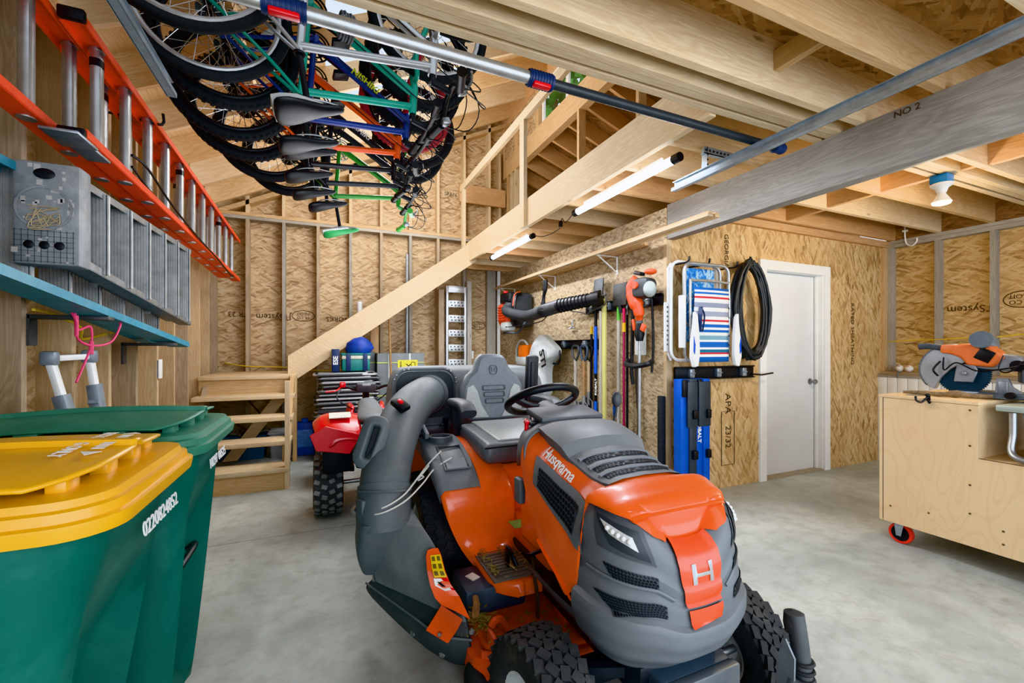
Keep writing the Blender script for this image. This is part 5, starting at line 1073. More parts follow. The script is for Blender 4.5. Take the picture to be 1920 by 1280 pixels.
# --- fenders, footrests, centre body
PF = [(2.64, .50, .47), (2.60, .68, .47), (2.47, .735, .462), (2.27, .752, .456), (2.08, .712, .460), (1.93, .640, .470), (1.865, .545, .492), (1.862, .44, .535), (1.85, .37, .575), (1.79, .338, .60), (1.64, .33, .605), (1.585, .328, .635), (1.545, .322, .69)]
PS = []
for i in range(len(PF)-1):
    P = [PF[max(0, i-1)], PF[i], PF[i+1], PF[min(len(PF)-1, i+2)]]
    for k in range(4):
        t = k/4; PS.append(tuple(.5*((2*b)+(c-a)*t+(2*a-5*b+4*c-d)*t*t+(3*b-a-3*c+d)*t**3) for a, b, c, d in zip(*P)))
PS.append(PF[-1])
for s in (-1, 1):
    def fx(x): return MX+s*(MX-x)
    rows = []
    for y, z, xo in PS: rows.append([V((fx(xo+.004), y, z-.055)), V((fx(xo), y, z-.02)), V((fx(xo+.012), y, z-.003)), V((fx(xo+.035), y, z)), V((fx(.72), y, z)), V((fx(.80), y, z-.0)), V((fx(.82), y, z-.02))])
    y, z, xo = PS[-1]; rows.append([V((fx(xo+.01), y-.004, z-.055)), V((fx(xo+.01), y-.006, z-.05)), V((fx(xo+.02), y-.008, z-.05)), V((fx(xo+.04), y-.008, z-.05)), V((fx(.72), y-.008, z-.05)), V((fx(.80), y-.008, z-.05)), V((fx(.82), y-.004, z-.05))])
    fe = M().grid(rows).build('fender', ORANGE, mw, sharp=60)
    # grey tray on the fender
    tp = [p for p in PS if 1.875 < p[0] < 2.42]
    rows = [[V((fx(xo-.006), y, z-.05)), V((fx(xo-.006), y, z-.008)), V((fx(xo+.012), y, z+.012)), V((fx(.655), y, z+.014)), V((fx(.665), y, z-.002))] for y, z, xo in tp]
    ft = M().grid(rows).build('fender_tray', GREYPL, fe, sharp=50)
    M().lathe([(.051, -.028), (.066, -.02), (.066, .022), (.056, .024), (.05, .018), (.048, -.03), (0, -.032)], (fx(.56), 2.25, .762), (0, 0, 1), 24).build('cup_holder', DGREY, ft)
    zz = lambda y: interp([(a, b) for a, b, c in PS[::-1]], y)[0]
    c4 = [(fx(.515), 2.14, zz(2.14)+.0165), (fx(.635), 2.14, zz(2.14)+.0165), (fx(.635), 1.96, zz(1.96)+.018), (fx(.515), 1.96, zz(1.96)+.018)]
    M().poly(c4).build('tray_pocket', pm('3A3D40', .5), ft); M().sweep([V(p)+V((0, 0, .002)) for p in c4], circ(.006, 6), None, True).build('pocket_rim', GREYPL, ft)
    M().poly([(fx(.525), 2.03, zz(2.03)+.0185), (fx(.625), 2.03, zz(2.03)+.0185), (fx(.625), 1.965, zz(1.965)+.0195), (fx(.525), 1.965, zz(1.965)+.0195)]).build('pocket_floor', pm('7B8084', .5), ft)
    pd = M()
    for i in range(11): pd.box((fx(.70), 1.585+.024*i, .337), (.17-.004*max(0, 4-i)*4, .014, .007))
    pd.box((fx(.70), 1.70, .333), (.19, .27, .006)).build('foot_pad', pm('77746C', .7, 0, .15, 30, .2), fe)
M().bar((.485, 2.22, .79), (.475, 2.38, .85), .022, .035, bev=.006).build('lift_lever', GREYPL, mw)
M().box((MX, 2.28, .50), (.62, .62, .34), None, .04, 3).box((MX, 1.80, .38), (.26, .60, .14), None, .03, 3).box((MX, 1.60, .56), (.34, .26, .30), None, .04, 3).build('centre_body', ORANGE, mw)
M().box((MX-.13, 1.78, .452), (.10, .08, .003)).build('green_decal', pm('7FA860', .5, 0, .2, 30), mw)
# pedals
pd = M().sweep(spline([(.70, 1.66, .34), (.69, 1.64, .40), (.685, 1.62, .425), (.69, 1.585, .41), (.70, 1.57, .38)], 4), rrect(.035, .012, .004, 2), up=(1, 0, 0)).build('drive_pedal', BLACK, mw)
bp = M().box((.765, 1.50, .455), (.10, .035, .012), (-.4, 0, .25), .004).build('brake_pedal', BLACK, mw); M().sweep(spline([(.745, 1.50, .44), (.75, 1.515, .38), (.755, 1.49, .28), (.76, 1.50, .20)], 4), rrect(.022, .010, .003, 2), up=(1, 0, 0)).build('pedal_arm', pm('5B544C', .5, .5), bp)
# --- wheels
def mwheel(c, R, w, rimr, name, steer=0):
    Rz = Matrix.Rotation(steer, 3, 'Z'); axd = Rz @ V((1, 0, 0)); c = V(c); h = w/2
    ty = M().lathe([(rimr, -h*.8), (rimr+.012, -h*.92), (R*.80, -h), (R*.93, -h*.93), (R*.975, -h*.75), (R*.985, 0), (R*.975, h*.75), (R*.93, h*.93), (R*.80, h), (rimr+.012, h*.92), (rimr, h*.8), (rimr, -h*.8)], c, axd, 44)
    Rm = rotm(axd); n = int(2*PI*R/.042)
    for i in range(n):
        for j in range(5):
            a = 2*PI*(i+.5*(j % 2))/n; xx = (j-2)*w*.185; dr = Rm @ V((math.cos(a), math.sin(a), 0)); tg = Rm @ V((-math.sin(a), math.cos(a), 0))
            rr_ = R*(.992 if abs(j-2) < 2 else .972); B = Matrix((tg, axd, dr)).transposed() @ Matrix.Rotation(.5 if j % 2 else -.42, 3, 'Z')
            ty.box(c+dr*(rr_-.002)+axd*xx, (.037, w*.172, .013), B)
    o = ty.build(name, RUBBER, mw)
    M().lathe([(0, -h*.35), (rimr*.35, -h*.35), (rimr*.5, -h*.2), (rimr*.8, -h*.3), (rimr*.92, -h*.75), (rimr*1.03, -h*.82), (rimr*1.03, h*.82), (rimr*.92, h*.75), (rimr*.8, h*.3), (0, h*.3)], c, axd, 32).cyl(c-axd*h*.6, c+axd*h*.4, .022).build('rim', LGREY, o)
    return o
mwheel((.585, 1.125, .2), .2, .165, .105, 'front_wheel', .12); mwheel((MX*2-.585, 1.105, .2), .2, .165, .105, 'front_wheel', .12)
mwheel((.535, 2.24, .285), .285, .24, .15, 'rear_wheel'); mwheel((MX*2-.535, 2.24, .285), .285, .24, .15, 'rear_wheel')
IRON = pm('33363A', .45, .4, .15, 20)
M().bar((.62, 1.14, .24), (1.28, 1.14, .24), .07, .06, bev=.01).bx(.80, 1.10, .95, 2.5, .26, .36, .01).cyl((.66, 1.12, .2), (.66, 1.12, .31), .026).cyl((1.24, 1.12, .2), (1.24, 1.12, .31), .026).bar((.69, 1.10, .29), (.86, 1.0, .31), .03, .03).build('front_axle', IRON, mw)
M().lathe([(0, 0), (.03, 0), (.03, .02), (.02, .03), (0, .032)], (.665, 1.10, .31), (0, 0, 1), 14).build('kingpin_cap', IRON, mw)
M().cyl((.65, 1.02, .25), (1.25, 1.02, .25), .012).build('tie_rod', STEEL, mw)
# brush guard
PIPE = pm('7B8186', .35, .5, .08, 14)
bg_ = M().tube(spline([(.80, .93, .26), (.86, .84, .235), (1.0, .80, .235), (1.10, .78, .26), (1.155, .765, .31), (1.165, .76, .36)], 5), .022, 12).bx(.80, 1.10, .875, .905, .20, .34, .006).cyl((.86, .84, .235), (.86, .95, .28), .018).build('brush_guard', PIPE, mw)
M().prism([(1.145, .80, .22), (1.145, .755, .22), (1.145, .75, .42), (1.145, .775, .46), (1.145, .80, .40)], (.006, 0, 0)).build('guard_plate', pm('8A9094', .4, .4), bg_)
M().tube(spline([(1.185, .775, .52), (1.185, .765, .46), (1.19, .755, .36), (1.19, .75, .26), (1.185, .75, .17)], 4), .023, 12).build('guard_tube', pm('55585A', .5, .2), bg_)
gr_ = M()
for i in range(6): M().torus((1.19, .756-.001*i, .40-.022*i), (0, .05, 1), .023, .006, 16, 6).build('guard_ring', RUBBER, bg_)
gr_.lathe([(.024, 0), (.026, .02), (.022, .05), (.0, .06)], (1.185, .776, .47), (0, .1, 1), 14).build('guard_sleeve', RUBBER, bg_)
M().bx(.83, 1.10, .90, 1.3, .235, .345, .02).build('nose_frame', pm('4A5560', .4, .2), mw)
# --- cutting deck
OD = pm('D2501F', .5, 0, .16, 14, .1, 0, '6E3A20', .6)
dk = [(.47, 1.42), (.55, 1.33), (.70, 1.30), (1.20, 1.30), (1.36, 1.36), (1.44, 1.48), (1.44, 1.75), (1.32, 1.86), (.62, 1.86), (.47, 1.76)]
deck = M().prism([(x, y, .075) for x, y in dk], (0, 0, .095)).build('cutting_deck', OD, mw, bevel=.015)
M().prism([(x*.9+MX*.1, y*.9+1.58*.1, .17) for x, y in dk], (0, 0, .025)).build('deck_top', OD, deck, bevel=.01)
bc = M().bx(.50, .76, 1.60, 1.80, .195, .30, .015).build('belt_cover', pm('4D5660', .45, 0, .1, 12, .1), deck); M().box((.56, 1.70, .302), (.04, .05, .003), (0, 0, .4)).build('belt_decal', pm('D9D4C8', .5), bc)
M().bx(.83, .90, 1.42, 1.50, .19, .30, .008).build('deck_bracket', OD, deck); M().tube(spline([(.62, 1.47, .20), (.60, 1.48, .24), (.57, 1.47, .25), (.55, 1.46, .235)], 3), .014, 8).build('deck_hook', OD, deck)
M().prism([(.50, 1.42, .19), (.60, 1.34, .19), (.56, 1.30, .10), (.49, 1.38, .10)], (0, .01, 0)).build('front_lip', OD, deck)
M().lathe([(0, -.03), (.055, -.03), (.07, -.02), (.072, 0), (.07, .02), (.055, .03), (0, .03)], (.49, 1.43, .072), (1, .1, 0), 20).build('gauge_wheel', pm('3C3D3D', .7, 0, .15, 20), deck)
M().bx(.535, .55, 1.39, 1.46, .05, .24, .004).build('wheel_bracket', OD, deck)
# --- discharge deflector and chute tube
pa = spline([(.235, 1.96, .52), (.236, 1.965, .45), (.242, 1.985, .38), (.255, 2.02, .31)], 5); N = len(pa)
scl = [(.105-.03*i/N, .105+.015*min(1, i/(N*.5))-.02*max(0, i/N-.6)) for i in range(N)]
df = M().sweep(pa, [(math.copysign(abs(math.cos(t))**.45, math.cos(t)), math.copysign(abs(math.sin(t))**.45, math.sin(t))) for t in [2*PI*k/28 for k in range(28)]], scl).build('deflector', CHARC, mw, sharp=32)
DP = pm('3E4344', .6, 0, .12, 9, .12, 0, '6E6E68', .4)
PLM = pm('6E7475', .6, 0, .12, 7, .15, 0, '8E8F89', .5); SKM = pm('474C4D', .55, 0, .12, 9, .15, 0, '76766F', .4)
Q = lambda r: [at(x, y, Z=z) for x, y, z in r]
prow = [Q([(x, y, z+dz) for x, y, z in r]) for r, dz in zip(([(716, 948, .475), (728, 944, .485), (742, 943, .487), (764, 946, .475)], [(699, 985, .40), (718, 983, .42), (748, 985, .432), (786, 992, .42)], [(695, 1025, .32), (716, 1023, .345), (758, 1022, .365), (809, 1026, .375)],
     [(697, 1058, .262), (720, 1063, .28), (765, 1070, .30), (818, 1068, .328)], [(702, 1082, .235), (735, 1096, .238), (785, 1118, .242), (830, 1138, .25)]), (.06, .065, .06, .04, .012))]
for r in prow[:4]: r.append(r[3]+(r[3]-r[2])*.25)
prow[4].append(at(882, 1166, Z=.247))
prow.append([p+V((-.006, -.006, -.012)) for p in prow[4]])
plate = M().grid(prow).build('deflector_plate', PLM, df, solid=.008, sub=1)
M().sweep(spline([r[0] for r in prow], 5), circ(.008, 8)).build('plate_rim', PLM, plate)
srow = [Q(r) for r in ([(702, 1082, .235), (735, 1096, .238), (785, 1118, .242), (830, 1138, .25), (882, 1166, .235)], [(688, 1093, .200), (722, 1117, .20), (775, 1155, .195), (826, 1190, .19), (887, 1200, .19)],
     [(685, 1100, .185), (719, 1131, .178), (770, 1176, .165), (826, 1213, .15), (888, 1226, .145)], [(692, 1112, .150), (730, 1150, .130), (780, 1199, .10), (832, 1238, .065), (884, 1254, .055)])]
sk = M().grid([[a.lerp(b, .3)+V((.004, .006, -.012)) for a, b in zip(prow[4], prow[3])]]+srow).build('deflector_skirt', SKM, df, solid=.008, sub=1)
M().sweep(spline([p+V((-.004, -.004, .004)) for p in srow[1]], 5), circ(.005, 6)).build('skirt_bead', PLM, sk)
for p in ((srow[2][2]+srow[3][2])/2, (srow[2][3]*.4+srow[3][3]*.6), (srow[1][4]*.6+srow[0][4]*.4)): M().lathe([(0, 0), (.011, 0), (.013, .004), (.008, .009), (0, .009)], p+V((0, 0, .004)), (-.6, -.7, .35), 10).build('skirt_bolt', STEEL, sk)
OB = pm('E85A24', .35, 0, .06, 9, 0, .3, '8A5A30', .3)
up_ = V((-.004, -.006, .014)); strip_ = [(Q([a])[0]+up_, Q([b])[0]+up_) for a, b in (((803, 1036, .425), (822, 1032, .43)), ((800, 1048, .41), (828, 1044, .415)), ((802, 1075, .365), (836, 1075, .37)), ((808, 1103, .345), (846, 1100, .35)), ((817, 1126, .308), (862, 1122, .312)), ((829, 1139, .285), (883, 1166, .278)))]
br = M().grid([[a, (a+b)/2+V((0, 0, .003)), b] for a, b in strip_]).build('guard_strip', OB, mw)
fl_ = [Q(r) for r in ([(829, 1139, .285), (869, 1166, .28)], [(815, 1162, .232), (857, 1188, .22)], [(800, 1186, .195), (841, 1211, .185)])]
M().grid([[p+up_ for p in r] for r in fl_]).build('strip_flange', OB, br); M().lathe([(0, 0), (.009, 0), (.006, .008), (0, .008)], at(826, 1194, Z=.20)+up_, (-.5, -.7, .5), 10).build('strip_bolt', STEEL, br)
def SQ(i, s_, o=.004):
    k = min(4, int(i)); f = i-k; a = strip_[k][0].lerp(strip_[k+1][0], f); b_ = strip_[k][1].lerp(strip_[k+1][1], f); return a.lerp(b_, s_)+V((-.25, -.35, .9))*o
yd = M().grid([[SQ(1.05+1.5*j/5, a_, .006) for a_ in (.30, .95)] for j in range(6)]).build('yellow_decal', pm('E8C81E', .4), br)
m = M()
for i in range(2):
    for j in range(3): m.poly([SQ(1.15+.48*j+.3*b_, .36+.32*i+.2*a_, .0075) for a_, b_ in ((0, 0), (1, 0), (1, 1), (0, 1))])
m.build('decal_print', pm('6B5A14', .5), yd)
wdc = M().poly([SQ(2.6, .25, .006), SQ(2.62, .62, .006), SQ(3.55, .85, .006), SQ(3.6, .55, .006), SQ(3.1, .22, .006)]).build('white_decal', WHITE, br); M().poly([SQ(2.62, .66, .006), SQ(2.62, .95, .006), SQ(3.6, .97, .006), SQ(3.55, .85, .006)]).build('red_decal', RED, wdc); M().poly([SQ(2.85, .38, .0075), SQ(2.9, .55, .0075), SQ(3.3, .68, .0075), SQ(3.25, .5, .0075)]).build('black_decal', BLACK, wdc)
# tube
tb = spline([(.63, 2.78, .95), (.56, 2.66, .95), (.44, 2.45, .915), (.335, 2.23, .83), (.265, 2.06, .71), (.24, 1.98, .60), (.236, 1.955, .50)], 6); n_ = len(tb)
tube_ = M().tube(tb, [.118-.012*i/n_ for i in range(n_)], 26).build('chute_tube', CHARC, mw)
M().tube(spline([(.245, 2.0, .63), (.238, 1.965, .55), (.236, 1.95, .47)], 4), .117, 26).build('lower_collar', CHARC, tube_); M().torus((.242, 1.985, .615), (.1, .25, 1), .116, .006, 30, 6).build('collar_lip', CHARC, tube_)
M().tube([tb[2], tb[4]], [.128, .122], 26).build('upper_collar', CHARC, tube_)
hc_ = V((.192, 2.03, .825)); Rn = rotm((-.25, -.93, .22)); Rn = Rn @ Matrix.Rotation(math.radians(-16), 3, 'Z')
if (Rn @ V((0, 1, 0))).z < 0: Rn = Rn @ Matrix.Rotation(PI, 3, 'Z')
hn = M().sweep([hc_+Rn @ V((p[0], p[1], .0)) for p in rrect(.075, .19, .03, 4)], rrect(.035, .05, .012, 3), None, True).build('chute_handle', CHARC, tube_); M().sweep([hc_+Rn @ V((0, 0, -.03)), hc_+Rn @ V((0, 0, -.02))], rrect(.06, .17, .02, 3)).build('handle_pocket', BLACK, hn)
lt = M().box((.345, 2.2, .965), (.06, .09, .03), (.55, -.3, .5), .008).build('chute_latch', BLACK, tube_); M().box((.34, 2.17, .985), (.02, .03, .012), (.5, -.3, .5), .003).build('latch_button', RED, lt)
M().box((.15, 1.93, .56), (.05, .06, .10), (0, .0, .4), .012).build('collar_boss', CHARC, tube_)
M().cyl((.13, 2.06, .50), (.165, 2.0, .40), .010).cyl((.115, 2.05, .53), (.145, 2.055, .50), .016).build('clamp_bolt', STEEL, tube_)
# --- grass collector
xl, xr = .40, 1.50; bagm = pm('686E71', .5, 0, .08, 8, .1, 0, '6E716F', .3)
def brow(z, e, r, y0=2.76, y1=3.36): return [((xl+xr)/2+p[0], (y0+y1)/2+p[1], z) for p in rrect(xr-xl+2*e, y1-y0+2*e, r, 5)]
lid = M().loft([brow(.80, .0, .09), brow(.95, -.012, .10), brow(1.03, -.025, .11), brow(1.085, -.05, .12), brow(1.11, -.09, .12), brow(1.118, -.16, .10)]).build('collector_lid', bagm, mw, sharp=50)
M().loft([brow(.20, -.12, .08, 2.80, 3.30), brow(.5, -.06, .08, 2.80, 3.30), brow(.76, -.02, .08, 2.80, 3.30)]).build('collector_bin', pm('4E5458', .55, 0, .1, 8, .1), mw)
M().loft([brow(.745, .015, .08), brow(.80, .015, .08)]).build('lid_rim', bagm, lid)
fx_, fz_ = .60, .93
M().sweep([(fx_+p[0]-.01, 2.752, fz_+.005+p[1]) for p in rrect(.40, .36, .09, 5)], circ(.012, 8), None, True).build('inlet_frame', bagm, lid); M().prism([(fx_+p[0]-.01, 2.756, fz_+.005+p[1]) for p in rrect(.37, .33, .085, 5)], (0, .004, 0)).build('inlet_plate', pm('3C4143', .55, 0, .1, 8), lid)
for i in range(16):
    p = rrect(.40, .36, .09, 5)[(i*24//16) % 24]; 
    M().sph((fx_-.01+p[0], 2.738, fz_+.005+p[1]), .006, (1, .6, 1), 8, 6).build('frame_rivet', STEEL, lid)
M().bx(.46, .72, 2.70, 2.75, .70, .75, .015).bx(.50, .66, 2.68, 2.70, .62, .66, .008).build('lid_latch', bagm, lid)
M().bx(.70, .78, 2.62, 2.76, .66, .80, .012).bx(.60, 1.3, 2.66, 2.74, .58, .64, .01).build('collector_frame', IRON, mw)
hn = M().box((1.30, 2.66, 1.02), (.085, .06, .36), (.08, 0, 0), .018).build('lift_handle', pm('2F3235', .5), mw); M().box((1.295, 2.625, 1.02), (.035, .012, .27), (.08, 0, 0), .004).build('handle_slot', BLACK, hn); M().cyl((1.30, 2.64, .55), (1.30, 2.66, .86), .012).build('handle_rod', STEEL, hn)
# --- things lying on the mower
tw = M().tube(spline([(.13, 2.02, .545), (.2, 1.87, .575), (.30, 1.86, .62), (.38, 1.95, .66), (.45, 2.03, .70), (.52, 2.07, .745)], 6), .004, 5).tube(spline([(.13, 2.02, .545), (.19, 1.86, .56), (.30, 1.84, .60), (.40, 1.93, .64), (.47, 2.0, .68), (.56, 2.02, .72)], 6), .004, 5).tube(spline([(.36, 1.92, .65), (.385, 1.93, .675), (.41, 1.95, .665), (.385, 1.96, .65), (.44, 1.99, .70), (.43, 2.02, .68), (.40, 1.97, .67)], 5), .0035, 5)
tag(tw.build('twine', pm('D2D1C8', .7)), 'pale twine tied from the black chute tube to the grey fender tray', 'twine')
rr = random.Random(4); m = M()
def zdeck(x, y): return .197
for i in range(420):
    k = rr.random()
    if k < .40: x, y, z = .53+rr.gauss(0, .03), 1.545+rr.gauss(0, .05), .205+rr.random()*.045
    elif k < .75: x, y, z = rr.uniform(.55, .88), rr.uniform(1.36, 1.56), .198+rr.random()*.006
    else: x, y, z = rr.choice((rr.uniform(.62, .66), rr.uniform(.7, .79))), rr.uniform(1.6, 1.84), .345+rr.random()*.004
    a = rr.uniform(0, PI); L, w = rr.uniform(.006, .022), rr.uniform(.0015, .005); d = V((math.cos(a), math.sin(a), rr.uniform(-.3, .3)))*L; s = V((-math.sin(a), math.cos(a), 0))*w
    p = V((x, y, z)); m.poly([p-d, p+s, p+d, p-s])
o = m.build('grass_clippings', pm('8B8050', .8, 0, .5, 60)); tag(o, 'dry grass clippings and leaf bits on the mower deck and footrest', 'grass clippings', None, 'stuff')
def leaf(name, label, c, s, rz, colr):
    pts = [(0, -1), (.18, -.7), (.5, -.72), (.35, -.35), (.72, -.2), (.42, .02), (.62, .38), (.28, .36), (.2, .75), (0, 1.0), (-.2, .75), (-.28, .36), (-.62, .38), (-.42, .02), (-.72, -.2), (-.35, -.35), (-.5, -.72), (-.18, -.7)]
    R = Euler((.15, .1, rz)).to_matrix(); tag(M().poly([V(c)+R @ V((x*s*.6, y*s, .012*abs(x))) for x, y in pts]).tube([V(c)+R @ V((0, -s*1.3, 0)), V(c)+R @ V((0, s*.8, .002))], .0012, 4).build(name, pm(colr, .7, 0, .15, 40), solid=.001), label, 'leaf')
leaf('oak_leaf', 'brown dry oak leaf lying on the orange mower body below the seat', (.735, 1.905, .385), .05, 1.2, '9A6F4A')
leaf('dry_leaf', 'pale curled leaf beside the pedal on the mower footrest', (.70, 1.63, .352), .03, .4, 'C2A77C')
tag(M().sweep(spline([(.50, 1.50, .26), (.515, 1.52, .29), (.52, 1.55, .31)], 3), circ(.014, 6), [.6, 1, 1.1, 1, .9, .9, .7]).build('bark_chip', pm('8A6748', .8, 0, .3, 40)), 'brown bark chip standing in the clippings beside the guard strip', 'bark')
# ================================================================== WORKSHOP CART, SAWS
PLY = plywood(); PLYE = pm('C9A878', .6, 0, .2, 60); CX, CY0, CY1 = 3.32, .05, 1.62
ct = thing('workbench_cart', 'birch plywood workshop cart on red casters with a stepped cutout', 'cart', (3.75, .85, 0))
YN, ZN = 1.157, .635
M().prism([(CX, CY0, .137), (CX, CY1-.022, .137), (CX, CY1-.022, .928), (CX, YN, .928), (CX, YN, ZN), (CX, CY0, ZN)], (.018, 0, 0)).build('side_panel', PLY, ct)
M().bx(CX, 4.25, CY1-.018, CY1, .137, .93).build('end_panel', PLY, ct); M().bx(CX, 4.25, CY1-.022, CY1-.0185, .15, .93).build('panel_gap', BLACK, ct)
M().bx(CX-.004, 4.26, YN-.002, CY1+.004, .93, .948, .002).build('top', PLY, ct); M().bx(CX+.018, 4.25, YN, YN+.018, ZN, .93).build('inner_wall', PLY, ct)
M().bx(CX, 4.25, CY0, YN, ZN-.018, ZN).build('shelf', PLY, ct); M().bx(CX+.018, 4.25, CY0, CY1-.02, .137, .155).bx(4.23, 4.25, CY0, CY1-.02, .155, ZN).build('base', PLY, ct)
for y, z in ((1.19, .90), (1.19, .70), (1.19, .48), (1.19, .32), (1.37, .26), (1.06, .27), (1.06, .20), (1.56, .24), (.9, .3)): M().lathe([(0, 0), (.006, 0), (.006, .001), (0, .001)], (CX, y, z), (-1, 0, 0), 10).build('screw', pm('7A6A4C', .4, .5), ct)
for x, y in ((3.39, 1.53), (4.17, 1.53), (3.39, .15), (4.17, .15)):
    k = M().bx(x-.045, x+.045, y-.04, y+.04, .128, .137, .002).prism([(x-.03, y-.02, .128), (x-.03, y+.03, .128), (x-.03, y+.02, .05), (x-.03, y-.005, .05)], (.004, 0, 0)).prism([(x+.026, y-.02, .128), (x+.026, y+.03, .128), (x+.026, y+.02, .05), (x+.026, y-.005, .05)], (.004, 0, 0)).build('caster', GALV, ct)
    M().lathe([(.048, -.016), (.062, -.015), (.064, 0), (.062, .015), (.048, .016), (.048, -.016)], (x, y+.005, .064), (1, 0, 0), 28).build('tread', pm('E23B2A', .4), k); M().lathe([(0, -.012), (.03, -.012), (.049, -.016), (.049, .016), (.03, .012), (0, .012)], (x, y+.005, .064), (1, 0, 0), 24).build('wheel_core', BLACK, k)
t = thing('coat_hook', 'black double hook screwed to the top edge of the plywood cart', 'hook', at(1740, 755, X=CX)); p = at(1741, 748, X=CX)
M().box(p+V((-.004, 0, .008)), (.006, .022, .035), None, .003).tube(spline([p+V((-.004, 0, .015)), p+V((-.02, .008, .0)), p+V((-.035, .02, -.02)), p+V((-.045, .038, -.01)), p+V((-.045, .042, .008))], 4), .0055, 8).tube(spline([p+V((-.004, 0, .01)), p+V((-.02, -.006, -.008)), p+V((-.03, -.016, -.02)), p+V((-.03, -.022, -.01))], 4), .005, 8).sph(p+V((-.045, .042, .01)), .007, (1, 1, 1), 8, 6).sph(p+V((-.012, .0, .025)), .012, (1, 1, .9), 10, 8).build('hook', BLACK, t)
# gnarled stick
tag(M().tube(spline([(3.42, 1.54, .966), (3.45, 1.46, .968), (3.48, 1.38, .964), (3.50, 1.31, .972), (3.52, 1.26, .966), (3.56, 1.18, .966)], 4), [.008, .009, .011, .012, .013, .014, .013, .014, .015, .014, .017, .021, .022, .018, .016, .016, .015, .014, .013, .012, .012], 8).build('stick', pm('8A7558', .8, 0, .25, 40, .4)), 'gnarled brown stick lying on the plywood cart top', 'stick')
tag(M().bx(3.40, 3.52, 1.45, 1.52, .948, .952, .001).build('thin_strip', wood('grey', 'Y')), 'thin grey wood shim lying beside the stick on the cart', 'shim')
# miter saw: blade plane along Y, arm and rails going back to the right
BC = V((3.68, 1.40, 1.15)); sw_ = thing('miter_saw', 'orange and grey sliding miter saw with a large dark blade on the plywood cart', 'miter saw', (3.68, 1.40, .948)); sw_.scale = (.8, .8, .8)
GUARD = pm('8C9094', .3, .6, .1, 20); AL2 = pm('9DA3AA', .4, .6, .08, 18); TGR = pm('7C8892', .35, .5, .1, 14)
bl = M().lathe([(0, -.0015), (.158, -.0015), (.158, .0015), (0, .0015)], BC+V((0, -.06, -.025)), (1, 0, 0), 60)
for i in range(60):
    a = 2*PI*i/60; c = BC+V((0, -.06+.16*math.cos(a), -.025+.16*math.sin(a))); bl.box(c, (.004, .008, .010), Euler((a, 0, 0)).to_matrix())
bl.build('blade', pm('2E4658', .3, .5, .08, 10), sw_)
# upper fixed guard and lower clear guard
gp = [(.205*math.cos(a), .205*math.sin(a)) for a in [math.radians(20+200*i/30) for i in range(31)]]+[(-.10, -.16), (-.06, -.06), (.0, .01), (.08, .06), (.15, .065)]
M().prism([(BC.x-.028, BC.y+(-c_ if False else -c_), BC.z+s_) for c_, s_ in [(-a, b) for a, b in gp]][::1], (.05, 0, 0)).fn(lambda p: V((p.x, 2*BC.y-p.y, p.z))).build('lower_guard', pm('A9ADB0', .3, .3, .08, 16), sw_, bevel=.006)
gt_ = M()
for i in range(34):
    a = math.radians(95+125*i/33); c = BC+V((-.030, -.0-.196*math.cos(a)*-1*-1, .196*math.sin(a))); gt_.box(V((c.x, BC.y-.196*math.cos(a)*(1), c.z)), (.004, .012, .007), Euler((-a, 0, 0)).to_matrix())
gt_.build('guard_teeth', DGREY, sw_)
M().prism([(BC.x-.04, BC.y-.03, BC.z+.0), (BC.x-.04, BC.y-.02, BC.z-.09), (BC.x-.04, BC.y-.13, BC.z-.09), (BC.x-.04, BC.y-.16, BC.z+.0), (BC.x-.04, BC.y-.14, BC.z+.05), (BC.x-.04, BC.y-.04, BC.z+.05)], (.02, 0, 0)).cyl(BC+V((-.06, -.085, -.02)), BC+V((-.03, -.085, -.02)), .016).build('guard_link', AL2, sw_, bevel=.005)
def S(a, b, d=0): return BC+V((d-.02, a, b))      # a toward camera-left is +Y
M().prism([S(-.10, .02), S(-.34, .00), S(-.40, .06), S(-.36, .12), S(-.16, .15)], (.09, 0, 0)).build('arm', AL2, sw_, bevel=.012)
mb = M().prism([S(.02, .135, -.03), S(-.06, .10, -.03), S(-.10, .04, -.03), S(-.24, .03, -.03), S(-.30, .11, -.03), S(-.22, .20, -.03), S(-.10, .21, -.03), S(.02, .19, -.03)], (.12, 0, 0)).build('motor_housing', pm('E07A45', .4, 0, .08, 9), sw_, bevel=.016)
M().cyl(S(-.19, .24, -.06), S(-.16, .20, .13), .065, 18).box(S(-.17, .25, .03), (.12, .13, .05), (.2, 0, 0), .02).build('motor', TGR, sw_); M().box(S(-.20, .12, -.033), (.006, .09, .09), (.5, 0, 0), .004).build('motor_decal', BLACK, sw_)
hd = M().sweep(spline([S(.20, .185), S(.14, .19), (S(.04, .175)), S(-.02, .17)], 4), rrect(.045, .05, .016, 3)).build('handle', pm('4C525A', .5), sw_); M().box(S(.01, .165), (.07, .10, .07), (.05, 0, 0), .02).build('handle_collar', pm('E07A45', .4), sw_)
M().tube(spline([S(.03, .10, -.04), S(.02, .0, -.06), S(-.05, .06, -.05), S(-.17, -.0, -.05), S(-.33, .03, -.04), S(-.42, .07, -.03)], 6), .005, 6).tube(spline([S(-.30, .12, -.04), S(-.28, .02, -.05), S(-.33, .0, -.05), S(-.40, .08, -.04)], 5), .005, 6).tube(spline([S(.05, .07, -.04), S(.09, .0, -.05), S(.06, -.05, -.05)], 4), .008, 6).build('saw_cord', BLACK, sw_)
for dz in (.02, -.035): M().cyl((BC.x+.03, BC.y-.35, BC.z+dz), (BC.x+.30, BC.y-.80, BC.z+dz+.01), .012).build('slide_rail', CHROME, sw_)
M().box((BC.x+.04, BC.y-.40, BC.z-.01), (.10, .10, .14), (0, 0, .5), .012).cyl((BC.x, BC.y-.38, BC.z+.055), (BC.x+.10, BC.y-.50, BC.z+.09), .03).build('pivot_head', DGREY, sw_)
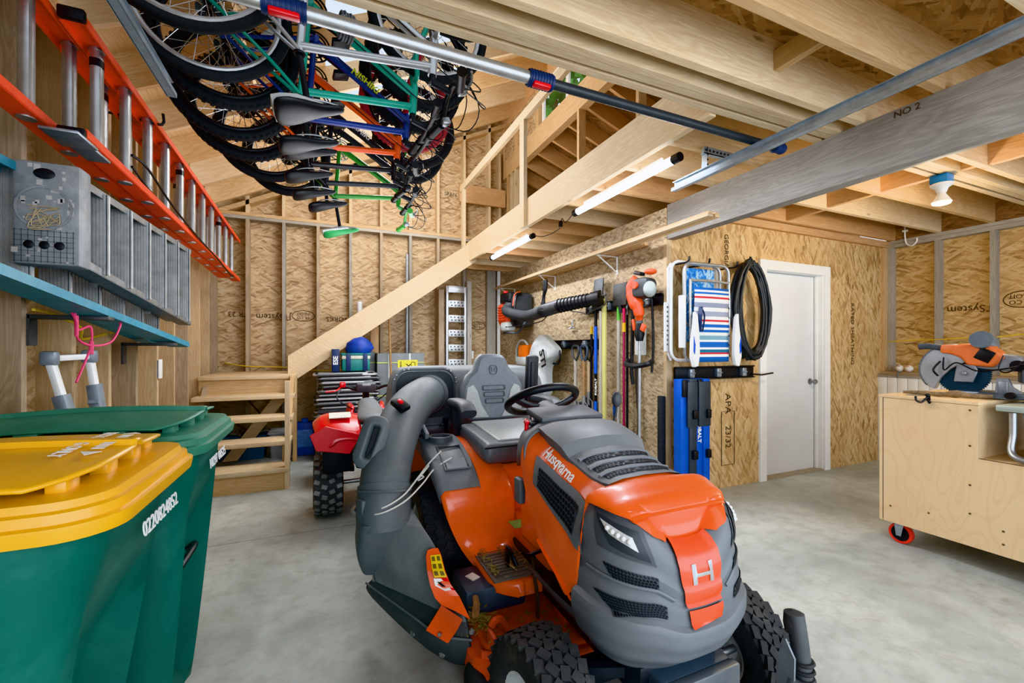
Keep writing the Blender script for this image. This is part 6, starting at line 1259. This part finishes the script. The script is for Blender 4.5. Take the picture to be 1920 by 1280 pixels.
m = M().cyl((BC.x-.03, BC.y-.36, BC.z+.045), (BC.x-.005, BC.y-.36, BC.z+.045), .04, 18).build('tilt_knob', BLACK, sw_)
M().bar((BC.x+.02, BC.y-.5, BC.z+.10), (BC.x+.05, BC.y-.62, BC.z+.15), .05, .05, bev=.012).build('rail_end', TGR, sw_)
M().prism([(BC.x-.02, BC.y-.24, .955), (BC.x-.02, BC.y-.38, .955), (BC.x-.02, BC.y-.38, 1.00), (BC.x-.02, BC.y-.33, 1.04), (BC.x-.02, BC.y-.31, 1.10), (BC.x-.02, BC.y-.25, 1.10)], (.03, 0, 0)).bx(BC.x-.025, BC.x-.02, BC.y-.31, BC.y-.26, .99, 1.08, .004).build('fence', AL2, sw_, bevel=.003)
M().box((BC.x+.05, BC.y-.33, .975), (.30, .62, .04), (0, 0, .0), .012).lathe([(0, 0), (.17, 0), (.17, .03), (.16, .036), (0, .036)], (BC.x+.05, BC.y-.25, .955), (0, 0, 1), 32).build('saw_base', TGR, sw_); M().cyl((BC.x-.12, BC.y-.36, .985), (BC.x-.16, BC.y-.36, .985), .025, 14).build('miter_knob', BLACK, sw_)
# table saw standing in the cutout
ts = thing('table_saw', 'compact table saw with a pale grey-green top sitting in the cart cutout', 'table saw', (3.75, .75, ZN))
M().bx(3.36, 4.1, .30, 1.105, .905, .94, .008).bx(3.42, 4.05, .36, 1.02, .87, .905, .004).build('table_top', pm('AEB9AF', .4, .2, .05, 14), ts)
M().tube(spline([(3.40, 1.05, .90), (3.40, 1.05, .78), (3.38, 1.05, .70), (3.36, 1.02, .665), (3.36, .92, .655), (3.36, .45, .655)], 6), .016, 10).build('frame', ALU, ts); M().cyl((4.0, 1.05, .87), (4.0, 1.05, .64), .016).build('leg', ALU, ts)
M().bx(3.44, 3.95, .42, .98, .665, .80, .012).bx(3.47, 3.9, .45, .96, .80, .86).build('body', BLACKPL, ts); M().bx(3.40, 3.46, .46, .97, .735, .815, .01).build('front_panel', pm('3B4348', .45), ts)
M().box((3.40, .90, .715), (.03, .075, .06), None, .008).box((3.385, .90, .735), (.02, .05, .02), None, .005).build('power_switch', RED, ts); M().box((3.40, .80, .79), (.012, .05, .02)).build('red_button', RED, ts)
M().torus((3.398, .925, .793), (1, 0, 0), .013, .0025, 20, 5).build('badge', STEEL, ts); M().cyl((3.40, .70, .74), (3.36, .70, .74), .05, 20).build('hand_wheel', BLACK, ts)
# baseballs on the sill
for px, py, lb in ((1686, 686, 'scuffed white baseball on the ledge, nearer the corner'), (1704, 687, 'white baseball with visible stitching beside the first, closer to the saw')):
    y = (2.61, 2.53)[px > 1700]; o = M().sph((5.735, y, 1.027), .037, (1, 1, 1), 20, 14).build('baseball', pm('E6E2D8', .6, 0, .08, 30)); tag(o, lb, 'baseball', 'baseballs on the ledge')
    ORG[o.name] = V(o.location); M().tube([V((5.735-.0375*math.cos(a)*.8, y+.0375*math.sin(a)*.9, 1.027+.028*math.cos(2*a))) for a in [2*PI*i/24 for i in range(24)]], .0016, 4, True).build('stitching', pm('A83A34', .6), o)
tag(M().tube(spline([(5.69, 2.585, .985), (5.685, 2.585, .99), (5.64, 2.585, .985), (5.636, 2.585, .95), (5.636, 2.585, .93)], 3), .007, 6).build('ledge_hook', GREYPL), 'grey hook hung over the ledge under the baseballs', 'hook')
m = M().tube(spline([(5.70, 2.56, 2.56), (5.70, 2.56, 2.44), (5.71, 2.55, 2.36), (5.70, 2.50, 2.33), (5.69, 2.46, 2.36), (5.69, 2.455, 2.40)], 5), .007, 8).box((5.70, 2.56, 2.50), (.02, .05, .02), None, .004)
tag(at and m.fn(lambda p: p+V((-.02, -.02, 0))).build('ceiling_hook', WHITE), 'white bike hook screwed into a joist at the right wall plate', 'hook')
# ================================================================== QUAD BIKE AND THINGS ALONG THE BACK WALL
QX, QY = .34, 3.55
q = thing('quad_bike', "small red quad bike with knobby tyres parked beyond the mower", 'quad bike', (QX, QY+.35, 0)); QR = pm('D9141C', .25, 0, .05, 6, 0, .6)
def qwheel(c, R, w):
    c = V(c); h = w/2; tr_ = M(); ty = M().lathe([(R*.52, -h*.85), (R*.6, -h), (R*.8, -h*1.02), (R*.92, -h*.9), (R*.955, -h*.6), (R*.96, 0), (R*.955, h*.6), (R*.92, h*.9), (R*.8, h*1.02), (R*.6, h), (R*.52, h*.85), (R*.52, -h*.85)], c, (1, 0, 0), 36)
    for i in range(18):
        for j in range(4):
            a = 2*PI*(i+.5*(j % 2))/18; xx = (j-1.5)*w*.25; dr = V((0, math.cos(a), math.sin(a))); tg = V((0, -math.sin(a), math.cos(a)))
            tr_.box(c+dr*R*(.97 if j in (1, 2) else .945)+V((xx, 0, 0)), (w*.20, R*.14, R*.07), Matrix((V((1, 0, 0)), tg, dr)).transposed() @ Matrix.Rotation(.35*(1 if j < 2 else -1), 3, 'Z'), R*.012, 1)
    o = ty.build('wheel', pm('4C4E4E', .75, 0, .2, 20, .2, 0, '8A877F', .5), q); tr_.build('tread_lugs', pm('8A8B88', .75, 0, .2, 20, .2), o); M().lathe([(0, -h*.3), (R*.3, -h*.4), (R*.5, -h*.8), (R*.54, -h*.8), (R*.54, h*.8), (R*.5, h*.8), (R*.3, h*.4), (0, h*.3)], c, (1, 0, 0), 24).build('rim', BLACK, o)
for s in (-1, 1): qwheel((QX+s*.32, QY, .22), .22, .20); qwheel((QX+s*.34, QY+.85, .20), .20, .16)
M().cyl((QX-.24, QY, .22), (QX+.24, QY, .22), .016).build('rear_axle', STEEL, q); M().bar((QX, QY-.02, .24), (QX, QY+.45, .34), .06, .05).bx(QX-.16, QX-.13, QY+.05, QY+.8, .28, .32).bx(QX+.13, QX+.16, QY+.05, QY+.8, .28, .32).build('swingarm', BLACK, q)
M().box((QX, QY+.38, .36), (.22, .30, .24), None, .03).build('engine', IRON, q)
m = M()
for i in range(9): m.torus((QX-.05, QY+.12, .30+.024*i), (0, .15, 1), .03, .006, 14, 6)
m.build('spring', QR, q); M().cyl((QX-.05, QY+.12, .26), (QX-.05, QY+.15, .55), .012).build('shock', STEEL, q)
for s in (-1, 1):
    rows = []
    for y, z, xi, xo in ((-.27, .57, .10, .30), (-.25, .64, .10, .39), (-.12, .715, .09, .43), (.04, .74, .09, .44), (.20, .715, .10, .42), (.28, .63, .12, .36), (.31, .56, .13, .30)):
        rows.append([V((QX+s*(xi+(xo-xi)*k), QY+y, z+.02*math.sin(PI*k)-(.05 if k == 1 else 0))) for k in (0, .3, .6, .85, 1)])
    M().grid(rows).build('rear_fender', QR, q, solid=.006, sub=1)
    rows = [[V((QX+s*(.10+.30*k), QY+.85+y, z+.03*math.sin(PI*k))) for k in (0, .35, .7, 1)] for y, z in ((-.24, .48), (-.1, .60), (.05, .62), (.2, .56), (.28, .46))]
    M().grid(rows).build('front_fender', QR, q, solid=.006, sub=1)
    M().prism([(QX+s*.14, QY+.30, .56), (QX+s*.14, QY+.60, .62), (QX+s*.12, QY+.62, .76), (QX+s*.10, QY+.46, .74)], (s*.04, 0, 0)).build('tank_cowl', QR, q, bevel=.012); M().prism([(QX+s*.185, QY+.33, .57), (QX+s*.185, QY+.5, .62), (QX+s*.17, QY+.4, .70)], (s*.004, 0, 0)).build('yellow_decal', pm('E7D24A', .4), q)
M().prism([(QX-.40, QY-.262, .53), (QX-.18, QY-.262, .49), (QX-.10, QY-.262, .62), (QX-.34, QY-.262, .70), (QX-.44, QY-.262, .64)], (0, .012, 0)).build('mud_flap', QR, q, bevel=.004)
M().bx(QX-.36, QX-.16, QY-.24, QY-.22, .36, .62, .005).build('inner_guard', BLACK, q); M().box((QX, QY-.255, .64), (.22, .02, .08), None, .01).build('tail_panel', QR, q); M().box((QX-.24, QY-.10, .748), (.15, .10, .006), (.25, .0, 0)).build('warning_decal', pm('E8E4D8', .5, 0, .3, 80), q)
M().loft([[V((QX+w*math.cos(a), QY+y, z+h*math.sin(a))) for a in [2*PI*i/16 for i in range(16)]] for y, w, z, h in ((-.20, .06, 0.710, .02), (-.17, .12, 0.715, .04), (.0, .125, 0.715, .05), (.2, .10, 0.725, .05), (.36, .085, 0.770, .06), (.5, .09, .745, .06), (.58, .05, .75, .03))]).build('seat', pm('6E7376', .5, 0, .08, 20), q, sub=1)
M().cyl((QX, QY+.66, .55), (QX, QY+.58, .86), .03).build('steering_stem', BLACK, q)
hb_ = M().tube(spline([(QX-.34, QY+.50, .90), (QX-.18, QY+.55, .905), (QX-.08, QY+.58, .87), (QX+.08, QY+.58, .87), (QX+.18, QY+.55, .905), (QX+.34, QY+.50, .90)], 4), .012, 8).build('handlebar', BLACK, q)
M().box((QX, QY+.56, .895), (.17, .07, .09), (.3, 0, 0), .02).build('handlebar_pad', DGREY, hb_); M().box((QX, QY+.522, .91), (.07, .006, .03), (.3, 0, 0), .002).build('pad_badge', LGREY, hb_)
for s in (-1, 1): M().cyl((QX+s*.24, QY+.53, .902), (QX+s*.36, QY+.495, .90), .019).build('grip', BLACK, hb_); M().tube(spline([(QX+s*.22, QY+.52, .90), (QX+s*.26, QY+.44, .88), (QX+s*.34, QY+.42, .875)], 4), .007, 6).build('brake_lever', BLACK if s > 0 else QR, hb_)
M().box((QX-.20, QY+.53, .925), (.05, .04, .05), None, .01).build('throttle_box', QR, hb_)
M().tube(spline([(QX-.2, QY+.52, .90), (QX-.25, QY+.4, .82), (QX-.1, QY+.45, .7)], 4), .005, 5).tube(spline([(QX+.2, QY+.52, .90), (QX+.15, QY+.35, .85), (QX+.05, QY+.5, .75)], 4), .005, 5).build('control_cable', BLACK, hb_)
# stack of flat folded frames
rr = random.Random(21); SXm = (.20, .92); z = .02; n_st = 21
fm = [pm('C9CBCB', .35, .6, .08, 20), pm('8F9395', .4, .4, .1, 20), pm('B3B6B8', .35, .6, .08, 20), pm('6B6F72', .5, .3, .1, 20)]
names = 'bottom second third fourth fifth sixth seventh eighth ninth tenth eleventh twelfth thirteenth fourteenth fifteenth sixteenth seventeenth eighteenth nineteenth twentieth top'.split()
src = None
for i in range(n_st):
    dx, dy = rr.uniform(-.03, .03), rr.uniform(-.04, .04); x0, x1, y0, y1 = -.09+dx, .58+dx, 5.20+dy, 5.72+dy
    t = thing('folding_chair', 'flat folded metal chair, '+names[i]+' of the grey stack behind the quad bike', 'folding chair', ((x0+x1)/2, 5.45, z), 'folded metal chairs in the stack'); m_ = fm[rr.randrange(4)]
    M().tube([((x0+x1)/2+p[0], (y0+y1)/2+p[1], z+.014) for p in rrect(x1-x0, y1-y0, .06, 3)], .012, 8, True).build('frame', m_, t); M().box(((x0+x1)/2-.03, (y0+y1)/2-.02, z+.030), ((x1-x0)*.78, (y1-y0)*.9, .014), (0, rr.uniform(-.015, .015), 0), .004).build('seat_panel', fm[rr.randrange(4)], t)
    M().cyl((x0+.03, y0-.01, z+.02), (x1-.25*rr.random(), y0-.015, z+.022), .011).build('leg', fm[rr.choice((0, 2, 3))], t)
    z += .0455
ZT = z
# cooler on top of the stack and a blue bag
ck = thing('cooler', 'green and white cooler with navy straps on top of the grey stack', 'cooler', (.33, 5.45, ZT)); cx_ = .33
M().box((cx_, 5.45, ZT+.075), (.31, .27, .14), None, .02).build('body', pm('2F7E78', .5), ck); M().box((cx_, 5.45, ZT+.165), (.315, .275, .05), None, .015).build('band', pm('DADCCB', .5), ck); M().box((cx_, 5.45, ZT+.20), (.33, .29, .025), None, .01).build('lid', pm('2F7E78', .5), ck)
for x in (-.085, .10): M().bx(cx_+x-.025, cx_+x+.025, 5.30, 5.313, ZT+.01, ZT+.21, .003).build('strap', NAVY, ck)
tag(M().loft([[V((cx_+.05+k*.15*math.cos(a), 5.46+k*.12*math.sin(a), ZT+.215+z)) for a in [2*PI*i/12 for i in range(12)]] for z, k in ((0, .9), (.05, 1.05), (.12, .9), (.17, .5), (.19, .1))]).fn(lambda p: p+V((.012*math.sin(p.z*60+p.x*30), 0, .008*math.sin(p.x*50)))).build('blue_bag', pm('1F3F9A', .5, 0, .2, 12)), 'crumpled blue bag lying on the green cooler', 'bag')
pk = thing('dark_box', 'dark box with white letters wedged left of the cooler under the stair stringer', 'box', (.10, 5.5, ZT)); bo = M().bx(.07, .15, 5.35, 5.6, ZT+.0, ZT+.26, .004).build('carton', NAVY, pk); M().text('ESE', .07, Matrix.Translation((.11, 5.348, ZT+.13)) @ (RB @ Euler((0, 0, PI/2)).to_matrix()).to_4x4(), .03).build('lettering', WHITE, bo)
# tile cartons leaning at the wall
for i, (xa, xb, y, lb) in enumerate(((.46, .605, 5.95, 'narrow grey carton upright at the left of the two strapped ones'), (.615, 1.225, 5.80, 'wide grey carton with yellow label and white straps upright behind the grass collector'))):
    t = thing('carton', lb, 'carton', ((xa+xb)/2, y, 0), 'grey cartons at the back wall'); o = M().bx(xa, xb, y, y+.3, 0, 1.20-.02*i, .008).build('box', pm('7D8284', .6, 0, .12, 6, .1), t)
    for z in (1.05, .62, .3): M().bx(xa-.003, xb+.003, y-.004, y, z, z+.012).build('strap', pm('C9CC62', .5), o)
    if i:
        for x in (xa+.14, xb-.2): M().bx(x, x+.018, y-.005, y, 0, 1.175).build('strap', WHITE, o)
        yl = M().bx(xa+.26, xa+.52, y-.007, y-.004, .85, 1.09).build('label', pm('E6DB3A', .5), o)
        M().text('DO NOT BEND', .03, Matrix.Translation((xa+.30, y-.008, .97)) @ (RB @ Euler((0, 0, PI/2)).to_matrix()).to_4x4(), .02).text('X', .09, Matrix.Translation((xa+.40, y-.008, 1.0)) @ RB.to_4x4(), .03).sweep([(xa+.46+p[0], y-.008, 1.0+p[1]) for p in rrect(.05, .12, .005, 1)], circ(.004, 4), None, True).build('label_print', BLACK, yl)
        M().text('TAMKO AIN', .06, Matrix.Translation((xa+.19, y-.006, .56)) @ (RB @ Euler((0, 0, PI/2)).to_matrix()).to_4x4(), .02).build('lettering', WHITE, o)
tag(M().cyl((.805, 5.72, .0), (.765, 5.78, 1.62), .014).build('broom_handle', WOODH), 'slim wooden handle standing in front of the grey cartons', 'handle')
tag(M().cyl((.43, 6.19, 0), (.43, 6.2, 1.88), .035, 14).build('plastic_pipe', pm('E3E6E8', .4)), 'thick white plastic pipe standing behind the cooler', 'pipe')
tag(M().cyl((1.06, 6.2, 0), (1.07, 6.22, 2.58), .022, 12).build('metal_pipe', pm('9EA4A8', .4, .4)), 'tall grey pipe leaning against the back wall above the stair', 'pipe')
tag(M().bx(.57, .68, 6.2, 6.24, 0, 1.55, .003).build('lumber', wood('warm', 'Z')), 'upright pine board between studs behind the cartons', 'lumber')
# perforated loading ramp
a0, a1 = at(838, 690, Y=6.12), at(872, 532, Y=6.12); rp_ = thing('loading_ramp', 'narrow aluminium loading ramp with perforated rungs standing at the back wall', 'ramp', ((a0.x+a1.x)/2, 6.12, 0)); zt_ = a1.z
for x in (a0.x, a1.x): M().bx(x-.018, x+.018, 6.09, 6.16, 0, zt_-.05, .003).build('rail', ALU, rp_)
z = zt_-.04; i = 0
while z > .2:
    hgt = .10; o = M().bx(a0.x+.018, a1.x-.018, 6.10, 6.12, z-hgt, z, .002).build('rung', ALU, rp_); m = M()
    if i:
        for r_ in range(2):
            for c_ in range(4): m.cyl((a0.x+.055+c_*(a1.x-a0.x-.11)/3+.012*(r_ % 2), 6.097, z-.03-.042*r_), (a0.x+.055+c_*(a1.x-a0.x-.11)/3+.012*(r_ % 2), 6.1, z-.03-.042*r_), .011, 10)
        m.build('rung_holes', BLACK, o)['kind'] = 'stuff'
    z -= .215; i += 1
tag(M().bx(a0.x-.12, a0.x-.04, 6.12, 6.26, 0, zt_-.1, .003).build('upright_board', wood('old', 'Z')), 'weathered board standing just left of the aluminium ramp', 'board'); tag(M().bx(a1.x+.04, a1.x+.11, 6.14, 6.26, 0, zt_+.05, .003).build('upright_board', wood('grey', 'Z')), 'grey board standing just right of the aluminium ramp', 'board')
p = at(884, 665, Y=6.25); sb = thing('outlet', 'white wall outlet low on the back wall beside the ramp', 'outlet', (p.x, 6.26, p.z-.06)); M().bx(p.x-.035, p.x+.035, 6.25, 6.262, p.z-.06, p.z+.06, .003).build('cover', WHITE, sb); M().bx(p.x-.03, p.x+.03, 6.262, 6.32, p.z-.05, p.z+.05).build('box', BLUE, sb)
# under the stairs
tt = thing('storage_tote', 'dark blue tote with its lid off under the stairs', 'tote', (-.80, 5.75, 0)); M().loft([[(-.86+p[0]*k, 5.75+p[1]*k, z) for p in rrect(.5, .4, .05, 3)] for z, k in ((0, .86), (.24, .97), (.25, 1.03), (.27, 1.03))]).build('body', pm('34506E', .5), tt)
m = M(); r2 = random.Random(2)
for i in range(12): a = V((-.86+r2.uniform(-.18, .18), 5.75+r2.uniform(-.15, .15), .275)); m.tube(spline([a, a+V((r2.uniform(-.1, .1), r2.uniform(-.1, .1), .03)), a+V((r2.uniform(-.15, .15), r2.uniform(-.1, .1), .0))], 4), .012, 6)
tag(m.build('rope_tangle', pm('8F8A7C', .8)), 'tangle of grey rope heaped in the dark blue tote', 'rope', None, 'stuff')
gt2 = thing('storage_bin', 'translucent pale grey bin under the stairs beside the blue tote', 'bin', (-.46, 5.7, 0)); M().loft([[(-.47+p[0]*k, 5.7+p[1]*k, z) for p in rrect(.24, .34, .04, 3)] for z, k in ((0, .9), (.27, 1))]).build('body', pm('B9BEC2', .5), gt2); M().bx(-.60, -.34, 5.52, 5.88, .27, .29, .006).build('lid', pm('C6CACC', .5), gt2)
jg = thing('blue_container', 'bright blue detergent container standing by the stair post', 'container', (-.22, 5.62, 0)); o = M().box((-.22, 5.62, .19), (.20, .16, .38), None, .02).build('body', pm('1C3FA8', .4), jg); M().bx(-.30, -.14, 5.537, 5.54, .10, .30, .002).build('label', pm('6F93D8', .5, 0, .3, 40), o); M().cyl((-.22, 5.62, .38), (-.22, 5.62, .42), .035).build('cap', BLUE, jg)
for i, (xa, za, xb, zb, lb) in enumerate(((-.95, .78, -.62, .45, 'rusty iron rod leaning under the upper treads'), (-1.12, .50, -.76, .30, 'dark iron bar leaning low behind the stair treads'))): tag(M().cyl((xa, 5.9, za), (xb, 5.55, zb), .012, 8).build('iron_rod', pm('5A4032', .7, .3)), lb, 'rod')
m = M(); r2 = random.Random(9); 
for i in range(9): a = V((.02+r2.uniform(-.06, .06), 4.95, .02+.03*i)); m.tube(spline([a, a+V((r2.uniform(-.08, .08), .03, .05)), a+V((r2.uniform(-.08, .08), -.02, .12))], 4), .010, 6)
tag(m.build('cord_bundle', pm('3E4440', .7)), 'dark bundle of cords heaped on the floor beside the stair post', 'cord')
# ------------------------------------------------------------------ view
sc.view_settings.view_transform = 'Khronos PBR Neutral'; sc.view_settings.exposure = .5
try:
    sc.cycles.use_denoising = True; sc.cycles.max_bounces = 7; sc.cycles.diffuse_bounces = 4; sc.cycles.transparent_max_bounces = 12; sc.cycles.caustics_reflective = False; sc.cycles.caustics_refractive = False
    sc.cycles.use_adaptive_sampling = True; sc.cycles.adaptive_threshold = .02; sc.cycles.sample_clamp_indirect = 8
except Exception: pass

try:
    sc.view_settings.use_white_balance = True; sc.view_settings.white_balance_temperature = 5850; sc.view_settings.white_balance_tint = 10
except Exception: pass
